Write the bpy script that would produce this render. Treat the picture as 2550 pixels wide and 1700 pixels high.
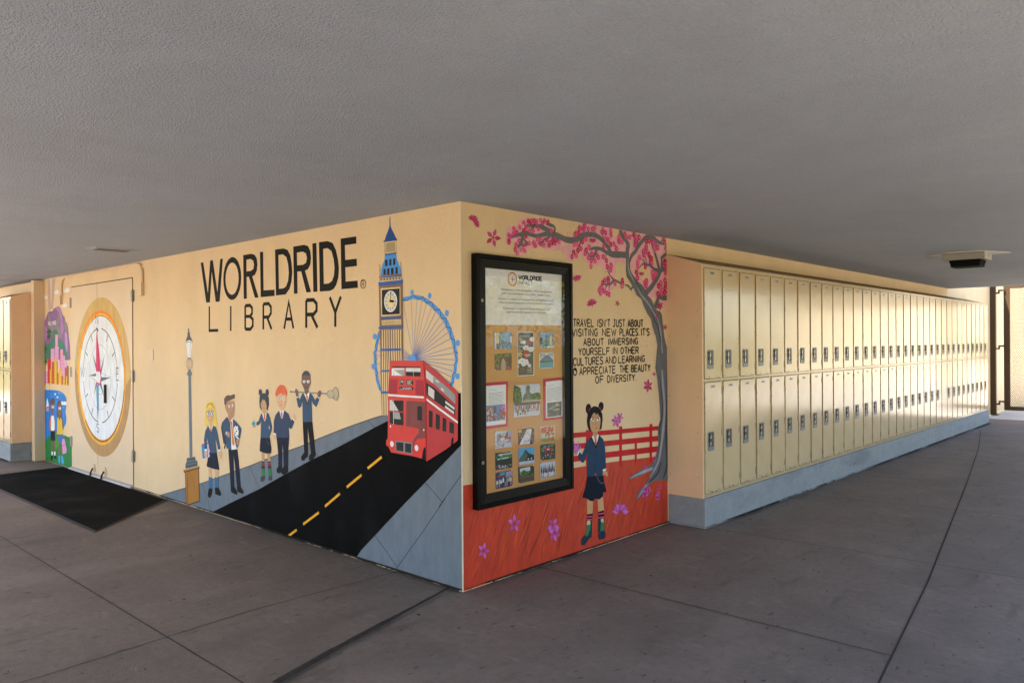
import bpy, math, random
from mathutils import Matrix, Vector
from mathutils.geometry import tessellate_polygon
for _o in list(bpy.data.objects): bpy.data.objects.remove(_o)
SC = bpy.context.scene
COL = SC.collection
R = math.radians
# ---------------------------------------------------------------- camera, sky, sun, exposure
cd = bpy.data.cameras.new('camera'); cam = bpy.data.objects.new('camera', cd); COL.objects.link(cam)
cd.sensor_width = 36; cd.lens = 26.885; cd.clip_start = .05; cd.clip_end = 500
cam.matrix_world = Matrix(((.73404, .004676, .67909, 3.26344), (.679079, .003869, -.734055, -3.09092), (-.00606, .999982, -.000336, 1.46441), (0, 0, 0, 1)))
SC.camera = cam
SUN_EL, SUN_AZ = 52, 197           # azimuth clockwise from +Y: the sun stands behind the library, to the left of the photographer
W = bpy.data.worlds.new('World'); SC.world = W; W.use_nodes = True
nt = W.node_tree; sky = nt.nodes.new('ShaderNodeTexSky'); sky.sky_type = 'NISHITA'; sky.sun_disc = False
sky.sun_elevation = R(SUN_EL); sky.sun_rotation = R(SUN_AZ)
bg = nt.nodes['Background']; bg.inputs[1].default_value = .115; nt.links.new(sky.outputs[0], bg.inputs[0])
sl = bpy.data.lights.new('sun', 'SUN'); sl.energy = 4.4; sl.angle = R(.5); sl.color = (1, .91, .81)
so = bpy.data.objects.new('sun', sl); COL.objects.link(so)
sd = Vector((math.sin(R(SUN_AZ)) * math.cos(R(SUN_EL)), math.cos(R(SUN_AZ)) * math.cos(R(SUN_EL)), math.sin(R(SUN_EL))))
so.rotation_euler = sd.to_track_quat('Z', 'Y').to_euler()
SC.view_settings.view_transform = 'Standard'; SC.view_settings.look = 'None'; SC.view_settings.exposure = 2.36; SC.view_settings.gamma = 1
SC.render.engine = 'CYCLES'
SC.cycles.use_denoising = True; SC.cycles.max_bounces = 10; SC.cycles.diffuse_bounces = 7; SC.cycles.transparent_max_bounces = 16
SC.cycles.sample_clamp_indirect = 8

# ---------------------------------------------------------------- materials
def lin(h):
    h = h.lstrip('#'); c = [int(h[i:i+2], 16) / 255 for i in (0, 2, 4)]
    return tuple(v / 12.92 if v <= .04045 else ((v + .055) / 1.055) ** 2.4 for v in c)
MATS = {}
def mat(name, hexc, rough=.55, spec=.35, var=.06, vscale=9., bump=0, bscale=120., metal=0, stretch=(1, 1, 1), var2=None, coat=0, blot=None):
    """principled surface whose colour drifts a little with noise; blot=(hex, scale, lo, hi) adds stains"""
    if name in MATS: return MATS[name]
    m = bpy.data.materials.new(name); m.use_nodes = True; n = m.node_tree; b = n.nodes['Principled BSDF']
    b.inputs['Roughness'].default_value = rough; b.inputs['Metallic'].default_value = metal
    b.inputs['Specular IOR Level'].default_value = spec
    c = lin(hexc)
    tc = n.nodes.new('ShaderNodeTexCoord'); mp = n.nodes.new('ShaderNodeMapping'); mp.inputs['Scale'].default_value = stretch
    n.links.new(tc.outputs['Object'], mp.inputs[0])
    no = n.nodes.new('ShaderNodeTexNoise'); no.inputs['Scale'].default_value = vscale; no.inputs['Detail'].default_value = 6; no.inputs['Roughness'].default_value = .6
    n.links.new(mp.outputs[0], no.inputs['Vector'])
    r = n.nodes.new('ShaderNodeValToRGB'); e = r.color_ramp.elements
    e[0].position = .3; e[1].position = .72
    e[0].color = tuple(v * (1 - var) for v in c) + (1,); e[1].color = tuple(min(1, v * (1 + var)) for v in c) + (1,)
    if var2: e[0].color = lin(var2) + (1,)
    n.links.new(no.outputs[0], r.inputs[0]); out = r.outputs[0]
    if blot:
        n2 = n.nodes.new('ShaderNodeTexNoise'); n2.inputs['Scale'].default_value = blot[1]; n2.inputs['Detail'].default_value = 4
        n.links.new(mp.outputs[0], n2.inputs['Vector'])
        mr = n.nodes.new('ShaderNodeMapRange'); mr.inputs[1].default_value = blot[2]; mr.inputs[2].default_value = blot[3]
        n.links.new(n2.outputs[0], mr.inputs[0])
        mx = n.nodes.new('ShaderNodeMix'); mx.data_type = 'RGBA'; n.links.new(mr.outputs[0], mx.inputs[0]); n.links.new(out, mx.inputs[6]); mx.inputs[7].default_value = lin(blot[0]) + (1,)
        out = mx.outputs[2]
    n.links.new(out, b.inputs['Base Color'])
    if bump:
        bn = n.nodes.new('ShaderNodeTexNoise'); bn.inputs['Scale'].default_value = bscale; bn.inputs['Detail'].default_value = 3
        n.links.new(mp.outputs[0], bn.inputs['Vector'])
        bu = n.nodes.new('ShaderNodeBump'); bu.inputs['Strength'].default_value = bump; bu.inputs['Distance'].default_value = .01
        n.links.new(bn.outputs[0], bu.inputs['Height']); n.links.new(bu.outputs[0], b.inputs['Normal'])
    if coat: b.inputs['Coat Weight'].default_value = coat; b.inputs['Coat Roughness'].default_value = .15
    MATS[name] = m; return m
PAL = dict(wall_cream='e6c79c', mural_grey='6a7480', road_black='0a0a0c', dash_yellow='eea618', ink='121216', ink_line='26231f', letter_black='1a1816', soft_black='30302f',
 paint_white='eceae8', skin_light='d6a981', skin_light2='b98a68', skin_light3='c79a6c', skin_light4='dfae84', skin_light5='7a5a4e', skin_tan='cf9a68', skin_deep='855b41',
 blazer_blue='28496b', blazer_navy='22375a', blazer_dark='1c2635', blazer_deep='0a3656', navy='1a2033', skirt_navy='0e1a2b', hair_blonde='e6c648', hair_brown='5c4336', hair_black='2b3546', hair_red='e2633a', hair_dark='41414c', hair_jet='17191f',
 eye_blue='5573a0', eye_green='3f9a78', lip_brown='8a4a3a', book_blue='1f86d2', book_red='cc2440', sock_blue='2a6590', sock_red='c23048', sock_pink='d83a68', tie_orange='d9632f', stripe_yellow='edbb2c', teal='2b9aa8',
 boot_dark='343a44', boot_green='1f7a45', boot_navy='16283c', boot_sky='46a8d6', chain_grey='5e6b7c', stick_grey='80848c', net_tan='d8c28e', lamp_grey='66717e', lamp_dark='454f58', brown_box='a96f22',
 wheel_blue='5a9be0', wheel_dark='26538f', spoke_blue='6d86c6', tower_brown='866656', tower_tan='e6c795', tower_blue='2c62ae', tower_sky='4a97e2', spire_blue='144a92', cream_yellow='f0d596',
 bus_side='ba1c24', bus_front='d52a20', bus_bright='dc2214', bus_panel='b0263a', bus_cab='84403e', bus_grey='a8a6a6', bus_mid='949293', bus_pale='d3cfcd', bus_trim='83838e',
 ray_grey='c0a8a0', hill_purple='8d6298', hill_grey='8a7f88', hill_mauve='ad7cb8', hill_lilac='bd9ac8', hill_green='3d7d66', pink='df96c4', pink_pale='e6b4d2', city_red='d42536', city_yellow='e2b62e', orange='c65c26', rust_brown='a04420', yellow='e8b82e', olive='b8a04a', palm_dark='2b4a38', palm_green='3f7a42',
 sea_blue='1c7cd0', sea_light='5fb2ea', grass_green='147a34', grass_light='2a9430', boat_pink='cf8d90', bag_orange='d8682e', denim='3a6ca8',
 compass_tan='d3ac62', compass_tan_dark='b98c54', compass_yellow='f5b312', compass_orange='f98212', compass_red='a84a2c', compass_white='e6e8ec', line_grey='8e949c', steel_blue='54667c', needle_pink='d8115f', needle_blue='58a4cc',
 ground_rust='c63c22', ground_orange='da5a26', ground_deep='a83624', fence_red='c4121e', haze_pink='efb0b6', bark_grey='6a6b70', bark_light='a0a1a8', bark_dark='3f4045', blossom_magenta='e03c88', blossom_rose='e85a8c', blossom_crimson='c8285c', petal_rose='d0508c', petal_rose2='c03468', petal_pink='cf6fc0', petal_pink2='b9559f',
 paper_white='eeeaec', logo_orange='cf7c34', moon_red='c01f34', card_red='c32038', p_sky='7fa6cc', p_sky2='49a6d4', p_blue='3e78b8', p_navy='23345c', p_white='dcdce2', p_cream='d8c39c', p_grey='84848c', p_dark='2c2a2c', p_black='17171a', p_red='b4262a', p_maroon='6c2420', p_stone='a89c86', p_brown='6e4e36', p_green='476e30', p_leaf='6d9a3c', p_dkgreen='223820', p_mossy='4d6152', p_skin='b98768', p_pale='c6cad6', p_teal='3f96a8', p_mint='a6d6b8', p_lilac='9c92ac', p_mount='3d6890', p_bronze='53605a', p_bronze2='6e7a70', p_pond='4a4e3c', autumn='d8583a')
def pal(k):
    r_ = .6
    if k in ('road_black',): return mat('paint_' + k, PAL[k], .6, .04, .35, 5, .15, 60, blot=('19191b', 3., .5, .8))
    if k.startswith('p_'): return mat('print_' + k, PAL[k], .35, .4, .15, 60)
    if k in ('paper_white', 'card_red'): return mat('paper_' + k, PAL[k], .6, .3, .03, 20)
    if k == 'ground_rust': return mat('paint_' + k, PAL[k], .5, .35, .18, 14, .1, 90, stretch=(1, 1, .35))
    if k.startswith('bus_') and k in ('bus_side', 'bus_front', 'bus_bright'): return mat('paint_' + k, PAL[k], .5, .35, .1, 12, .1, 90)
    if k in ('letter_black', 'ink', 'soft_black', 'navy', 'skirt_navy', 'hair_jet'): return mat('paint_' + k, PAL[k], .6, .12, .15, 16, .12, 160)
    if k in ('wall_cream',): return WALL
    return mat('paint_' + k, PAL[k], r_, .3, .13, 14, .25, 110, stretch=(1, 1, .4))
WALL = mat('cream_wall_paint', PAL['wall_cream'], .6, .3, .06, 2.2, .5, 60, stretch=(1, 1, .6))
def layered(name, hexc, rough, layers, spots, bumps, stretch=(1, 1, 1)):
    """weathered surface: several scales of tone, thresholded stains of a second colour, layered relief"""
    m = bpy.data.materials.new(name); m.use_nodes = True; n = m.node_tree; b = n.nodes['Principled BSDF']; b.inputs['Roughness'].default_value = rough; b.inputs['Specular IOR Level'].default_value = .2
    tc = n.nodes.new('ShaderNodeTexCoord'); mp = n.nodes.new('ShaderNodeMapping'); mp.inputs['Scale'].default_value = stretch; n.links.new(tc.outputs['Object'], mp.inputs[0])
    def noise(sc, det=5, vec=None):
        t = n.nodes.new('ShaderNodeTexNoise'); t.inputs['Scale'].default_value = sc; t.inputs['Detail'].default_value = det; t.inputs['Roughness'].default_value = .6; n.links.new((vec or mp).outputs[0], t.inputs['Vector']); return t.outputs[0]
    c = n.nodes.new('ShaderNodeRGB'); c.outputs[0].default_value = lin(hexc) + (1,); out = c.outputs[0]
    for sc, amp in layers:
        r = n.nodes.new('ShaderNodeMapRange'); r.inputs[1].default_value = .3; r.inputs[2].default_value = .7; r.inputs[3].default_value = 1 - amp; r.inputs[4].default_value = 1 + amp; n.links.new(noise(sc), r.inputs[0])
        x = n.nodes.new('ShaderNodeMix'); x.data_type = 'RGBA'; x.blend_type = 'MULTIPLY'; x.inputs[0].default_value = 1; n.links.new(out, x.inputs[6]); n.links.new(r.outputs[0], x.inputs[7]); out = x.outputs[2]
    for hx, sc, lo, hi, st, amt in spots:
        m2 = n.nodes.new('ShaderNodeMapping'); m2.inputs['Scale'].default_value = st; m2.inputs['Rotation'].default_value = (0, 0, .5); n.links.new(tc.outputs['Object'], m2.inputs[0])
        r = n.nodes.new('ShaderNodeMapRange'); r.inputs[1].default_value = lo; r.inputs[2].default_value = hi; r.inputs[4].default_value = amt; n.links.new(noise(sc, 4, m2), r.inputs[0])
        x = n.nodes.new('ShaderNodeMix'); x.data_type = 'RGBA'; n.links.new(r.outputs[0], x.inputs[0]); n.links.new(out, x.inputs[6]); x.inputs[7].default_value = lin(hx) + (1,); out = x.outputs[2]
    n.links.new(out, b.inputs['Base Color']); prev = None
    for sc, st in bumps:
        u = n.nodes.new('ShaderNodeBump'); u.inputs['Strength'].default_value = st; u.inputs['Distance'].default_value = .01; n.links.new(noise(sc, 2), u.inputs['Height'])
        if prev: n.links.new(prev, u.inputs['Normal'])
        prev = u.outputs[0]
    n.links.new(prev, b.inputs['Normal']); return m
CEIL = layered('ceiling_plaster', 'a9b0bb', .9, ((.7, .04), (2.6, .03), (14, .03), (90, .1)), (('8a8785', 1.3, .5, .68, (1, .45, 1), .16), ('c0bfbf', 2.6, .54, .7, (.5, 1, 1), .2), ('726d69', 18, .68, .75, (1, 1, 1), .25)), ((190, .5), (100, .6), (6, .3)))
CONC = layered('concrete_floor', '7f726a', .7, ((.45, .12), (2.4, .11), (22, .1), (150, .18)), (('574f4a', 1.1, .5, .72, (1, .6, 1), .4), ('4c4540', 7, .6, .72, (1, .22, 1), .38), ('3d3733', 30, .63, .7, (1, .4, 1), .75), ('a2988e', 12, .6, .74, (.3, 1, 1), .35), ('9c8f84', 1.7, .55, .75, (1, .5, 1), .4)), ((120, .25), (20, .12)))
KERB = layered('plinth_concrete', '929698', .85, ((1.3, .06), (9, .08), (60, .08)), (('6d757b', 1.6, .56, .72, (1, .5, 2), .55), ('5d6468', 6, .62, .72, (1, .5, 1.2), .6), ('c3c8ca', 9, .64, .75, (1, 1, .5), .5)), ((60, .35), (14, .2)))
JOINT = mat('joint_dark', '443e3a', .9, .1, .2, 30)
LOCK = mat('locker_enamel', 'd2b98f', .13, .42, .06, 3, .16, 3.6, blot=('c6aa7c', 2.5, .5, .8))
HOOD = mat('shaded_hood_enamel', '94794f', .6, .3, .1, 6)  # shade on the sloped locker top is put into this darker enamel
LOCKEND = mat('locker_end_enamel', 'efc69c', .5, .4, .05, 3, .05, 9)
RUST = mat('rust', '6b4a34', .9, .1, .3, 40)
GREYM = mat('latch_grey', '6c7374', .45, .5, .1, 20)
DARKM = mat('latch_dark', '2b2523', .6, .3, .2, 30)
SILV = mat('latch_silver', 'a09a95', .4, .5, .05, 20, metal=.5)
BLKM = mat('black_plastic', '0f0f10', .35, .5, .1, 20)
TAG = mat('number_plate_metal', '8e9499', .4, .5, .06, 20, metal=.5)
FRAME = mat('black_aluminium', '0a0a09', .42, .12, .15, 8)
CORK = mat('cork_board', 'd59c62', .9, .1, .14, 160, .2, 300)
DOORM = mat('door_paint', 'e2c5a2', .5, .35, .04, 3, .1, 50)
STEEL = mat('hinge_steel', 'a7a29a', .35, .5, .1, 30, metal=.8)
BROWN = mat('gate_brown', '3c290d', .5, .4, .12, 12)
RUBBER = mat('mat_rubber', '131212', .85, .04, .2, 90, .6, 200, blot=('2b2927', 2.2, .5, .8))
RUBEDGE = mat('mat_edge_rubber', '2b2c2b', .6, .3, .1, 40)
LIGHTH = mat('lamp_housing_enamel', 'a8a298', .5, .4, .05, 12)
PLATE = mat('lamp_plate_white', 'd6d2c8', .5, .4, .04, 12)
LENS = mat('lamp_lens_smoked', '191a18', .9, .03, .1, 12)
LEAF = mat('leaf_yellow_green', '7d8a26', .55, .3, .3, 3, var2='556b1c')
LEAF2 = mat('leaf_gold', 'b39a2a', .55, .3, .3, 3, var2='7c8a26')
ASPH = mat('courtyard_paving', '948a7d', .9, .15, .12, 4, .3, 60)
BARK = mat('tree_bark', '5b4a3b', .9, .1, .25, 8, .6, 30)
GRASSM = mat('lawn_grass', '77744a', .9, .1, .35, 6)
PAVE = mat('outdoor_paving', 'cac3ba', .9, .2, .12, 2)
FARW = mat('far_wall_stucco', 'ddd0b8', .8, .2, .06, 1.5)
WHITEW = mat('far_white_wall', 'd9d6cf', .8, .2, .06, 1.5)

# ---------------------------------------------------------------- mesh helpers
class MB:
    def __init__(s): s.v = []; s.f = []; s.m = []; s.mats = []; s.films = []
    def mi(s, m):
        if m not in s.mats: s.mats.append(m)
        return s.mats.index(m)
    def face(s, pts, m):
        i = len(s.v); s.v += [tuple(p) for p in pts]; s.f.append(tuple(range(i, i + len(pts)))); s.m.append(s.mi(m))
    def box(s, a, b, m, skip=''):
        x0, y0, z0 = [min(a[k], b[k]) for k in range(3)]; x1, y1, z1 = [max(a[k], b[k]) for k in range(3)]
        i = len(s.v); s.v += [(x0, y0, z0), (x1, y0, z0), (x1, y1, z0), (x0, y1, z0), (x0, y0, z1), (x1, y0, z1), (x1, y1, z1), (x0, y1, z1)]
        for k, q in (('-z', (0, 3, 2, 1)), ('+z', (4, 5, 6, 7)), ('-y', (0, 1, 5, 4)), ('+x', (1, 2, 6, 5)), ('+y', (2, 3, 7, 6)), ('-x', (3, 0, 4, 7))):
            if k in skip.split(): continue
            s.f.append(tuple(i + t for t in q)); s.m.append(s.mi(m))
    def hexa(s, P, m):
        """eight corners: bottom ring then top ring"""
        i = len(s.v); s.v += [tuple(p) for p in P]
        for q in ((0, 3, 2, 1), (4, 5, 6, 7), (0, 1, 5, 4), (1, 2, 6, 5), (2, 3, 7, 6), (3, 0, 4, 7)): s.f.append(tuple(i + t for t in q)); s.m.append(s.mi(m))
    def prism(s, prof, axis, a, b, m):
        """closed 2d profile swept along axis between a and b"""
        mk = {'x': lambda p, t: (t, p[0], p[1]), 'y': lambda p, t: (p[0], t, p[1]), 'z': lambda p, t: (p[0], p[1], t)}[axis]
        n = len(prof); i = len(s.v); s.v += [mk(p, a) for p in prof] + [mk(p, b) for p in prof]
        for k in range(n): s.f.append((i + k, i + (k + 1) % n, i + n + (k + 1) % n, i + n + k)); s.m.append(s.mi(m))
        s.f.append(tuple(i + k for k in range(n))[::-1]); s.m.append(s.mi(m)); s.f.append(tuple(i + n + k for k in range(n))); s.m.append(s.mi(m))
    def tube(s, pts, rad, m, seg=8, cap=True):
        pts = [Vector(p) for p in pts]; n = len(pts); rr = rad if isinstance(rad, (list, tuple)) else [rad] * n; i = len(s.v)
        for k, p in enumerate(pts):
            d = (pts[min(k + 1, n - 1)] - pts[max(k - 1, 0)]).normalized(); a = d.orthogonal().normalized()
            if abs(d.z) < .9: a = Vector((0, 0, 1)).cross(d).normalized()
            b = d.cross(a)
            for j in range(seg): t = 2 * math.pi * j / seg; s.v.append(tuple(p + (a * math.cos(t) + b * math.sin(t)) * rr[k]))
        for k in range(n - 1):
            for j in range(seg): s.f.append((i + k * seg + j, i + k * seg + (j + 1) % seg, i + (k + 1) * seg + (j + 1) % seg, i + (k + 1) * seg + j)); s.m.append(s.mi(m))
        if cap:
            s.f.append(tuple(i + j for j in range(seg))[::-1]); s.m.append(s.mi(m)); s.f.append(tuple(i + (n - 1) * seg + j for j in range(seg))); s.m.append(s.mi(m))
    def mesh(s, name, smooth=False):
        me = bpy.data.meshes.new(name); me.from_pydata(s.v, [], s.f)
        for m in s.mats: me.materials.append(m)
        me.polygons.foreach_set('material_index', s.m)
        if smooth: me.polygons.foreach_set('use_smooth', [True] * len(s.f))
        me.update(); return me
    def build(s, name, parent=None, smooth=False, bevel=0):
        o = bpy.data.objects.new(name, s.mesh(name, smooth)); COL.objects.link(o)
        if parent: o.parent = parent
        if bevel:
            bv = o.modifiers.new('bevel', 'BEVEL'); bv.width = bevel; bv.segments = 2; bv.limit_method = 'ANGLE'
        return o
def tag(o, label, cat, group=None):
    o['label'] = label; o['category'] = cat
    if group: o['group'] = group
    return o
def thing(name, label, cat, loc=(0, 0, 0), group=None):
    o = bpy.data.objects.new(name, None); COL.objects.link(o); o.location = loc; o.empty_display_size = .1
    return tag(o, label, cat, group)
def struct(o): o['kind'] = 'structure'; return o
def copy_tree(o, parent=None):
    c = o.copy(); COL.objects.link(c); c.parent = parent
    for ch in o.children: copy_tree(ch, c)
    return c
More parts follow.
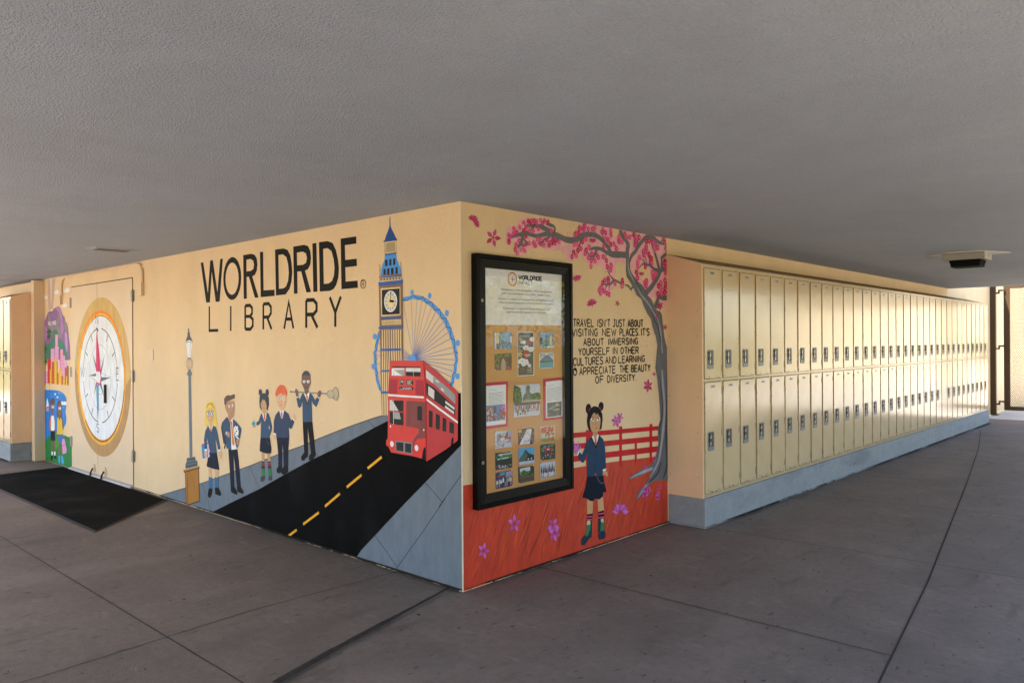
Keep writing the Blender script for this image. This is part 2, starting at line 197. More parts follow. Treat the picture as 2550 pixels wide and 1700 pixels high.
# painted films, traced in wall millimetres: distance along the wall and height
ART = [
('painted_pavement', 'L', 'blue grey painted pavement with black outlines', 'building', """
P||mural_grey|0|4201,14 3668,151 3330,235 2914,355 2497,474 2302,534 2018,621 1744,697 1540,763 1220,861 983,928 836,968 684,1003 693,958 836,904 983,845 1296,722 1581,618 1931,478 2332,311 2783,144 3192,-11 3192,-54 4257,-42
P||mural_grey|0|-2,866 554,424 991,67 1056,-2 1056,-84 0,-63 -8,880
S||ink_line|0|4201,14 3668,151 3330,235 2914,355 2497,474 2302,534 2018,621 1744,697 1540,763 1220,861 983,928 836,968 684,1003|6
S||ink_line|0|3330,235 3244,134 3155,-1|3.5
S||ink_line|0|2497,474 2332,311|3.5
S||ink_line|0|1534,671 1488,642|3.5
S||ink_line|0|905,943 836,904|3.5
S||ink_line|0|148,529 366,285 635,-2|4.5
S||ink_line|0|838,190 724,112 609,28|4.5
S||ink_line|0|334,605 175,504|4.5
S||ink_line|0|2,690 75,612 203,473|4.5
"""),
('painted_road', 'L', 'black painted road with a dashed yellow centre line', 'building', """
P||road_black|0|33,1165 -5,1164 -2,866 -2,866 554,424 991,67 1056,-2 1056,-84 3192,-89 3207,-18 3192,-11 2783,144 2332,311 1931,478 1581,618 1296,722 983,845 836,904 693,958 349,1065
S|lane_dash|dash_yellow|0|914,626 762,717|18
S|lane_dash|dash_yellow|0|1153,471 982,575|18
S|lane_dash|dash_yellow|0|1418,302 1236,416|18
S|lane_dash|dash_yellow|0|1703,130 1496,247|18
S|lane_dash|dash_yellow|0|1958,-19 1792,74|18
"""),
('painted_lettering', 'L', 'black painted words WORLDRIDE LIBRARY above the street scene', 'building', """
P||letter_black|0|3331,2178 3282,2177 3198,1904 3151,2183 3103,2182 3023,1904 2969,2182 2922,2181 2983,1821 3055,1821 3125,2086 3161,1822 3232,1822
P||letter_black|0|2608,2001 2615,1952 2633,1906 2662,1868 2698,1841 2740,1827 2784,1827 2826,1841 2864,1869 2893,1908 2911,1955 2917,2006 2910,2057 2890,2104 2860,2142 2822,2168 2780,2181 2736,2180 2694,2164 2658,2136 2631,2097 2614,2051/2652,2001 2657,1963 2671,1929 2692,1901 2718,1880 2749,1870 2781,1870 2812,1881 2839,1901 2860,1931 2873,1966 2877,2004 2872,2042 2858,2077 2836,2105 2809,2125 2778,2135 2746,2134 2716,2123 2689,2101 2669,2072 2656,2038
P||letter_black|0|2575,2183 2444,2183 2387,2169 2356,2137 2346,2091 2357,2043 2386,2012 2430,2000 2332,1827 2391,1828 2484,2001 2521,2002 2518,1826 2570,1826/2522,2141 2453,2142 2412,2125 2400,2091 2413,2059 2454,2046 2522,2046
P||letter_black|0|2307,2185 2258,2184 2254,1880 2090,1877 2088,1829 2300,1828
P||letter_black|0|2079,2185 1956,2183 1898,2167 1862,2125 1842,2062 1834,1992 1846,1924 1875,1871 1928,1833 2070,1831/2030,2139 1964,2139 1916,2114 1892,2058 1883,1995 1893,1934 1923,1893 1959,1881 2024,1880
P||letter_black|0|1819,2185 1672,2185 1618,2171 1589,2133 1581,2080 1590,2036 1620,2004 1661,1994 1583,1834 1644,1834 1713,1993 1765,1995 1764,1832 1813,1832/1769,2136 1687,2136 1646,2119 1634,2084 1647,2051 1688,2040 1766,2041
P||letter_black|0|1562,2185 1510,2184 1500,1833 1553,1833
P||letter_black|0|1477,2186 1369,2184 1306,2165 1267,2112 1243,2046 1232,1981 1240,1917 1265,1869 1297,1842 1341,1831 1470,1832/1424,2133 1369,2134 1322,2110 1295,2050 1285,1992 1293,1935 1319,1897 1359,1884 1418,1884
P||letter_black|0|1209,2186 1028,2184 1026,2135 1160,2136 1156,2034 1024,2033 1021,1983 1156,1983 1153,1885 1016,1884 1013,1835 1204,1835
E||letter_black|20|953,1858 33,32|27,27
S||letter_black|0|968,1840 967,1879|5
S||letter_black|0|967,1879 950,1878 942,1872 942,1863 950,1858 968,1859|5
S||letter_black|0|955,1858 940,1839|5
S||letter_black|0|3173,1787 3175,1577 3014,1577|25
S||letter_black|0|2792,1569 2789,1776|25
S||letter_black|0|2549,1580 2547,1769|27
S||letter_black|0|2547,1769 2468,1770 2436,1748 2436,1705 2469,1682 2548,1682|27
S||letter_black|0|2469,1682 2424,1655 2425,1605 2464,1578 2549,1580|27
S||letter_black|0|2262,1573 2260,1772|26
S||letter_black|0|2260,1772 2178,1773 2144,1745 2145,1697 2179,1669 2261,1669|26
S||letter_black|0|2204,1669 2137,1573|26
S||letter_black|0|1953,1573 1886,1774 1824,1574|25
S||letter_black|0|1926,1646 1849,1645|25
S||letter_black|0|1649,1575 1647,1777|28
S||letter_black|0|1647,1777 1551,1776 1512,1747 1512,1699 1552,1671 1648,1672|28
S||letter_black|0|1581,1671 1502,1574|28
S||letter_black|0|1345,1786 1279,1677 1211,1785|26
S||letter_black|0|1279,1677 1280,1576|26
"""),
('painted_street_lamp', 'L', 'grey painted street lamp on a brown box', 'building', """
P||lamp_grey|0|3591,1224 3533,1225 3533,1176 3516,448 3574,437 3589,1175
P||lamp_grey|0|3587,1231 3542,1232 3539,1216 3513,1205 3516,1186 3536,1175 3594,1174 3615,1186 3608,1205 3587,1214
P|lantern|lamp_dark|0|3578,1608 3565,1596 3563,1569 3553,1563 3550,1534 3502,1492 3500,1478 3566,1491 3639,1476 3632,1497 3602,1534 3599,1563 3588,1568 3588,1597
P|lantern|paint_white|0|3636,1477 3608,1491 3566,1497 3525,1491 3504,1477 3510,1467 3540,1337 3594,1336 3632,1467
S|lantern|lamp_dark|0|3632,1465 3603,1479 3566,1483 3530,1478 3507,1469|4.8
S|lantern|lamp_grey|0|3544,1476 3553,1340|3.6
P|lantern|lamp_dark|0|3596,1337 3536,1338 3536,1329 3596,1329
S||lamp_grey|1|3594,1329 3631,1300 3635,1276 3590,1231|4.2
S||lamp_grey|1|3579,1329 3600,1295 3597,1268 3577,1231|4.2
S||lamp_grey|1|3563,1329 3569,1282 3567,1231|4.2
S||lamp_grey|1|3548,1329 3520,1296 3523,1264 3554,1231|4.2
S||lamp_grey|1|3541,1329 3500,1306 3494,1283 3523,1237|4.2
P||lamp_dark|0|3626,427 3467,454 3448,422 3417,421 3414,394 3422,376 3655,327 3658,364 3633,394
S||lamp_grey|0|3633,394 3539,410 3448,425|8
S||lamp_grey|0|3650,364 3540,384 3418,407|8
P|plinth|brown_box|0|3666,300 3394,361 3376,71 3649,-7
P|plinth|brown_box|0|3691,313 3378,381 3372,365 3685,293
S|plinth|ink_line|0|3685,293 3372,364|8
S|plinth|ink_line|0|3691,313 3685,293 3663,298 3644,-5 3376,71 3392,360|8
S|plinth|ink_line|0|3619,303 3611,6|6
"""),
('painted_ferris_wheel', 'L', 'light blue painted observation wheel behind the bus', 'building', """
P||wheel_blue|0|645,1718 533,1750 431,1761 362,1753 305,1733 243,1701 192,1667 145,1625 111,1588 83,1541 60,1492 34,1402 31,1408 32,1354 40,1305 56,1256 74,1210 97,1176 115,1181 96,1225 80,1268 67,1311 59,1353 56,1402 61,1397 87,1468 110,1517 137,1561 165,1598 211,1639 258,1672 319,1708 372,1727 431,1734 533,1722 645,1689
P||wheel_blue|0|759,1565 792,1526 814,1479 831,1418 840,1404 841,1357 836,1303 825,1249 811,1199 790,1163 752,1130 730,1141 766,1170 784,1203 797,1250 807,1303 811,1357 812,1405 804,1418 785,1478 765,1518 737,1552
S||wheel_dark|0|645,1689 569,1740 496,1727 428,1761 388,1729 339,1745 314,1705 258,1709 237,1658 187,1662 175,1606 129,1607 132,1554 87,1549 98,1492 55,1474 64,1405 32,1405 57,1390 32,1358 64,1328 45,1292 79,1270 67,1227 102,1211 97,1176|5
S||wheel_dark|0|737,1552 786,1532 778,1492 823,1448 806,1413 840,1397 811,1357 837,1312 800,1268 818,1224 778,1192 783,1157 730,1141|5
S||spoke_blue|0|436,1360 533,1722|3
S||spoke_blue|0|436,1360 452,1731|3
S||spoke_blue|0|436,1360 397,1730|3
S||spoke_blue|0|436,1360 352,1720|3
S||spoke_blue|0|436,1360 309,1702|3
S||spoke_blue|0|436,1360 261,1674|3
S||spoke_blue|0|436,1360 223,1648|4.2
S||spoke_blue|0|436,1360 187,1617|4.2
S||spoke_blue|0|436,1360 156,1586|4.2
S||spoke_blue|0|436,1360 134,1556|4.2
S||spoke_blue|0|436,1360 113,1522|4.2
S||spoke_blue|0|436,1360 94,1484|4.2
S||spoke_blue|0|436,1360 74,1434|4.2
S||spoke_blue|0|436,1360 60,1398|4.2
S||spoke_blue|0|436,1360 56,1399|4.2
S||spoke_blue|0|436,1360 58,1361|4.2
S||spoke_blue|0|436,1360 64,1326|4.2
S||spoke_blue|0|436,1360 72,1292|4.2
S||spoke_blue|0|436,1360 83,1258|4.2
S||spoke_blue|0|436,1360 96,1224|4.2
S||spoke_blue|0|436,1360 111,1190|4.2
S||spoke_blue|0|436,1360 737,1552|3
S||spoke_blue|0|436,1360 767,1513|3
S||spoke_blue|0|436,1360 789,1463|3
S||spoke_blue|0|436,1360 807,1413|3
S||spoke_blue|0|436,1360 811,1381|3
S||spoke_blue|0|436,1360 808,1324|3
S||spoke_blue|0|436,1360 799,1263|3
S||spoke_blue|0|436,1360 786,1209|3
S||spoke_blue|0|436,1360 766,1170|3
E||wheel_blue|18|437,1360 40,29|
E|capsule|wheel_blue|14|445,1777 18,17|
E|capsule|wheel_blue|14|278,1748 17,19|
E|capsule|wheel_blue|14|124,1637 18,20|
E|capsule|wheel_blue|14|30,1459 19,19|
E|capsule|wheel_blue|14|828,1504 22,20|
E|capsule|wheel_blue|14|846,1306 20,19|
E|capsule|wheel_blue|14|34,1263 19,19|
"""),
('painted_clock_tower', 'L', 'tall painted clock tower with a blue spire', 'building', """
P||tower_brown|0|764,1559 538,1558 537,1341 650,1247 678,1074 684,1002 751,986 761,1244
S||tower_tan|0|739,1548 738,1393 744,990|11
S||tower_tan|0|715,1548 714,1393 726,991|11
S||tower_tan|0|691,1548 690,1393 709,993|11
S||tower_tan|0|668,1547 666,1393 692,994|11
S||tower_tan|0|644,1547 642,1393 640,1346|11
S||tower_tan|0|621,1546 619,1393 616,1346|11
S||tower_tan|0|597,1546 596,1393 593,1347|11
S||tower_tan|0|574,1546 573,1394 570,1347|11
S||tower_tan|0|551,1545 550,1394 547,1347|11
P||tower_blue|0|758,1423 548,1426 549,1412 758,1409
P||tower_blue|0|757,1423 548,1427 549,1414 757,1410
P||tower_blue|0|758,1284 665,1288 665,1276 758,1272
P||tower_blue|0|757,1147 676,1150 676,1135 757,1132
P||tower_brown|0|781,1841 535,1841 533,1561 775,1560
P||tower_tan|0|762,1819 559,1817 558,1637 756,1634
P|clock_face|soft_black|0|749,1807 565,1808 565,1645 747,1644
E|clock_face|paint_white|24|658,1729 67,69|
E|clock_face|soft_black|22|658,1729 55,57|53,55
E|clock_face|soft_black|22|658,1729 45,46|43,44
E|clock_face|cream_yellow|18|658,1729 35,37|
S|clock_face|soft_black|0|622,1727 597,1726|2.5
S|clock_face|soft_black|0|627,1708 605,1695|2.5
S|clock_face|soft_black|0|640,1695 628,1673|2.5
S|clock_face|soft_black|0|658,1690 658,1666|2.5
S|clock_face|soft_black|0|676,1696 689,1675|2.5
S|clock_face|soft_black|0|689,1711 711,1699|2.5
S|clock_face|soft_black|0|694,1730 719,1731|2.5
S|clock_face|soft_black|0|689,1749 711,1762|2.5
S|clock_face|soft_black|0|675,1763 688,1785|2.5
S|clock_face|soft_black|0|657,1767 657,1791|2.5
S|clock_face|soft_black|0|639,1761 627,1782|2.5
S|clock_face|soft_black|0|627,1747 605,1758|2.5
S|clock_face|ink|0|662,1722 650,1794|5.0
S|clock_face|ink|0|668,1732 622,1728|14
S||tower_blue|0|758,1624 553,1627|7.4
S||wheel_dark|0|758,1618 553,1619|5.0
P||tower_tan|0|755,1609 553,1611 553,1579 753,1577
S||soft_black|0|748,1581 747,1604|3.1
S||soft_black|0|737,1581 736,1604|3.1
S||soft_black|0|726,1581 725,1604|3.1
S||soft_black|0|714,1581 714,1604|3.1
S||soft_black|0|703,1581 703,1604|3.1
S||soft_black|0|692,1582 692,1604|3.1
S||soft_black|0|682,1582 681,1604|3.1
S||soft_black|0|671,1582 670,1604|3.1
S||soft_black|0|660,1582 660,1605|3.1
S||soft_black|0|649,1582 649,1605|3.1
S||soft_black|0|638,1582 638,1605|3.1
S||soft_black|0|627,1582 627,1605|3.1
S||soft_black|0|617,1582 616,1605|3.1
S||soft_black|0|606,1582 606,1605|3.1
S||soft_black|0|595,1582 595,1605|3.1
S||soft_black|0|584,1582 584,1605|3.1
S||soft_black|0|574,1582 574,1605|3.1
S||soft_black|0|563,1583 563,1605|3.1
P||tower_blue|0|780,1566 530,1566 530,1554 777,1552
P||tower_blue|0|785,1860 533,1861 533,1837 783,1836
P||tower_tan|0|772,1884 547,1882 547,1861 770,1859
P||tower_brown|0|764,1882 742,1882 742,1867 764,1867
P||tower_brown|0|732,1882 710,1882 710,1867 733,1867
P||tower_brown|0|701,1881 678,1881 679,1867 701,1867
P||tower_brown|0|669,1881 647,1881 647,1867 670,1867
P||tower_brown|0|638,1881 616,1881 617,1867 638,1867
P||tower_brown|0|608,1881 586,1881 586,1866 608,1866
P||tower_brown|0|577,1881 555,1881 556,1866 577,1866
S||ink_line|0|772,1884 771,1859|2.5
S||ink_line|0|547,1882 546,1861|2.5
P||tower_sky|0|716,2034 600,2033 594,1998 575,1967 556,1933 553,1895 761,1902 757,1937 742,1973 723,1998
P|window|soft_black|0|715,2001 689,2001 689,1960 715,1959
P|window|soft_black|0|672,2002 649,2002 649,1961 672,1961
P|window|soft_black|0|632,2003 609,2003 609,1962 632,1961
P|window|soft_black|0|732,1942 709,1942 709,1904 733,1903
P|window|soft_black|0|694,1943 670,1943 671,1903 694,1903
P|window|soft_black|0|654,1943 627,1943 628,1903 654,1902
P|window|soft_black|0|608,1945 586,1946 586,1903 609,1903
P||tower_brown|0|761,1904 553,1902 553,1893 761,1896
P||tower_blue|0|776,1893 545,1893 545,1883 774,1885
P||tower_tan|0|721,2121 602,2118 600,2038 719,2038
S||soft_black|0|706,2047 704,2110|4.3
S||soft_black|0|695,2047 694,2109|4.3
S||soft_black|0|685,2047 684,2109|4.3
S||soft_black|0|675,2047 675,2109|4.3
S||soft_black|0|665,2046 665,2109|4.3
S||soft_black|0|655,2046 655,2109|4.3
S||soft_black|0|645,2046 645,2109|4.3
S||soft_black|0|634,2046 636,2109|4.3
S||soft_black|0|624,2046 626,2109|4.3
S||soft_black|0|614,2045 616,2109|4.3
S||ink_line|0|720,2121 717,2038|2.5
S||ink_line|0|602,2118 600,2038|2.5
P||tower_blue|0|718,2040 600,2041 600,2029 716,2029
P|spire|spire_blue|0|661,2279 657,2270 656,2217 644,2193 620,2161 595,2124 589,2124 589,2115 730,2117 729,2125 718,2127 699,2162 681,2187 667,2215 665,2268
S||ink_line|0|770,1889 771,1975 766,1974 764,1890|1.9
S||ink_line|0|550,1894 556,1972 550,1972 546,1893|1.9
"""),
('painted_bus', 'L', 'red painted double decker bus with LONDON on its sign', 'building', """
P||bus_side|0|338,1352 318,1342 200,1281 98,1215 25,1167 31,886 140,821 310,735 320,743 333,1130
P||bus_front|0|648,1348 334,1352 324,1263 313,1122 314,741 350,748 439,755 545,756 653,758 681,792 705,799 703,830 687,847 684,975 683,1133 671,1254 661,1333
P||bus_panel|0|671,1227 583,1230 588,1137 676,1136
P||bus_panel|0|406,1232 331,1232 324,1135 409,1138
P||bus_cab|0|499,1098 317,1099 314,875 335,876 397,864 424,835 435,760 445,829 424,866 383,901 376,928 423,934 502,935
P|bus_window|bus_grey|0|641,1302 514,1304 513,1253 645,1251
P|bus_window|paint_white|0|641,1296 514,1301 514,1293 623,1289 625,1252 643,1252
P|bus_window|paint_white|0|620,1287 533,1254 619,1253
P|bus_window|soft_black|0|500,1306 358,1306 360,1254 499,1253
P|bus_window|bus_pale|0|500,1305 358,1306 359,1281 500,1280
S|bus_window|paint_white|0|426,1280 426,1253|3.1
S|bus_window|paint_white|0|499,1292 359,1294|3.6
P||soft_black|0|635,1312 358,1314 358,1308 635,1305
P|sign|soft_black|0|563,1226 521,1227 521,1198 563,1197
P|sign|soft_black|0|498,1227 429,1228 430,1200 496,1199
P|sign|soft_black|0|565,1183 429,1185 430,1168 565,1166
S|sign|paint_white|0|533,1214 539,1211 547,1214 547,1221 541,1223 534,1221 534,1207 539,1200 546,1201|3.1
S|sign|paint_white|0|491,1221 442,1222|2.2
S|sign|paint_white|0|560,1219 554,1220|2.2
S|sign|paint_white|0|530,1220 524,1221|2.2
S|sign|paint_white|0|486,1215 450,1216|2.2
S|sign|paint_white|0|560,1213 554,1214|2.2
S|sign|paint_white|0|530,1214 524,1215|2.2
S|sign|paint_white|0|491,1209 458,1209|2.2
S|sign|paint_white|0|560,1208 554,1208|2.2
S|sign|paint_white|0|530,1208 524,1209|2.2
S|sign|paint_white|0|486,1203 442,1204|2.2
S|sign|paint_white|0|560,1202 554,1202|2.2
S|sign|paint_white|0|530,1203 524,1203|2.2
S|sign|paint_white|0|552,1179 552,1167 539,1168|2.2
S|sign|paint_white|0|527,1179 532,1178 534,1174 532,1170 527,1168 523,1170 521,1174 523,1178 527,1179|2.2
S|sign|paint_white|0|516,1168 516,1180 503,1169 503,1180|2.2
S|sign|paint_white|0|498,1169 498,1180|2.2
S|sign|paint_white|0|498,1180 491,1180 487,1178 485,1175 487,1171 491,1169 498,1169|2.2
S|sign|paint_white|0|473,1180 478,1179 480,1175 478,1171 473,1169 469,1171 467,1175 469,1179 473,1180|2.2
S|sign|paint_white|0|462,1169 462,1181 449,1170 449,1181|2.2
P||paint_white|0|681,1132 541,1131 330,1132 330,1120 541,1119 681,1119
P||paint_white|0|310,1122 201,1074 29,998 29,985 202,1060 308,1109
P|bus_window|soft_black|0|665,1092 526,1097 527,940 593,940 666,944
P|bus_window|bus_pale|0|665,1092 650,1097 632,1087 603,1058 574,1029 665,1027
P|bus_window|bus_grey|0|630,1021 567,1019 553,977 629,976
P||bus_front|0|668,1024 523,1027 524,1021 668,1019
S||paint_white|0|628,1099 627,940|3.6
P|bus_window|soft_black|0|391,1069 347,1069 348,981 392,984
P|grille|bus_trim|0|612,838 440,838 442,766 609,773
P|grille|soft_black|0|600,829 528,831 529,775 600,776
P|grille|soft_black|0|512,830 452,830 453,772 512,774
P||bus_bright|0|435,758 430,799 419,831 390,860 356,872 325,874 319,822 343,793 351,747
P||bus_bright|0|702,800 700,828 686,841 623,827 617,770 653,758 681,792
E|headlight|paint_white|18|645,813 19,19|
E|headlight|paint_white|18|401,809 18,19|
E||paint_white|10|659,925 7,7|
E||paint_white|10|332,926 7,6|
P|wheel|ink|0|350,748 344,784 333,814 322,821 316,813 314,741
P|wheel|ink|0|92,849 85,890 76,901 67,902 67,862
P|bus_window|bus_mid|0|311,1296 239,1260 136,1205 49,1153 49,1100 137,1152 243,1215 310,1245
P|bus_window|bus_pale|0|310,1295 242,1256 247,1215 310,1245
P|bus_window|bus_pale|0|225,1241 192,1229 192,1218 223,1228
P|bus_window|bus_pale|0|175,1193 149,1181 149,1167 173,1178
P|bus_window|soft_black|0|311,1219 233,1187 137,1130 53,1083 53,1032 201,1097 306,1140
P|bus_window|bus_pale|0|289,1198 233,1171 237,1117 291,1143
P|bus_window|bus_pale|0|134,1115 57,1079 57,1064 137,1100
P|bus_window|bus_pale|0|137,1087 61,1054 61,1038 140,1074
P|bus_window|soft_black|0|286,1051 251,1044 254,946 287,949
P|bus_window|soft_black|0|223,1033 186,1024 188,937 223,941
P|bus_window|soft_black|0|163,1015 128,1006 131,928 165,933
P|bus_window|soft_black|0|101,993 61,985 63,921 104,927
"""),
('painted_person', 'L', 'painted blonde girl in glasses carrying books', 'building', """
P|hair|hair_blonde|1|3241,737 3259,795 3255,862 3239,924 3202,953 3157,963 3110,954 3077,923 3060,856 3041,759 3083,758 3153,766 3205,748
P||skin_light|0|3181,789 3129,792 3125,759 3153,721 3184,751
P||skin_light|1|3226,870 3203,892 3151,907 3106,896 3098,854 3106,805 3133,780 3163,774 3202,788 3223,828
P|hair|hair_blonde|1|3234,867 3236,912 3202,944 3163,952 3122,945 3092,914 3091,878 3123,903 3161,907 3200,894
S|hair|ink|0|3229,905 3210,931 3166,946 3125,940 3097,908|5.5
P||paint_white|0|3221,868 3175,872 3175,841 3222,838
P||paint_white|0|3149,872 3103,876 3103,845 3149,842
S|glasses|ink|0|3222,838 3221,869 3175,872 3175,841 3222,837|3.0
S|glasses|ink|0|3149,842 3149,873 3103,877 3103,845 3149,841|3.0
S|glasses|ink|0|3227,869 3175,876|5.0
S|glasses|ink|0|3149,878 3100,876|5.0
S|glasses|ink|0|3175,858 3149,860|3.0
E||eye_blue|10|3193,855 12,11|
E||eye_blue|10|3123,859 11,11|
S||lip_brown|0|3185,805 3163,801 3145,804|2.5
P|book|book_blue|0|3336,568 3272,590 3191,604 3177,484 3313,453
P|book|book_red|0|3328,579 3272,591 3194,605 3186,601 3270,578 3328,565
P|book|paint_white|0|3220,584 3183,603 3174,486 3208,478
P|book|book_red|0|3204,599 3194,602 3185,483 3195,479
P|skirt|navy|0|3188,520 3048,533 3030,473 3003,388 3062,384 3113,385 3229,390 3238,404 3215,470 3176,485
P||skin_light|0|3203,385 3138,384 3138,304 3197,303
P||skin_light|0|3094,384 3021,388 3024,319 3085,313
P|sock|sock_blue|0|3200,310 3165,305 3133,310 3137,211 3199,203
P|sock|sock_blue|0|3091,319 3057,315 3022,323 3024,231 3083,223
P|shoe|ink|0|3199,206 3134,214 3141,169 3167,132 3202,124 3221,146
P|shoe|ink|0|3087,224 3023,236 2974,196 2978,169 3034,170 3081,173
P||skin_light|1|3275,530 3231,534 3229,501 3239,467 3266,466 3281,496
P||skin_light|1|3014,547 2976,558 2953,528 2957,498 2980,486 3009,511
P|blazer|blazer_blue|0|3220,739 3189,752 3151,704 3112,757 3061,749 3033,704 2979,568 3020,554 3073,658 3063,594 3048,531 3111,520 3171,520 3209,606 3222,641 3230,604 3233,543 3275,540 3285,624 3260,698
P||blazer_dark|0|3192,751 3151,707 3109,756 3102,752 3147,692 3199,745
P||paint_white|0|3194,749 3179,756 3153,724 3125,759 3112,755 3143,704 3156,703
P|tie|tie_orange|0|3162,739 3143,740 3137,714 3151,701 3166,711
P||paint_white|0|3278,540 3232,546 3231,531 3273,526
P||paint_white|0|3024,555 2976,570 2975,557 3014,543
"""),
('painted_person', 'L', 'painted tall boy with backpack and football', 'building', """
P|backpack|blazer_dark|0|2970,750 2951,795 2884,837 2865,847 2847,843 2851,831 2866,809 2874,623 2907,576 2923,577 2904,619 2929,620 2943,664
P||skin_light2|0|2847,875 2760,862 2776,815 2812,807 2839,837
P||skin_light2|1|2898,950 2873,977 2792,986 2739,984 2732,944 2735,898 2755,854 2787,845 2835,867 2874,902 2896,927
P|hair|hair_brown|0|2906,953 2912,996 2881,1021 2839,1033 2803,1030 2755,1042 2722,1042 2727,1013 2774,998 2858,977 2874,949 2893,945
S|hair|hair_brown|0|2886,922 2871,902 2853,887|4.0
E||paint_white|10|2818,940 18,12|
E||paint_white|10|2759,949 18,12|
E||eye_blue|8|2811,941 10,8|
E||eye_blue|8|2752,950 9,7|
S||lip_brown|0|2799,894 2778,883 2767,874|2.5
S||hair_brown|0|2837,955 2804,965|3.0
P||navy|0|2844,579 2688,593 2666,504 2634,289 2700,279 2736,474 2757,541 2750,472 2739,271 2806,263 2831,476
P|shoe|ink|0|2806,267 2739,277 2695,244 2693,217 2730,216 2801,226
P|shoe|ink|0|2700,282 2634,291 2588,257 2595,236 2642,239 2692,243
P||paint_white|0|2847,837 2812,804 2769,845 2755,834 2747,771 2725,647 2696,592 2787,579 2795,722 2812,796
P|blazer|blazer_blue|0|2868,831 2841,831 2808,802 2795,722 2789,581 2875,582 2882,668 2925,712 2949,763 2920,810
P|blazer|blazer_blue|0|2762,839 2697,816 2621,772 2617,752 2650,673 2668,680 2667,626 2696,598 2725,647 2738,703 2756,771
P||blazer_dark|0|2859,832 2847,834 2806,796 2797,722 2812,790
P|tie|tie_orange|0|2806,812 2775,818 2759,747 2731,634 2751,615 2778,632 2788,745
S|tie|stripe_yellow|0|2799,791 2768,777|6.5
S|tie|stripe_yellow|0|2796,769 2763,755|6.5
S|tie|stripe_yellow|0|2793,747 2759,734|6.5
S|tie|stripe_yellow|0|2791,726 2754,712|6.5
S|tie|stripe_yellow|0|2788,704 2749,691|6.5
S|tie|stripe_yellow|0|2785,682 2744,669|6.5
S|tie|stripe_yellow|0|2782,660 2740,648|6.5
S|tie|stripe_yellow|0|2780,639 2735,626|6.5
P|ball|paint_white|1|2739,766 2717,782 2691,790 2671,771 2663,743 2671,708 2695,686 2724,704 2738,735
E|ball|ink|6|2695,784 11,7|
E|ball|ink|6|2712,762 9,6|
E|ball|ink|6|2698,741 12,8|
E|ball|ink|6|2671,760 9,6|
E|ball|ink|6|2718,722 9,6|
E|ball|ink|6|2689,704 10,7|
P||skin_light2|1|2881,715 2864,725 2819,719 2821,685 2843,679 2861,693
P||paint_white|0|2881,724 2867,725 2872,693 2884,700
P||paint_white|0|2691,698 2647,682 2655,671 2692,684
P||skin_light2|1|2693,681 2655,673 2664,632 2678,628 2699,640
"""),
('painted_person', 'L', 'painted girl with two hair buns holding a teal bird', 'building', """
E|hair|hair_black|18|2310,1076 28,27|
E|hair|hair_black|18|2206,1080 26,26|
P|hair|hair_black|0|2328,1003 2324,1043 2291,1067 2252,1074 2209,1068 2184,1038 2180,988 2203,939 2221,949 2253,973 2287,948 2295,931 2323,958
P||skin_light3|0|2279,935 2224,941 2224,921 2251,897 2278,915
P||skin_light3|1|2305,970 2292,1011 2264,1032 2220,1006 2213,975 2224,946 2251,929 2281,937
P|hair|hair_black|0|2308,993 2297,1033 2253,1052 2201,1037 2194,970 2213,975 2228,1005 2253,1024 2264,1012 2274,1027 2292,1002
E||paint_white|8|2281,990 10,6|
E||hair_brown|8|2281,990 7,6|
E||paint_white|8|2235,992 10,6|
E||hair_brown|8|2235,992 7,6|
S||lip_brown|0|2265,955 2250,952 2237,958|2.0
P||paint_white|0|2392,831 2374,836 2370,810 2386,805
P||skin_light3|1|2440,803 2389,810 2388,799 2411,791 2431,793
P|bird|teal|0|2454,824 2440,818 2440,839 2426,834 2413,853 2406,840 2389,828 2395,812 2424,804 2446,812
P||skin_light3|0|2298,611 2254,609 2257,530 2295,529
P||skin_light3|0|2211,607 2165,613 2166,539 2203,535
P|boot|boot_dark|0|2302,491 2247,497 2246,421 2298,415
P|boot|boot_dark|0|2201,502 2154,507 2139,433 2193,427
P|boot|boot_green|0|2301,469 2248,476 2247,421 2298,414
P|boot|boot_green|0|2198,481 2152,486 2147,434 2190,427
P|boot|boot_dark|0|2318,373 2317,405 2291,420 2247,422 2248,398 2276,374
P|boot|boot_dark|0|2196,400 2191,428 2146,436 2138,404 2165,394
P|sock|ink|0|2295,532 2257,535 2251,493 2300,487
P|sock|ink|0|2204,541 2166,545 2154,503 2203,498
S|sock|sock_red|0|2295,517 2255,520|8.5
S|sock|sock_red|0|2295,503 2256,506|8.5
S|sock|sock_red|0|2203,527 2162,529|8.5
S|sock|sock_red|0|2203,513 2162,515|8.5
P|skirt|navy|0|2311,729 2175,739 2162,699 2146,650 2152,610 2187,604 2219,601 2291,606 2327,611 2322,662
P|blazer|blazer_blue|0|2286,917 2249,852 2220,924 2186,915 2162,877 2135,818 2142,789 2169,748 2175,727 2312,718 2302,846 2327,820 2374,809 2376,835 2340,849 2315,890
P||wall_cream|0|2181,826 2170,804 2176,791 2185,809
P||paint_white|0|2284,920 2264,913 2247,855 2229,918 2216,924 2227,873 2247,850 2271,882
P|tie|tie_orange|0|2260,905 2234,906 2236,872 2247,856 2259,871
S||chain_grey|0|2226,722 2205,689 2173,676|3.5
"""),
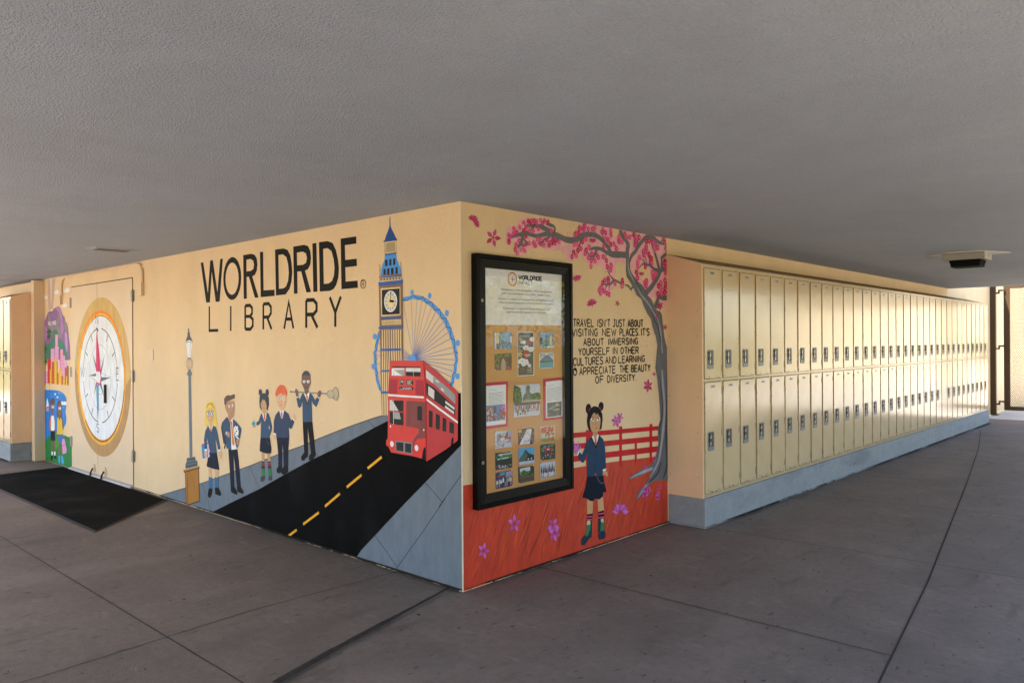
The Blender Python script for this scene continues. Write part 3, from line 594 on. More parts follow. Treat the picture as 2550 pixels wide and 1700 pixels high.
('painted_person', 'L', 'painted red haired boy waving one hand', 'building', """
P||skin_light4|0|2024,971 1964,974 1964,953 1993,929 2026,947
P||skin_light4|1|2071,1054 2033,1077 1950,1081 1924,1066 1926,1028 1949,989 1980,963 2013,962 2053,992 2069,1024
P|hair|hair_red|1|2083,1068 2083,1081 2072,1104 2048,1127 2011,1145 1980,1145 1950,1139 1927,1115 1913,1091 1918,1072 1935,1063 1950,1082 1971,1067 1997,1082 2012,1080 2033,1074 2062,1055
E||paint_white|10|2025,1040 18,13|
E||eye_green|8|2026,1040 9,9|
E||paint_white|10|1969,1042 17,13|
E||eye_green|8|1970,1042 9,9|
S||lip_brown|0|2015,994 1996,992 1980,998|2.5
P||skin_light4|1|2114,758 2078,761 2077,734 2090,715 2111,730
P||skin_light4|0|1843,900 1847,924 1833,920 1831,940 1821,926 1811,947 1806,927 1791,934 1794,919 1784,912 1807,885 1826,891
P|trousers|navy|0|2073,747 1888,762 1902,655 1905,530 1969,523 1976,632 1983,703 1988,631 1991,521 2046,516 2049,620
P|shoe|ink|0|2045,520 1989,527 1986,505 2003,482 2038,466 2071,473 2073,496
P|shoe|ink|0|1972,528 1905,536 1906,491 1967,464 1996,467 2014,481 1987,505
P|blazer|blazer_navy|0|2029,951 1991,887 1958,957 1896,932 1861,880 1846,900 1811,882 1846,830 1872,819 1892,829 1887,751 2073,739 2078,764 2115,768 2109,864 2085,910
P||paint_white|0|1851,900 1839,904 1809,886 1815,879
P||paint_white|0|2115,772 2076,767 2076,758 2114,761
P||paint_white|0|2029,951 2016,957 1993,932 1967,961 1956,955 1983,891 1999,890
P|tie|tie_orange|0|2007,936 1981,938 1982,905 1991,888 2004,909
"""),
('painted_person', 'L', 'painted tall boy with a lacrosse stick across his shoulders', 'building', """
P|stick|stick_grey|0|1871,1105 1654,1106 1381,1109 1382,1098 1654,1097 1871,1094
P|stick|ink|0|1871,1105 1855,1105 1855,1094 1871,1094
P|stick|stick_grey|0|1393,1103 1372,1126 1341,1133 1319,1130 1297,1149 1275,1158 1250,1140 1237,1106 1249,1075 1268,1059 1298,1067 1320,1077 1351,1072 1377,1084
P|stick|net_tan|1|1379,1104 1364,1121 1340,1127 1315,1123 1298,1111 1302,1091 1324,1082 1351,1078 1370,1088
P|stick|net_tan|0|1306,1131 1278,1150 1259,1135 1249,1105 1259,1080 1272,1066 1298,1076 1287,1101
S|stick|stick_grey|0|1372,1120 1360,1081|2.0
S|stick|stick_grey|0|1356,1120 1345,1081|2.0
S|stick|stick_grey|0|1341,1121 1331,1082|2.0
S|stick|stick_grey|0|1325,1121 1317,1082|2.0
S|stick|stick_grey|0|1309,1122 1303,1083|2.0
S|stick|stick_grey|0|1368,1113 1302,1121|2.0
S|stick|stick_grey|0|1368,1104 1302,1111|2.0
S|stick|stick_grey|0|1368,1095 1302,1101|2.0
S|stick|stick_grey|0|1368,1086 1302,1091|2.0
S|stick|stick_grey|0|1289,1136 1279,1104 1285,1074|2.5
S|stick|stick_grey|0|1278,1135 1270,1105 1278,1074|2.5
S|stick|stick_grey|0|1268,1133 1261,1105 1271,1074|2.5
P||skin_light5|0|1676,1119 1617,1121 1623,1100 1648,1082 1673,1097
P||skin_light5|1|1712,1192 1708,1229 1681,1253 1652,1262 1619,1255 1597,1232 1594,1195 1587,1179 1601,1158 1623,1124 1649,1111 1673,1118 1701,1154 1716,1171
P|hair|hair_dark|0|1710,1205 1706,1234 1681,1255 1652,1263 1619,1256 1597,1234 1594,1205 1605,1225 1652,1230 1695,1226
P||paint_white|0|1701,1187 1678,1192 1657,1187 1666,1171 1691,1170
E||hair_dark|8|1679,1181 5,6|
P||paint_white|0|1646,1189 1624,1193 1603,1189 1612,1172 1637,1172
E||hair_dark|8|1624,1183 5,6|
S||hair_dark|0|1699,1200 1660,1203|1.2
S||hair_dark|0|1641,1203 1605,1205|1.2
S||ink|0|1668,1142 1648,1139 1632,1143|2.5
P||skin_light5|1|1803,1114 1787,1124 1764,1110 1758,1073 1782,1061 1794,1082
P||skin_light5|1|1501,1108 1478,1124 1454,1113 1467,1086 1489,1069 1507,1078
P|trousers|ink|0|1702,891 1576,899 1558,807 1534,667 1594,660 1623,786 1637,856 1633,785 1632,658 1683,653 1694,770
P|shoe|ink|0|1687,658 1632,663 1635,635 1664,619 1688,599 1719,600 1727,623
P|shoe|ink|0|1594,664 1534,672 1531,653 1564,624 1591,607 1621,612 1620,639
P|blazer|blazer_blue|0|1687,1098 1636,1013 1606,1100 1576,1091 1536,1052 1504,1079 1479,1062 1521,1001 1556,1019 1581,1045 1575,893 1702,882 1704,1033 1719,1000 1746,982 1766,998 1785,1056 1755,1065 1740,1045 1709,1089
P||paint_white|0|1785,1062 1758,1069 1755,1063 1783,1055
P||paint_white|0|1508,1078 1501,1082 1478,1066 1482,1060
P||paint_white|0|1686,1095 1673,1099 1649,1081 1623,1103 1608,1100 1616,1069 1637,1031 1659,1065
P|tie|tie_orange|0|1654,1081 1631,1081 1628,1053 1638,1032 1648,1052
P||blazer_dark|0|1684,1095 1659,1065 1637,1030 1614,1069 1606,1098 1603,1093 1611,1054 1636,1010 1664,1051
"""),
('painted_skyline', 'L', 'painted purple hill and pink skyline mural beside the door', 'building', """
P||ray_grey|0|7530,2285 7450,2280 7410,1899 7497,1885
P||ray_grey|0|7344,2281 7232,2277 7335,1912 7410,1904
E|cloud|paint_white|12|7607,2054 89,21|
E|cloud|paint_white|10|7597,2068 49,14|
E|cloud|paint_white|12|7190,2101 99,23|
E|cloud|paint_white|10|7180,2116 54,15|
E|cloud|paint_white|12|6824,2106 123,25|
E|cloud|paint_white|10|6811,2122 67,16|
E|cloud|paint_white|12|6896,1931 102,20|
E|cloud|paint_white|10|6885,1944 56,13|
P|hill|hill_purple|0|7705,1651 7694,1729 7591,1807 7509,1872 7440,1881 7362,1873 7303,1904 7245,1915 7188,1919 7140,1936 7087,1922 7038,1895 6974,1822 6898,1791 6866,1730 6821,1720 6777,1649 6758,1552 6727,1466 6709,1282 6892,1281 7245,1379 7669,1378
P|hill|hill_grey|1|7179,1875 7104,1860 7058,1803 7078,1741 7163,1693 7277,1707 7181,1762 7151,1818
P|hill|hill_grey|1|6965,1809 6901,1789 6866,1727 6786,1667 6782,1613 6859,1614 6922,1676 6948,1750
P|hill|hill_grey|1|7510,1828 7440,1857 7403,1761 7316,1696 7069,1679 7016,1554 7338,1544 7434,1659 7533,1687
P|hill|hill_mauve|1|7236,1899 7149,1930 7056,1896 6992,1826 6975,1751 6922,1664 6997,1591 7041,1672 7049,1777 7104,1860
P|hill|hill_lilac|1|6896,1599 6832,1598 6807,1503 6818,1369 6871,1442
P|hill|hill_mauve|1|7684,1702 7573,1675 7554,1597 7616,1507 7687,1534
P|hill|hill_green|0|7347,1630 7240,1653 7149,1630 7128,1542 6961,1492 6872,1412 6792,1302 6787,1277 7681,1274 7668,1462 7457,1481 7358,1538
S||paint_white|0|7512,1707 7512,1749|7.2
S||paint_white|0|7487,1707 7486,1750|7.2
S||paint_white|0|7512,1729 7486,1729|7.2
S||paint_white|0|7465,1750 7474,1744 7479,1729 7475,1714 7466,1707 7457,1714 7453,1729 7457,1744 7465,1750|7.2
S||paint_white|0|7445,1750 7446,1707 7420,1708|7.2
S||paint_white|0|7412,1751 7413,1708 7387,1708|7.2
S||paint_white|0|7379,1752 7367,1729 7354,1752|7.2
S||paint_white|0|7367,1729 7367,1708|7.2
S||paint_white|0|7346,1752 7338,1708 7329,1744 7321,1709 7312,1753|7.2
S||paint_white|0|7292,1753 7301,1746 7305,1731 7302,1715 7293,1709 7284,1716 7280,1731 7284,1747 7292,1753|7.2
S||paint_white|0|7260,1754 7269,1747 7273,1731 7269,1716 7261,1709 7252,1716 7248,1732 7251,1747 7260,1754|7.2
S||paint_white|0|7241,1709 7240,1754|7.2
S||paint_white|0|7240,1754 7228,1754 7219,1746 7216,1732 7220,1718 7228,1709 7241,1709|7.2
P|tower|pink|0|7725,1377 7655,1377 7660,1116 7729,1117
S|tower|pink_pale|0|7717,1351 7664,1350|5.6
S|tower|pink_pale|0|7718,1306 7665,1304|5.6
S|tower|pink_pale|0|7719,1260 7665,1259|5.6
S|tower|pink_pale|0|7719,1215 7666,1214|5.6
S|tower|pink_pale|0|7720,1169 7667,1168|5.6
P|tower|pink|0|7729,1123 7539,1124 7542,976 7732,972
S|tower|pink_pale|0|7722,1097 7547,1100|5.6
S|tower|pink_pale|0|7722,1052 7548,1055|5.6
S|tower|pink_pale|0|7723,1006 7549,1009|5.6
P|tower|pink|0|7415,1414 7275,1412 7278,1232 7418,1232
S|tower|pink_pale|0|7408,1388 7283,1387|5.6
S|tower|pink_pale|0|7408,1344 7284,1343|5.6
S|tower|pink_pale|0|7409,1299 7285,1298|5.6
S|tower|pink_pale|0|7410,1254 7286,1254|5.6
P|tower|city_red|0|7279,1322 7246,1322 7247,1276 7279,1278
S|tower|city_red|0|7271,1297 7254,1296|5.6
P|tower|pink|0|7241,1587 7146,1585 7149,1434 7244,1436
S|tower|pink_pale|0|7234,1562 7154,1559|5.6
S|tower|pink_pale|0|7235,1518 7155,1516|5.6
S|tower|pink_pale|0|7236,1474 7156,1472|5.6
P|tower|pink|0|7259,1442 7119,1440 7122,1271 7262,1272
S|tower|pink_pale|0|7252,1417 7126,1415|5.6
S|tower|pink_pale|0|7253,1373 7127,1372|5.6
S|tower|pink_pale|0|7253,1329 7128,1328|5.6
P|tower|city_red|0|7540,1288 7417,1287 7423,979 7546,978
S|tower|city_red|0|7532,1263 7426,1262|5.6
S|tower|city_red|0|7533,1218 7426,1217|5.6
S|tower|city_red|0|7534,1173 7427,1173|5.6
S|tower|city_red|0|7535,1128 7428,1128|5.6
S|tower|city_red|0|7536,1083 7429,1083|5.6
S|tower|city_red|0|7537,1037 7430,1039|5.6
P|tower|city_red|0|7086,1374 7052,1373 7056,1178 7089,1180
S|tower|city_red|0|7079,1349 7060,1347|5.6
S|tower|city_red|0|7080,1305 7061,1304|5.6
S|tower|city_red|0|7080,1262 7062,1260|5.6
S|tower|city_red|0|7081,1218 7063,1217|5.6
P|tower|pink|0|7055,1405 6963,1404 6969,1070 7061,1070
S|tower|pink_pale|0|7048,1380 6971,1379|5.6
S|tower|pink_pale|0|7049,1337 6972,1335|5.6
S|tower|pink_pale|0|7050,1293 6972,1292|5.6
S|tower|pink_pale|0|7051,1250 6973,1249|5.6
S|tower|pink_pale|0|7052,1206 6974,1206|5.6
S|tower|pink_pale|0|7052,1163 6975,1163|5.6
S|tower|pink_pale|0|7053,1119 6975,1119|5.6
P|tower|city_red|0|6967,1373 6941,1373 6942,1326 6968,1328
S|tower|city_red|0|6960,1349 6949,1347|5.6
P|tower|pink|0|6964,1331 6893,1331 6898,1064 6969,1065
S|tower|pink_pale|0|6957,1307 6901,1305|5.6
S|tower|pink_pale|0|6958,1263 6901,1262|5.6
S|tower|pink_pale|0|6959,1220 6902,1219|5.6
S|tower|pink_pale|0|6960,1177 6903,1176|5.6
S|tower|pink_pale|0|6960,1134 6904,1133|5.6
S|tower|pink_pale|0|6961,1091 6904,1090|5.6
P|tower|pink_pale|0|6896,1267 6829,1267 6830,1186 6897,1188
S|tower|pink_pale|0|6889,1243 6836,1242|5.6
P|tower|pink_pale|0|7133,1277 7076,1277 7079,1116 7136,1118
S|tower|pink_pale|0|7126,1252 7084,1251|5.6
S|tower|pink_pale|0|7126,1208 7085,1207|5.6
S|tower|pink_pale|0|7127,1165 7086,1163|5.6
P|tower|orange|0|7383,1252 7274,1251 7279,978 7388,977
S|tower|rust_brown|0|7375,1226 7282,1226|5.6
S|tower|rust_brown|0|7376,1182 7283,1182|5.6
S|tower|rust_brown|0|7377,1137 7284,1137|5.6
S|tower|rust_brown|0|7378,1093 7285,1093|5.6
S|tower|rust_brown|0|7378,1048 7285,1049|5.6
S|tower|rust_brown|0|7379,1004 7286,1005|5.6
P|tower|yellow|0|7279,1285 7195,1284 7200,977 7285,977
S|tower|olive|0|7272,1259 7203,1258|5.6
S|tower|olive|0|7273,1215 7204,1214|5.6
S|tower|olive|0|7274,1171 7205,1171|5.6
S|tower|olive|0|7274,1127 7205,1127|5.6
S|tower|olive|0|7275,1083 7206,1083|5.6
S|tower|olive|0|7276,1039 7207,1039|5.6
P|tower|olive|0|7197,1257 7161,1257 7164,1114 7200,1116
S|tower|olive|0|7190,1232 7169,1231|5.6
S|tower|olive|0|7191,1188 7170,1187|5.6
S|tower|olive|0|7192,1144 7171,1143|5.6
P|tower|orange|0|7196,1119 7117,1120 7119,977 7199,977
S|tower|rust_brown|0|7189,1094 7125,1094|5.6
S|tower|rust_brown|0|7190,1050 7125,1050|5.6
S|tower|rust_brown|0|7190,1006 7126,1007|5.6
P|tower|yellow|0|7463,1155 7390,1155 7393,975 7466,976
S|tower|olive|0|7455,1129 7398,1129|5.6
S|tower|olive|0|7456,1085 7399,1084|5.6
S|tower|olive|0|7457,1040 7400,1039|5.6
S|tower|olive|0|7458,995 7401,995|5.6
P|tower|yellow|0|7123,1181 7011,1182 7015,978 7127,977
S|tower|olive|0|7116,1157 7019,1157|5.6
S|tower|olive|0|7117,1113 7020,1113|5.6
S|tower|olive|0|7118,1069 7020,1070|5.6
S|tower|olive|0|7118,1026 7021,1027|5.6
P|tower|orange|0|7024,1083 6947,1084 6948,978 7026,978
S|tower|rust_brown|0|7017,1058 6954,1058|5.6
S|tower|rust_brown|0|7018,1015 6955,1015|5.6
P|tower|yellow|0|6954,1066 6885,1067 6886,979 6956,979
S|tower|olive|0|6947,1042 6892,1042|5.6
S|tower|olive|0|6948,999 6893,999|5.6
P|tower|orange|0|6890,1191 6843,1191 6846,979 6894,980
S|tower|rust_brown|0|6883,1166 6850,1165|5.6
S|tower|rust_brown|0|6884,1123 6851,1122|5.6
S|tower|rust_brown|0|6885,1080 6852,1079|5.6
S|tower|rust_brown|0|6885,1037 6853,1037|5.6
P|tower|orange|0|6828,1211 6771,1211 6775,979 6832,980
S|tower|rust_brown|0|6821,1187 6778,1186|5.6
S|tower|rust_brown|0|6822,1144 6779,1143|5.6
S|tower|rust_brown|0|6823,1102 6780,1101|5.6
S|tower|rust_brown|0|6823,1059 6780,1058|5.6
S|tower|rust_brown|0|6824,1016 6781,1016|5.6
P|tower|yellow|0|6852,1087 6803,1088 6805,980 6854,980
S|tower|olive|0|6845,1063 6811,1062|5.6
S|tower|olive|0|6846,1020 6812,1020|5.6
S|palm|palm_dark|0|7465,1570 7474,956|9.6
S|palm|palm_dark|0|7629,1378 7637,950|9.6
S|palm|palm_dark|0|7626,1223 7635,951|9.6
S|palm|palm_dark|0|7478,1622 7548,1626 7596,1612|20.8 17.6 2.4
S|palm|palm_green|0|7478,1622 7530,1652 7566,1656|20.8 17.6 2.4
S|palm|palm_dark|0|7478,1622 7482,1663 7485,1675|20.8 17.6 2.4
S|palm|palm_green|0|7478,1622 7431,1654 7401,1658|20.8 17.6 2.4
S|palm|palm_dark|0|7478,1622 7409,1628 7363,1616|20.8 17.6 2.4
S|palm|palm_green|0|7478,1622 7426,1602 7392,1573|20.8 17.6 2.4
S|palm|palm_dark|0|7478,1622 7474,1590 7472,1553|20.8 17.6 2.4
S|palm|palm_green|0|7478,1622 7525,1600 7557,1569|20.8 17.6 2.4
S|palm|palm_dark|0|7478,1622 7548,1626 7596,1612|20.8 17.6 2.4
S|palm|palm_dark|0|7618,1404 7663,1407 7694,1393|20.8 17.6 2.4
S|palm|palm_green|0|7618,1404 7652,1424 7674,1422|20.8 17.6 2.4
S|palm|palm_dark|0|7618,1404 7621,1432 7622,1435|20.8 17.6 2.4
S|palm|palm_green|0|7618,1404 7588,1426 7568,1425|20.8 17.6 2.4
S|palm|palm_dark|0|7618,1404 7573,1410 7544,1399|20.8 17.6 2.4
S|palm|palm_green|0|7618,1404 7585,1394 7563,1371|20.8 17.6 2.4
S|palm|palm_dark|0|7618,1404 7616,1386 7614,1357|20.8 17.6 2.4
S|palm|palm_green|0|7618,1404 7648,1391 7669,1367|20.8 17.6 2.4
S|palm|palm_dark|0|7618,1404 7663,1407 7694,1393|20.8 17.6 2.4
S|palm|palm_dark|0|7621,1249 7678,1251 7716,1236|20.8 17.6 2.4
S|palm|palm_green|0|7621,1249 7663,1272 7691,1272|20.8 17.6 2.4
S|palm|palm_dark|0|7621,1249 7624,1283 7626,1289|20.8 17.6 2.4
S|palm|palm_green|0|7621,1249 7583,1276 7559,1278|20.8 17.6 2.4
S|palm|palm_dark|0|7621,1249 7565,1256 7528,1245|20.8 17.6 2.4
S|palm|palm_green|0|7621,1249 7579,1235 7552,1210|20.8 17.6 2.4
S|palm|palm_dark|0|7621,1249 7618,1225 7616,1192|20.8 17.6 2.4
S|palm|palm_green|0|7621,1249 7659,1231 7684,1203|20.8 17.6 2.4
S|palm|palm_dark|0|7621,1249 7678,1251 7716,1236|20.8 17.6 2.4
S|palm|palm_dark|0|7475,1564 7519,1568 7549,1555|20.8 17.6 2.4
S|palm|palm_green|0|7475,1564 7508,1585 7530,1582|20.8 17.6 2.4
S|palm|palm_dark|0|7475,1564 7478,1592 7479,1595|20.8 17.6 2.4
S|palm|palm_green|0|7475,1564 7446,1586 7426,1585|20.8 17.6 2.4
S|palm|palm_dark|0|7475,1564 7431,1570 7402,1558|20.8 17.6 2.4
S|palm|palm_green|0|7475,1564 7442,1554 7421,1531|20.8 17.6 2.4
S|palm|palm_dark|0|7475,1564 7473,1546 7471,1518|20.8 17.6 2.4
S|palm|palm_green|0|7475,1564 7505,1552 7525,1528|20.8 17.6 2.4
S|palm|palm_dark|0|7475,1564 7519,1568 7549,1555|20.8 17.6 2.4
"""),
('painted_seaside', 'L', 'painted seaside picture of two children on green grass beside the door', 'building', """
P||sea_blue|0|7672,894 7301,903 7112,900 6989,883 6909,856 6854,818 6849,764 6868,709 6889,654 6858,582 6871,520 6926,482 6987,459 7040,348 7527,309 7655,245
P||sea_light|0|7164,876 7092,886 6990,869 7000,864 7092,875 7154,866
E||paint_white|8|7264,854 36,10|
E||paint_white|8|7180,820 36,10|
P||grass_green|0|7655,249 7505,323 7418,349 7225,399 7142,371 6999,362 6918,375 6838,367 6700,368 6650,349 6660,8 6924,2 7648,3
P||grass_light|1|7278,381 7163,369 7144,254 7229,177 7313,239 7333,321
P|boat|paint_white|0|7571,793 7503,695 7620,676
P|boat|boat_pink|0|7623,667 7503,680 7517,628 7597,620
P||paint_white|0|7048,775 6849,782 6851,740 7033,733
S||sea_light|0|7013,705 6922,708|6.4
P|person|skin_deep|0|7450,728 7293,745 7312,657 7357,609 7345,586 7392,583 7402,621 7445,671
P|person|hair_brown|0|7458,753 7421,792 7356,803 7298,797 7282,746 7379,727 7450,723
E|person|paint_white|8|7382,690 17,18|
E|person|paint_white|8|7326,693 17,17|
P|person|skin_deep|0|7434,274 7372,280 7385,124 7422,121
P|person|skin_deep|0|7323,284 7265,288 7266,136 7302,132
P|person|skin_deep|0|7318,559 7275,562 7276,395 7310,393
P|person|skin_deep|0|7462,564 7414,581 7416,469 7470,479
P|person|bag_orange|0|7492,478 7458,551 7403,593 7388,583 7420,486 7428,396 7493,389
P|person|paint_white|0|7425,563 7381,583 7328,587 7286,520 7293,415 7331,395 7406,391 7434,404
P|person|navy|0|7439,390 7278,403 7267,281 7351,269 7363,305 7376,270 7441,269
P|person|paint_white|0|7422,131 7361,137 7369,91 7414,87
P|person|paint_white|0|7323,141 7259,147 7266,96 7315,91
P|person|ink|0|7434,81 7369,96 7358,64 7406,29 7445,31
P|person|ink|0|7322,92 7260,101 7214,71 7221,62 7305,60
P|person|hair_brown|0|7201,594 7190,733 7156,773 7110,792 7057,778 7025,728 7019,605 6985,539 6953,432 6997,450 7016,537 7139,571 7191,567
P|person|skin_deep|0|7161,700 7105,748 7037,714 7035,632 7081,588 7088,540 7129,537 7126,585 7169,624
E|person|paint_white|8|7120,687 19,19|
E|person|paint_white|8|7071,690 19,19|
P|person|skin_deep|0|7205,366 7159,370 7181,313 7231,312
P|person|skin_deep|0|7022,401 6974,391 6975,343 6999,341
P|person|skin_deep|0|7154,267 7098,271 7105,116 7147,112
P|person|skin_deep|0|7053,275 7000,280 7003,126 7054,121
P|person|city_yellow|0|7185,568 7149,580 7106,538 7060,582 7012,545 7001,470 6974,384 7056,367 7132,375 7209,364 7192,484
P|person|denim|0|7163,366 6994,381 6976,276 7062,262 7148,266
P|person|pink|0|7024,291 6999,324 6948,337 6918,320 6887,269 6856,211 6865,168 6998,142
S|person|hill_purple|0|7017,241 6889,267|6.4
P|person|boot_sky|0|7151,108 7093,114 7103,10 7153,2
P|person|boot_sky|0|7060,114 6999,120 6953,46 6984,21 7041,20
S||ink_line|0|7628,996 7644,321|4.0
S||ink_line|0|7467,1001 7483,334|4.0
"""),
('painted_compass', 'D', 'left half of the painted compass', 'door0', """
P||compass_tan_dark|0|5818,1966 5855,1961 5925,1944 5994,1922 6061,1893 6124,1858 6185,1817 6243,1771 6296,1720 6345,1665 6388,1605 6427,1541 6461,1474 6488,1404 6510,1332 6525,1258 6535,1183 6538,1108 6535,1033 6525,958 6510,884 6488,812 6461,742 6427,675 6388,611 6345,551 6296,496 6243,445 6185,399 6124,358 6061,323 5994,294 5925,272 5855,255 5818,250
P||compass_tan|0|5818,1965 5840,1962 5883,1954 5925,1944 5966,1931 6007,1916 6047,1898 6086,1879 6124,1857 6161,1833 6197,1808 6231,1780 6264,1751 6295,1720 6325,1687 6353,1652 6379,1616 6404,1579 6426,1540 6447,1501 6466,1460 6482,1418 6497,1375 6509,1332 6519,1288 6527,1243 6532,1198 6536,1153 6537,1108 6530,1200 6420,1090 6300,1200 5818,1200
P||compass_yellow|0|5818,1828 5850,1824 5911,1810 5969,1791 6027,1766 6082,1737 6134,1702 6183,1663 6228,1620 6270,1572 6308,1522 6341,1468 6370,1411 6393,1351 6412,1290 6425,1228 6433,1164 6436,1100 6433,1036 6425,972 6412,910 6393,849 6370,789 6341,732 6308,678 6270,628 6228,580 6183,537 6134,498 6082,463 6027,434 5969,409 5911,390 5850,376 5818,372
P||compass_orange|0|5818,1828 5852,1822 5891,1814 5929,1803 5967,1791 6004,1776 6040,1759 6074,1739 6108,1718 6141,1695 6172,1670 6202,1644 6231,1615 6258,1585 6283,1554 6307,1521 6328,1487 6348,1451 6366,1415 6345,1402 6328,1437 6309,1471 6288,1504 6265,1535 6240,1566 6214,1594 6187,1622 6158,1647 6128,1671 6096,1693 6063,1713 6029,1732 5995,1748 5959,1762 5923,1775 5886,1785 5848,1793 5818,1798
P||compass_red|0|6203,601 6181,580 6159,559 6135,540 6111,522 6086,504 6061,488 6035,474 6008,460 5980,448 5952,437 5924,427 5895,418 5866,411 5837,405 5818,402 5818,422 5833,425 5862,431 5890,438 5918,446 5946,455 5973,466 5999,478 6025,491 6051,506 6076,521 6100,538 6123,556 6146,574 6168,594 6189,615
P||compass_white|0|5818,1769 5832,1767 5888,1754 5942,1736 5995,1714 6046,1686 6094,1655 6140,1619 6182,1579 6221,1535 6255,1488 6286,1439 6313,1386 6334,1332 6352,1275 6364,1218 6372,1159 6374,1100 6372,1041 6364,982 6352,925 6334,868 6313,814 6286,762 6255,712 6221,665 6182,621 6140,581 6094,545 6046,514 5995,486 5942,464 5888,446 5832,433 5818,431
P||soft_black|0|5818,1769 5831,1767 5871,1758 5910,1747 5948,1734 5986,1718 6022,1700 6057,1679 6091,1657 6124,1632 6155,1605 6184,1576 6212,1546 6238,1513 6261,1479 6283,1444 6303,1407 6298,1405 6279,1441 6257,1476 6234,1510 6208,1542 6181,1572 6152,1600 6121,1627 6089,1652 6055,1674 6020,1695 5984,1713 5946,1728 5908,1742 5870,1753 5830,1761 5818,1763
P||soft_black|0|5818,1637 5829,1635 5848,1631 5867,1627 5886,1622 5904,1616 5922,1610 5940,1603 5958,1595 5975,1586 5993,1577 6009,1567 6026,1557 6042,1546 6057,1534 6072,1522 6087,1509 6101,1496 6115,1482 6128,1467 6140,1452 6152,1437 6164,1421 6175,1405 6185,1388 6194,1371 6203,1354 6212,1336 6219,1318 6226,1299 6233,1281 6238,1262 6243,1243 6247,1224 6251,1205 6253,1185 6244,1184 6242,1203 6238,1222 6234,1240 6229,1259 6224,1278 6218,1296 6211,1314 6203,1331 6195,1349 6187,1366 6177,1382 6167,1399 6157,1415 6145,1430 6133,1445 6121,1460 6108,1474 6095,1488 6081,1501 6067,1513 6052,1525 6036,1537 6021,1548 6005,1558 5988,1568 5971,1577 5954,1585 5937,1593 5919,1600 5901,1606 5883,1611 5865,1616 5846,1621 5827,1624 5818,1626
P||soft_black|0|6251,1040 6247,1021 6243,1003 6239,985 6234,967 6228,949 6221,932 6214,914 6207,897 6198,880 6189,864 6180,848 6170,832 6159,817 6148,802 6137,787 6124,773 6112,759 6099,746 6085,733 6071,721 6057,709 6042,698 6026,688 6011,678 5995,668 5978,659 5962,651 5945,643 5928,636 5910,630 5893,624 5875,619 5857,615 5839,611 5821,608 5818,607 5818,618 5819,619 5837,622 5855,625 5873,630 5890,635 5908,640 5925,647 5941,653 5958,661 5974,669 5990,678 6006,687 6021,697 6036,707 6051,718 6065,729 6079,741 6092,754 6105,767 6118,780 6130,794 6141,808 6152,823 6162,838 6172,854 6182,869 6190,885 6199,902 6206,919 6213,936 6219,953 6225,970 6230,988 6235,1006 6239,1024 6242,1042
P||soft_black|0|5961,1490 6003,1566 5995,1571 5949,1497
P||soft_black|0|6113,1330 6187,1376 6182,1384 6106,1342
P||soft_black|0|6106,902 6182,860 6187,868 6113,914
P||soft_black|0|5949,747 5995,673 6003,678 5961,754
P||line_grey|0|5818,1453 5829,1450 5856,1440 5882,1429 5908,1414 5931,1397 5954,1378 5975,1357 5994,1334 6011,1310 6026,1284 6040,1256 6050,1227 6059,1197 6065,1167 6069,1136 6070,1105 6069,1074 6065,1043 6059,1013 6050,983 6040,954 6026,926 6011,900 5994,876 5975,853 5954,832 5931,813 5908,796 5882,781 5856,770 5829,760 5818,757/5818,1448 5828,1446 5855,1437 5881,1425 5906,1411 5929,1394 5951,1375 5972,1355 5991,1332 6008,1307 6023,1282 6036,1254 6047,1226 6055,1196 6061,1166 6065,1136 6066,1105 6065,1074 6061,1044 6055,1014 6047,984 6036,956 6023,928 6008,903 5991,878 5972,855 5951,835 5929,816 5906,799 5881,785 5855,773 5828,764 5818,762
P||line_grey|0|5818,1277 5830,1270 5843,1261 5854,1251 5865,1239 5875,1227 5884,1214 5892,1200 5899,1185 5905,1170 5909,1154 5912,1138 5914,1122 5915,1105 5914,1088 5912,1072 5909,1056 5905,1040 5899,1025 5892,1010 5884,996 5875,983 5865,971 5854,959 5843,949 5830,940 5818,933/5818,1272 5828,1266 5840,1257 5852,1247 5862,1237 5872,1225 5881,1212 5889,1198 5895,1184 5901,1169 5905,1153 5908,1137 5910,1121 5911,1105 5910,1089 5908,1073 5905,1057 5901,1041 5895,1026 5889,1012 5881,998 5872,985 5862,973 5852,963 5840,953 5828,944 5818,938
P||steel_blue|0|5818,1206 5961,1370 5830,1150 5818,1153
P||steel_blue|0|5829,1094 5923,893 5818,1040 5818,1057
P||steel_blue|0|5818,1148 6080,1112 5818,1110
P||line_grey|0|6074,1114 5818,1058 5818,1053 6076,1110
P||compass_white|0|5818,1178 5823,1175 5828,1170 5833,1165 5837,1160 5841,1154 5845,1148 5848,1141 5850,1134 5852,1127 5854,1120 5855,1112 5855,1105 5855,1098 5854,1090 5852,1083 5850,1076 5848,1069 5845,1062 5841,1056 5837,1050 5833,1045 5828,1040 5823,1035 5818,1032
P||needle_pink|0|5850,1165 5838,1520 5818,1624 5818,1165
P||needle_pink|0|5850,1045 5818,1045 5818,1022 5850,1020
P||needle_blue|0|5845,1020 5818,1020 5818,688 5830,760
P||soft_black|0|6326,1201 6302,1100 6275,1188 6248,1100 6224,1201 6216,1199 6247,1080 6275,1168 6303,1080 6334,1199
P||soft_black|0|5864,1690 5864,1789 5818,1738 5818,1727 5856,1771 5856,1690
P||soft_black|0|5818,586 5825,586 5841,574 5839,559 5818,554 5818,496 5827,496 5851,510 5846,517 5825,504 5818,504 5818,544 5848,552 5851,579 5827,594 5818,594
P||soft_black|0|5850,1650 5818,1644 5818,1622 5830,1630
"""),
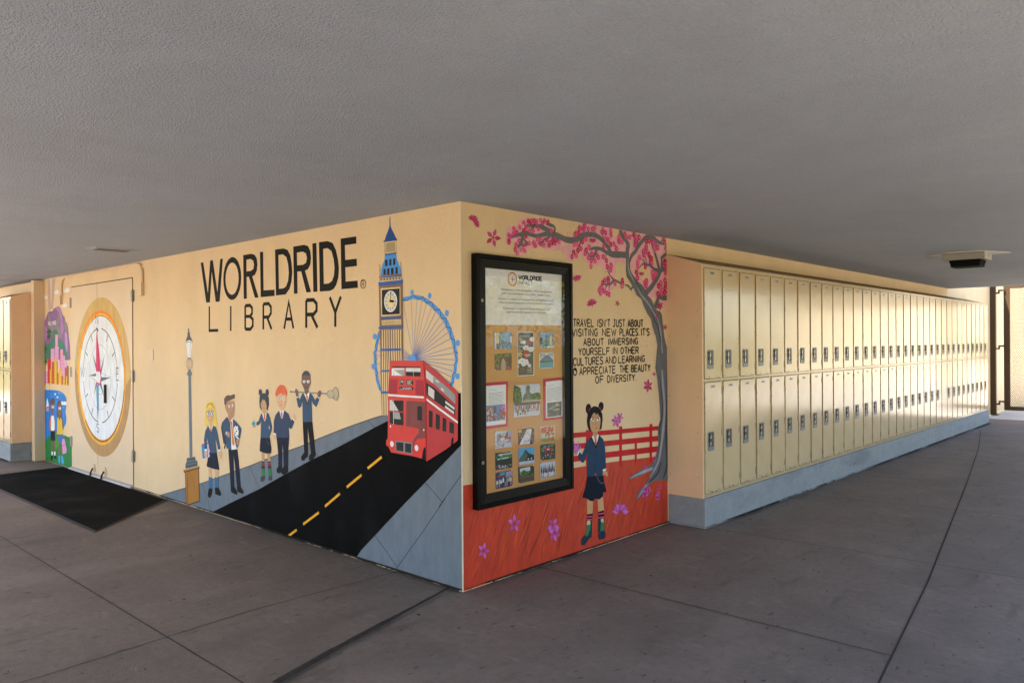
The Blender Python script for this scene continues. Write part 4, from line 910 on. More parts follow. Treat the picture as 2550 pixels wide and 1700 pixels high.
('painted_compass', 'D', 'right half of the painted compass', 'door1', """
P||compass_tan_dark|0|4884,1108 4887,1183 4897,1258 4912,1332 4934,1404 4961,1474 4995,1541 5034,1605 5077,1665 5126,1720 5179,1771 5237,1817 5298,1858 5361,1893 5428,1922 5497,1944 5567,1961 5639,1971 5711,1974 5783,1971 5812,1967 5812,249 5783,245 5711,242 5639,245 5567,255 5497,272 5428,294 5361,323 5298,358 5237,399 5179,445 5126,496 5077,551 5034,611 4995,675 4961,742 4934,812 4912,884 4897,958 4887,1033
P||compass_tan|0|4885,1108 4886,1153 4890,1198 4895,1243 4903,1288 4913,1332 4925,1375 4940,1418 4956,1460 4975,1501 4996,1540 5018,1579 5043,1616 5069,1652 5097,1687 5127,1720 5158,1751 5191,1780 5225,1808 5261,1833 5298,1857 5336,1879 5375,1898 5415,1916 5456,1931 5497,1944 5539,1954 5582,1962 5625,1968 5668,1972 5711,1973 5754,1972 5797,1968 5812,1966 5812,1200 5200,1200 5050,1010 4900,1120
P||compass_yellow|0|5018,1100 5021,1164 5029,1228 5042,1290 5061,1351 5084,1411 5113,1468 5146,1522 5184,1572 5226,1620 5271,1663 5320,1702 5372,1737 5427,1766 5485,1791 5543,1810 5604,1824 5665,1832 5727,1835 5789,1832 5812,1829 5812,371 5789,368 5727,365 5665,368 5604,376 5543,390 5485,409 5427,434 5372,463 5320,498 5271,537 5226,580 5184,628 5146,678 5113,733 5084,789 5061,849 5042,910 5029,972 5021,1036
P||compass_orange|0|5025,1031 5022,1072 5021,1113 5023,1154 5026,1194 5032,1235 5041,1275 5051,1314 5063,1353 5078,1391 5094,1428 5113,1464 5134,1499 5156,1533 5180,1566 5206,1597 5233,1626 5262,1654 5293,1680 5325,1704 5358,1726 5392,1747 5428,1765 5464,1781 5501,1796 5539,1808 5577,1817 5616,1825 5655,1830 5695,1833 5734,1834 5774,1832 5812,1829 5812,1799 5810,1799 5772,1802 5734,1804 5696,1803 5658,1800 5620,1795 5582,1788 5545,1779 5508,1767 5472,1754 5437,1738 5403,1720 5370,1701 5338,1679 5307,1656 5278,1631 5249,1604 5223,1576 5198,1547 5174,1516 5153,1483 5133,1450 5115,1415 5099,1379 5085,1343 5073,1306 5063,1268 5055,1229 5049,1191 5046,1152 5044,1112 5045,1073 5047,1034
P||compass_red|0|5812,401 5807,401 5777,397 5748,395 5718,395 5688,396 5658,398 5628,402 5599,407 5569,413 5541,421 5512,429 5484,440 5456,451 5429,464 5402,478 5376,493 5350,509 5326,527 5302,545 5279,565 5257,586 5235,607 5215,630 5195,653 5177,678 5160,703 5143,729 5128,755 5114,783 5101,811 5090,839 5079,868 5070,898 5062,927 5056,958 5050,988 5070,991 5075,962 5082,932 5089,903 5098,875 5108,847 5120,819 5132,792 5146,765 5160,739 5176,714 5193,690 5211,666 5230,643 5249,621 5270,600 5292,580 5314,561 5337,543 5361,526 5386,510 5411,495 5437,482 5464,469 5491,458 5518,448 5546,440 5574,432 5602,426 5631,422 5660,418 5689,416 5718,415 5747,415 5776,417 5805,420 5812,422
P||compass_white|0|5062,1100 5064,1159 5072,1218 5084,1275 5102,1332 5123,1386 5150,1438 5181,1488 5215,1535 5254,1579 5296,1619 5342,1655 5390,1686 5441,1714 5494,1736 5548,1754 5604,1767 5661,1774 5718,1777 5775,1774 5812,1769 5812,431 5775,426 5718,423 5661,426 5604,433 5548,446 5494,464 5441,486 5390,514 5342,545 5296,581 5254,621 5215,665 5181,712 5150,762 5123,814 5102,868 5084,925 5072,982 5064,1041
P||soft_black|0|5075,1234 5084,1275 5096,1315 5110,1354 5126,1393 5145,1430 5166,1466 5189,1500 5214,1533 5241,1564 5269,1594 5300,1622 5332,1647 5365,1671 5400,1692 5436,1711 5473,1728 5511,1742 5550,1754 5589,1764 5629,1771 5670,1775 5710,1777 5751,1776 5791,1773 5812,1770 5812,1764 5790,1767 5750,1770 5710,1771 5670,1769 5630,1765 5590,1758 5551,1749 5513,1737 5475,1722 5438,1706 5402,1687 5368,1666 5335,1642 5303,1617 5273,1589 5244,1560 5218,1529 5193,1497 5170,1462 5149,1427 5131,1390 5115,1352 5101,1313 5089,1274 5080,1233
P||soft_black|0|5235,1164 5237,1183 5239,1203 5243,1222 5247,1242 5252,1261 5257,1280 5263,1299 5270,1317 5278,1335 5286,1353 5295,1371 5305,1388 5315,1405 5326,1421 5338,1437 5350,1453 5362,1468 5376,1482 5389,1496 5404,1510 5418,1523 5434,1535 5449,1547 5465,1558 5482,1568 5499,1578 5516,1587 5534,1596 5552,1604 5570,1611 5588,1617 5607,1623 5626,1628 5645,1632 5664,1635 5683,1638 5684,1627 5665,1625 5647,1621 5628,1617 5609,1612 5591,1607 5573,1600 5555,1593 5537,1586 5520,1577 5503,1568 5487,1559 5470,1548 5455,1538 5439,1526 5424,1514 5410,1501 5396,1488 5382,1475 5369,1460 5357,1446 5345,1430 5334,1415 5323,1399 5313,1382 5303,1365 5294,1348 5286,1331 5279,1313 5272,1295 5266,1276 5260,1258 5256,1239 5251,1220 5248,1201 5246,1182 5244,1163
P||soft_black|0|5791,1640 5810,1638 5812,1637 5812,1626 5809,1627 5790,1629
P||soft_black|0|5812,607 5802,605 5801,616 5812,618
P||soft_black|0|5675,607 5657,610 5638,613 5620,618 5602,623 5585,628 5567,634 5550,641 5533,649 5517,657 5500,665 5484,675 5468,684 5453,695 5438,706 5423,717 5409,729 5395,742 5382,755 5369,769 5357,783 5345,797 5334,812 5323,827 5313,843 5303,859 5294,875 5286,892 5278,909 5271,926 5264,944 5258,962 5253,979 5248,998 5244,1016 5240,1034 5238,1053 5246,1054 5249,1036 5253,1018 5257,1000 5261,982 5267,965 5272,948 5279,930 5286,913 5294,897 5302,881 5311,865 5321,849 5331,833 5341,819 5352,804 5364,790 5376,776 5389,763 5402,750 5415,738 5429,726 5443,715 5458,704 5473,694 5489,684 5504,675 5521,667 5537,659 5554,651 5571,645 5588,639 5605,633 5623,628 5640,624 5658,621 5676,618
P||soft_black|0|5384,1342 5308,1384 5303,1376 5377,1330
P||soft_black|0|5541,1497 5495,1571 5487,1566 5529,1490
P||soft_black|0|5529,754 5487,678 5495,673 5541,747
P||soft_black|0|5377,914 5303,868 5308,860 5384,902
P||line_grey|0|5420,1105 5421,1136 5425,1167 5431,1197 5440,1227 5450,1256 5464,1284 5479,1310 5496,1334 5515,1357 5536,1378 5559,1397 5582,1414 5608,1429 5634,1440 5661,1450 5689,1457 5717,1461 5745,1462 5773,1461 5801,1457 5812,1454 5812,756 5801,753 5773,749 5745,748 5717,749 5689,753 5661,760 5634,770 5608,781 5582,796 5559,813 5536,832 5515,853 5496,876 5479,900 5464,927 5450,954 5440,983 5431,1013 5425,1043 5421,1074/5424,1105 5425,1136 5429,1166 5435,1196 5443,1226 5454,1254 5467,1282 5482,1307 5499,1332 5518,1355 5539,1375 5561,1394 5584,1411 5609,1425 5635,1437 5662,1446 5689,1453 5717,1457 5745,1458 5773,1457 5801,1453 5812,1450 5812,760 5801,757 5773,753 5745,752 5717,753 5689,757 5662,764 5635,773 5609,785 5584,799 5561,816 5539,835 5518,855 5499,878 5482,903 5467,929 5454,956 5443,984 5435,1014 5429,1044 5425,1074
P||line_grey|0|5575,1105 5576,1122 5578,1138 5581,1154 5585,1170 5591,1185 5598,1200 5606,1214 5615,1227 5625,1239 5636,1251 5647,1261 5660,1270 5673,1277 5687,1284 5701,1289 5715,1292 5730,1294 5745,1295 5760,1294 5775,1292 5789,1289 5803,1284 5812,1279 5812,931 5803,926 5789,921 5775,918 5760,916 5745,915 5730,916 5715,918 5701,921 5687,926 5673,933 5660,940 5647,949 5636,959 5625,971 5615,983 5606,996 5598,1010 5591,1025 5585,1040 5581,1056 5578,1072 5576,1088/5579,1105 5580,1121 5582,1137 5585,1153 5589,1169 5595,1184 5601,1198 5609,1212 5618,1225 5628,1237 5638,1247 5650,1257 5662,1266 5675,1274 5688,1280 5702,1285 5716,1288 5731,1290 5745,1291 5759,1290 5774,1288 5788,1285 5802,1280 5812,1275 5812,935 5802,930 5788,925 5774,922 5759,920 5745,919 5731,920 5716,922 5702,925 5688,930 5675,936 5662,944 5650,953 5638,963 5628,973 5618,985 5609,998 5601,1012 5595,1026 5589,1041 5585,1057 5582,1073 5580,1089
P||steel_blue|0|5711,1116 5579,1370 5725,1165
P||steel_blue|0|5781,1164 5812,1199 5812,1155
P||steel_blue|0|5759,1046 5617,893 5710,1060
P||steel_blue|0|5770,1155 5812,1149 5812,1110 5770,1110
P||steel_blue|0|5770,1045 5425,1108 5770,1105
P||line_grey|0|5812,1057 5769,1047 5771,1043 5812,1052
P||line_grey|0|5425,1108 5770,1163 5770,1167 5425,1112
P||compass_white|0|5705,1105 5705,1112 5706,1120 5708,1127 5710,1134 5712,1141 5715,1148 5719,1154 5723,1160 5727,1165 5732,1170 5737,1175 5742,1179 5748,1182 5754,1185 5761,1187 5767,1189 5773,1190 5780,1190 5787,1190 5793,1189 5799,1187 5806,1185 5812,1182 5812,1182 5812,1028 5812,1028 5806,1025 5799,1023 5793,1021 5787,1020 5780,1020 5773,1020 5767,1021 5761,1023 5754,1025 5748,1028 5742,1031 5737,1035 5732,1040 5727,1045 5723,1050 5719,1056 5715,1062 5712,1069 5710,1076 5708,1083 5706,1090 5705,1098
P||needle_pink|0|5812,1623 5790,1500 5760,1420 5705,1165 5812,1165
P||needle_pink|0|5783,1010 5772,1010 5761,1012 5751,1016 5741,1020 5732,1026 5723,1034 5716,1042 5709,1051 5704,1062 5699,1072 5696,1084 5694,1096 5694,1107 5695,1119 5697,1131 5701,1142 5706,1153 5712,1162 5719,1171 5727,1179 5735,1186 5745,1192 5755,1196 5765,1199 5769,1182 5761,1180 5753,1176 5746,1172 5739,1166 5733,1160 5727,1152 5723,1144 5719,1135 5716,1126 5715,1117 5714,1107 5714,1097 5716,1088 5718,1078 5721,1069 5726,1061 5731,1053 5736,1046 5743,1040 5750,1035 5758,1032 5766,1029 5774,1027 5782,1027
P||needle_pink|0|5812,1045 5770,1045 5770,1025 5812,1022
P||needle_blue|0|5812,1020 5770,1020 5775,760 5810,640 5812,652
P||soft_black|0|5206,1210 5264,1210 5264,1090 5206,1090 5206,1080 5272,1080 5272,1220 5206,1220
P||soft_black|0|5268,1157 5215,1157 5215,1148 5268,1148
P||soft_black|0|5812,1731 5784,1699 5784,1780 5776,1780 5776,1681 5812,1721
P||soft_black|0|5777,573 5795,586 5812,586 5812,552 5809,551 5772,537 5769,511 5793,496 5812,496 5812,504 5795,504 5779,516 5781,531 5811,543 5812,543 5812,594 5793,594 5771,580
P||soft_black|0|5812,1642 5800,1640 5770,1610 5785,1600 5812,1618
"""),
('painted_ground', 'R', 'rust red painted ground with brush strokes', 'building', """
P||ground_rust|0|-11,624 1053,595 1192,592 1603,579 2116,553 2292,544 2436,-57 2283,-94 922,-81 -42,-52
"""),
('painted_fence', 'R', 'red painted rail fence behind the girl', 'building', """
P||fence_red|0|910,842 2133,792 2133,758 910,807
P||fence_red|0|910,766 2133,715 2132,672 909,730
P||fence_red|0|909,684 2132,634 2131,588 909,644
P||fence_red|0|1192,843 1261,840 1253,562 1192,567
P||fence_red|0|1597,834 1636,833 1628,539 1596,540
P||fence_red|0|2005,817 2047,816 2038,518 2005,519
P||fence_red|0|1799,702 1832,701 1825,538 1800,538
"""),
('painted_cherry_tree', 'R', 'grey painted cherry tree with pink blossom', 'building', """
P|blossom_haze|haze_pink|1|386,2148 402,2190 445,2192 491,2207 513,2236 557,2261 613,2262 677,2260 708,2268 794,2240 865,2204 955,2179 1064,2185 1213,2239 1212,2191 1059,2137 954,2119 933,2084 812,2068 714,2080 619,2067 578,2029 533,2021 475,2011 454,2038 465,2078 429,2089 387,2062
P|blossom_haze|haze_pink|1|1030,2134 1065,2205 1123,2260 1193,2286 1325,2289 1513,2288 1617,2294 1644,2293 1848,2286 2138,2287 2288,2281 2284,1760 2163,1781 2059,1809 1985,1806 1914,1879 1817,1940 1769,1984 1763,2053 1695,2048 1575,2040 1561,1956 1542,1932 1497,1941 1440,1974 1359,2006 1292,1998 1262,1978 1226,2015 1167,2047 1133,2072 1098,2041 1040,2009 962,2045 941,2092
P|blossom_haze|haze_pink|1|1408,1921 1471,1928 1548,1914 1574,1877 1528,1841 1482,1798 1382,1798 1339,1825 1358,1863
P|blossom_haze|wall_cream|1|1867,2029 1938,2042 2017,2011 2031,1952 1972,1929 1901,1945 1852,1989
P|blossom_haze|wall_cream|1|2077,2140 2129,2136 2136,2080 2091,2065 2032,2096
P|blossom_haze|wall_cream|1|1539,2286 1611,2285 1617,2256 1564,2235 1526,2254
E|blossom_haze|haze_pink|5|919,2204 5,4|
E|blossom_haze|haze_pink|5|867,2179 4,3|
E|blossom_haze|haze_pink|5|865,2180 3,2|
E|blossom_haze|haze_pink|5|941,2211 3,2|
E|blossom_haze|haze_pink|5|939,2171 3,2|
E|blossom_haze|haze_pink|5|898,2177 6,5|
E|blossom_haze|haze_pink|5|971,2197 6,5|
E|blossom_haze|haze_pink|5|862,2162 3,3|
E|blossom_haze|haze_pink|5|882,2202 4,3|
E|blossom_haze|haze_pink|5|1021,2213 5,4|
E|blossom_haze|haze_pink|5|984,2199 5,3|
E|blossom_haze|haze_pink|5|866,2203 3,2|
E|blossom_haze|haze_pink|5|992,2197 4,3|
E|blossom_haze|haze_pink|5|973,2194 4,3|
E|blossom_haze|haze_pink|5|1016,2185 3,3|
E|blossom_haze|haze_pink|5|970,2190 6,4|
E|blossom_haze|haze_pink|5|1003,2205 6,5|
E|blossom_haze|haze_pink|5|877,2186 5,4|
E|blossom_haze|haze_pink|5|884,2183 3,2|
E|blossom_haze|haze_pink|5|990,2179 5,4|
E|blossom_haze|haze_pink|5|1034,2207 5,4|
E|blossom_haze|haze_pink|5|974,2187 4,3|
E|blossom_haze|haze_pink|5|1026,2173 4,3|
E|blossom_haze|haze_pink|5|989,2216 5,4|
E|blossom_haze|haze_pink|5|985,2167 6,4|
E|blossom_haze|haze_pink|5|911,2191 5,4|
E|blossom_haze|blossom_rose|5|877,2178 3,2|
E|blossom_haze|blossom_rose|5|895,2192 5,4|
E|blossom_haze|blossom_rose|5|897,2187 4,3|
E|blossom_haze|blossom_rose|5|1035,2206 4,3|
E|blossom_haze|blossom_rose|5|974,2174 6,4|
E|blossom_haze|blossom_rose|5|1034,2199 4,3|
E|blossom_haze|blossom_rose|5|939,2171 6,5|
E|blossom_haze|blossom_rose|5|901,2189 3,3|
E|blossom_haze|blossom_rose|5|916,2181 5,4|
E|blossom_haze|blossom_rose|5|921,2197 4,3|
E|blossom_haze|blossom_rose|5|941,2181 6,5|
E|blossom_haze|blossom_rose|5|1001,2188 5,4|
E|blossom_haze|blossom_rose|5|998,2203 6,4|
E|blossom_haze|blossom_rose|5|1018,2179 6,4|
E|blossom_haze|haze_pink|5|809,2085 3,2|
E|blossom_haze|haze_pink|5|843,2100 3,2|
E|blossom_haze|haze_pink|5|783,2091 4,3|
E|blossom_haze|haze_pink|5|760,2094 3,2|
E|blossom_haze|haze_pink|5|767,2083 2,2|
E|blossom_haze|haze_pink|5|878,2084 3,2|
E|blossom_haze|haze_pink|5|789,2085 4,3|
E|blossom_haze|haze_pink|5|770,2067 6,5|
E|blossom_haze|haze_pink|5|819,2083 3,2|
E|blossom_haze|haze_pink|5|767,2084 3,3|
E|blossom_haze|haze_pink|5|872,2099 3,2|
E|blossom_haze|haze_pink|5|889,2088 3,2|
E|blossom_haze|haze_pink|5|830,2100 4,3|
E|blossom_haze|haze_pink|5|893,2077 5,4|
E|blossom_haze|haze_pink|5|790,2085 3,2|
E|blossom_haze|haze_pink|5|863,2086 5,4|
E|blossom_haze|haze_pink|5|1249,2042 8,6|
E|blossom_haze|haze_pink|5|1405,2024 8,6|
E|blossom_haze|haze_pink|5|1365,2026 5,4|
E|blossom_haze|haze_pink|5|1293,2039 4,3|
E|blossom_haze|haze_pink|5|1179,2034 5,4|
E|blossom_haze|haze_pink|5|1335,2014 6,4|
E|blossom_haze|haze_pink|5|1394,2016 9,6|
E|blossom_haze|haze_pink|5|1257,2043 5,3|
E|blossom_haze|haze_pink|5|1218,2041 7,5|
E|blossom_haze|haze_pink|5|1385,2023 6,5|
E|blossom_haze|haze_pink|5|1325,2021 4,3|
E|blossom_haze|haze_pink|5|1327,2015 8,6|
E|blossom_haze|haze_pink|5|1349,2038 5,3|
E|blossom_haze|haze_pink|5|1358,2045 8,6|
E|blossom_haze|haze_pink|5|1402,2045 6,4|
E|blossom_haze|haze_pink|5|1396,2029 5,3|
E|blossom_haze|haze_pink|5|1202,2042 8,6|
E|blossom_haze|haze_pink|5|1362,2054 8,6|
E|blossom_haze|haze_pink|5|1404,2033 6,4|
E|blossom_haze|haze_pink|5|1301,2050 4,3|
E|blossom_haze|haze_pink|5|1402,2033 7,5|
E|blossom_haze|haze_pink|5|1393,2043 9,6|
E|blossom_haze|haze_pink|5|1545,2001 5,4|
E|blossom_haze|haze_pink|5|1457,1992 7,5|
E|blossom_haze|haze_pink|5|1451,1977 5,3|
E|blossom_haze|haze_pink|5|1559,1989 7,5|
E|blossom_haze|haze_pink|5|1504,1938 6,4|
E|blossom_haze|haze_pink|5|1561,1976 7,5|
E|blossom_haze|haze_pink|5|1495,2014 6,4|
E|blossom_haze|haze_pink|5|1439,2011 8,6|
E|blossom_haze|haze_pink|5|1437,1971 8,6|
E|blossom_haze|haze_pink|5|1500,1988 7,5|
E|blossom_haze|haze_pink|5|1500,1948 4,3|
E|blossom_haze|haze_pink|5|1501,1994 5,4|
E|blossom_haze|haze_pink|5|1536,1974 7,5|
E|blossom_haze|haze_pink|5|1534,1939 6,5|
E|blossom_haze|haze_pink|5|1509,1973 7,5|
E|blossom_haze|haze_pink|5|1523,1978 7,5|
E|blossom_haze|haze_pink|5|1487,1934 8,6|
E|blossom_haze|haze_pink|5|1553,1938 5,4|
E|blossom_haze|haze_pink|5|1500,1935 9,6|
E|blossom_haze|haze_pink|5|1431,2001 6,4|
P|trunk|bark_grey|0|1711,434 1763,448 1819,464 1903,483 1997,491 2051,512 2086,552 2113,598 2132,652 2125,734 2129,782 2164,844 2155,951 2141,1057 2118,1180 2094,1253 2115,1364 2127,1432 2102,1501 2058,1573 2037,1633 1979,1680 1929,1742 1905,1785 1838,1813 1797,1866 1756,1903 1716,1939 1699,1973 1710,1942 1697,1987 1698,2049 1695,2087 1729,2113 1749,2068 1752,2006 1776,1973 1824,1940 1865,1915 1915,1894 1957,1861 1959,1862 1988,1819 2039,1794 2075,1751 2089,1719 2112,1709 2172,1697 2194,1673 2209,1595 2230,1493 2257,1431 2291,1390 2309,1346 2297,331 2197,356 2106,364 2017,359 1937,324 1887,284 1833,263 1811,261 1824,294 1859,320 1930,357 1996,395 2040,452 1960,444 1889,432 1804,427 1729,427
S|trunk|bark_light|1|2192,1234 2205,1095 2226,930 2205,768 2177,648 2138,530 2085,464 2003,402|18 30.6 27 36 30.6 21.6 18 7.2
S|trunk|bark_light|1|2048,468 1932,459 1818,446 1736,432|18 23.4 14.4 3.6
S|trunk|bark_light|1|1839,1884 1895,1820 1980,1767 2067,1690 2141,1615 2177,1513 2198,1366|3.6 14.4 18 12.6 19.8 21.6 18
S|trunk|bark_light|1|1722,2089 1728,2012 1755,1964 1816,1909|5.4 14.4 16.2 5.4
S|trunk|bark_light|1|1988,364 1916,327 1845,275|12.6 16.2 3.6
S|trunk|bark_dark|1|2146,1203 2186,1014 2190,875 2153,780 2155,666 2108,534|6 12 14 18 12 5
S|trunk|bark_dark|1|2268,1199 2262,968 2247,723 2257,475 2197,368|10 22 30 34 10
S|trunk|bark_dark|1|2168,502 2122,427 2047,388 1959,353|16 24 18 4
S|trunk|bark_dark|1|1994,1744 2052,1682 2081,1634 2140,1554 2176,1432|4 10 12 10 8
S|trunk|bark_dark|1|2111,1643 2140,1594 2155,1534 2184,1452|8 8 8 4
S|trunk|bark_dark|1|1775,1957 1844,1903 1900,1846|3 10 4
S|branch|bark_grey|1|1709,2109 1642,2106 1576,2102 1511,2099 1448,2109 1385,2126 1324,2127 1275,2120 1239,2104|50 46 50 44 30 26 26 20 4
S|branch|bark_grey|1|1511,2095 1473,2141 1423,2177 1361,2208 1294,2218 1222,2215 1151,2193 1099,2171 1031,2155|40 34 32 34 36 38 38 34 28
S|branch|bark_grey|1|1212,2211 1168,2200 1115,2176 1060,2159 1017,2155 963,2159 905,2172 849,2180 785,2175 734,2164 676,2152 623,2154 575,2161 527,2147 484,2139 455,2128 435,2113|46 44 40 42 42 40 36 36 32 28 24 26 30 26 24 20 5
S|branch|bark_grey|1|833,2183 793,2199 746,2211 696,2217 650,2216 579,2207|32 34 32 28 22 20
S|branch|bark_grey|1|853,2180 855,2195 863,2217 849,2233 817,2237 770,2237|18 18 16 18 24 8
S|branch|bark_grey|1|547,2149 538,2124 523,2091 505,2072 494,2054|30 26 24 18 6
S|branch|bark_grey|1|527,2091 541,2073 550,2054|16 12 5
S|branch|bark_grey|1|542,2124 563,2109 582,2101 586,2082|12 14 12 5
S|branch|bark_grey|1|512,2077 490,2073|12 6
S|branch|bark_grey|1|666,2214 643,2204 620,2186|14 12 6
S|branch|bark_grey|1|817,2168 793,2148 750,2136 738,2120 684,2103|10 12 10 9 4
S|branch|bark_grey|1|897,2163 877,2146|26 10
S|branch|bark_grey|1|491,2136 478,2128 474,2118|12 9 4
S|branch|bark_grey|1|1146,2179 1141,2147 1115,2110|10 9 4
S|branch|bark_grey|1|1339,2122 1311,2094 1280,2033|20 18 6
S|branch|bark_grey|1|1215,2093 1256,2061 1286,2063|9 14 8
S|branch|bark_grey|1|1447,2099 1435,2071|10 6
S|branch|bark_grey|1|1716,2104 1716,2150 1727,2189 1683,2224 1643,2254 1624,2285|44 40 40 34 38 34
S|branch|bark_grey|1|1742,2059 1770,2108 1826,2147 1854,2181 1904,2221 1962,2262 2020,2279 2071,2276 2138,2250 2191,2239 2252,2242|20 30 30 34 32 34 34 34 30 26 16
S|branch|bark_grey|1|1847,2177 1855,2216 1862,2276|16 12 4
S|branch|bark_grey|1|2042,2274 2056,2219 2099,2150 2136,2080 2158,2020|14 20 24 32 36
S|branch|bark_grey|1|2176,2246 2214,2274|12 6
S|branch|bark_grey|1|1971,1838 2030,1876 2097,1932 2150,1987 2181,2026 2234,2038 2273,2048|46 44 42 44 40 34 22
S|branch|bark_grey|1|2196,2031 2197,2092 2197,2125 2251,2154 2279,2193|34 22 24 26 14
S|branch|bark_grey|1|2273,2044 2286,2111 2290,2161|18 14 10
S|branch|bark_grey|1|2150,2016 2076,2031 2025,2052 1959,2059 1931,2085 1903,2095|30 26 22 16 10 5
S|branch|bark_grey|1|1952,2061 1909,2052 1881,2026|10 9 5
S|branch|bark_grey|1|2021,2052 2011,2119 1982,2156|14 10 4
S|branch|bark_grey|1|1974,2060 1960,2107 1939,2129|10 8 4
S|branch|bark_grey|1|1802,1873 1774,1868 1759,1852 1727,1877 1680,1884|14 16 14 16 10
S|branch|bark_grey|1|1646,1888 1587,1904 1541,1915 1497,1941 1462,1980|16 18 18 12 8
S|branch|bark_grey|1|1541,1913 1496,1881 1445,1874 1408,1882|18 18 14 12
S|branch|bark_grey|1|1486,1877 1476,1828|12 5
S|branch|bark_grey|1|1458,1875 1432,1833|10 5
S|branch|bark_grey|1|1445,1874 1426,1848|9 4
S|branch|bark_grey|1|2089,1723 2120,1768 2158,1814 2219,1810 2265,1818 2285,1856|48 40 34 36 26 10
S|branch|bark_grey|1|2173,1807 2219,1796 2292,1797|24 20 8
S|branch|bark_grey|1|2158,1810 2152,1863|16 5
S|branch|bark_grey|1|1145,2184 1136,2140 1116,2107|10 10 4
S|branch|bark_grey|1|1325,2225 1307,2250 1313,2277|10 8 4
S|branch|bark_grey|1|1408,2202 1402,2231|10 6
S|branch|bark_grey|1|1703,2230 1731,2240 1793,2269|12 10 8
B|blossom|blossom_magenta|0|457,2177|16
B|blossom|blossom_crimson|0|484,2156|16
B|blossom|blossom_magenta|0|453,2147|16
B|blossom|blossom_rose|0|410,2133|16
B|blossom|blossom_magenta|0|426,2125|16
B|blossom|blossom_magenta|0|410,2097|16
B|blossom|blossom_crimson|0|412,2085|16
B|blossom|blossom_rose|0|513,2191|16
B|blossom|blossom_magenta|0|553,2224|16
B|blossom|blossom_magenta|0|572,2196|16
B|blossom|blossom_crimson|0|551,2173|16
B|blossom|blossom_crimson|0|594,2238|16
B|blossom|blossom_crimson|0|613,2230|17
B|blossom|blossom_rose|0|628,2243|17
B|blossom|blossom_magenta|0|651,2247|17
B|blossom|blossom_rose|0|672,2244|17
B|blossom|blossom_magenta|0|666,2229|17
B|blossom|blossom_rose|0|720,2260|17
B|blossom|blossom_magenta|0|759,2261|17
B|blossom|blossom_crimson|0|792,2255|17
B|blossom|blossom_magenta|0|739,2242|17
B|blossom|blossom_rose|0|603,2181|16
B|blossom|blossom_rose|0|641,2181|17
B|blossom|blossom_magenta|0|694,2200|17
B|blossom|blossom_crimson|0|569,2137|16
B|blossom|blossom_magenta|0|505,2104|16
B|blossom|blossom_magenta|0|478,2078|16
B|blossom|blossom_crimson|0|563,2084|16
B|blossom|blossom_rose|0|606,2096|17
B|blossom|blossom_crimson|0|470,2047|16
B|blossom|blossom_rose|0|524,2049|16
B|blossom|blossom_rose|0|559,2045|16
B|blossom|blossom_rose|0|490,2027|16
B|blossom|blossom_magenta|0|649,2102|17
B|blossom|blossom_rose|0|684,2128|17
B|blossom|blossom_rose|0|715,2136|17
B|blossom|blossom_magenta|0|661,2086|17
B|blossom|blossom_crimson|0|714,2105|17
B|blossom|blossom_rose|0|743,2100|17
B|blossom|blossom_magenta|0|777,2134|17
B|blossom|blossom_rose|0|804,2116|17
B|blossom|blossom_crimson|0|800,2100|17
B|blossom|blossom_rose|0|905,2133|18
B|blossom|blossom_rose|0|823,2200|18
B|blossom|blossom_crimson|0|1086,2203|19
B|blossom|blossom_magenta|0|1120,2217|19
B|blossom|blossom_rose|0|1134,2250|19
B|blossom|blossom_rose|0|1182,2250|19
B|blossom|blossom_crimson|0|1191,2272|20
B|blossom|blossom_crimson|0|1203,2179|20
B|blossom|blossom_rose|0|1091,2205|20
B|blossom|blossom_crimson|0|1122,2214|20
B|blossom|blossom_magenta|0|1137,2251|20
B|blossom|blossom_magenta|0|1190,2271|20
B|blossom|blossom_magenta|0|1178,2244|20
B|blossom|blossom_magenta|0|1234,2254|20
B|blossom|blossom_magenta|0|1282,2259|21
B|blossom|blossom_rose|0|1310,2273|21
B|blossom|blossom_rose|0|1408,2272|21
B|blossom|blossom_magenta|0|1396,2249|21
B|blossom|blossom_magenta|0|1436,2249|21
B|blossom|blossom_rose|0|1507,2271|22
B|blossom|blossom_magenta|0|1506,2241|22
B|blossom|blossom_rose|0|1195,2178|20
B|blossom|blossom_crimson|0|1160,2157|20
B|blossom|blossom_rose|0|1070,2131|19
B|blossom|blossom_rose|0|1101,2134|20
B|blossom|blossom_magenta|0|1145,2109|20
B|blossom|blossom_crimson|0|1110,2092|20
B|blossom|blossom_crimson|0|1064,2077|19
B|blossom|blossom_crimson|0|1046,2044|19
B|blossom|blossom_rose|0|1092,2055|20
B|blossom|blossom_crimson|0|1203,2103|20
B|blossom|blossom_rose|0|1239,2128|20
B|blossom|blossom_magenta|0|1194,2077|20
B|blossom|blossom_rose|0|1232,2051|20
B|blossom|blossom_magenta|0|1272,2084|21
B|blossom|blossom_crimson|0|1329,2081|21
B|blossom|blossom_magenta|0|1347,2064|21
B|blossom|blossom_rose|0|1310,2036|21
B|blossom|blossom_magenta|0|1262,2032|20
B|blossom|blossom_rose|0|1262,1992|20
B|blossom|blossom_magenta|0|1406,2072|21
B|blossom|blossom_crimson|0|1447,2049|22
B|blossom|blossom_magenta|0|1420,2147|21
B|blossom|blossom_rose|0|1436,2204|21
B|blossom|blossom_magenta|0|1468,2200|22
B|blossom|blossom_crimson|0|1499,2169|22
B|blossom|blossom_magenta|0|1544,2177|22
B|blossom|blossom_magenta|0|1573,2145|22
B|blossom|blossom_rose|0|1610,2236|22
B|blossom|blossom_magenta|0|1603,2201|22
B|blossom|blossom_rose|0|1643,2201|23
B|blossom|blossom_magenta|0|1684,2262|23
B|blossom|blossom_rose|0|1744,2245|23
B|blossom|blossom_crimson|0|1806,2272|24
B|blossom|blossom_rose|0|1697,2244|23
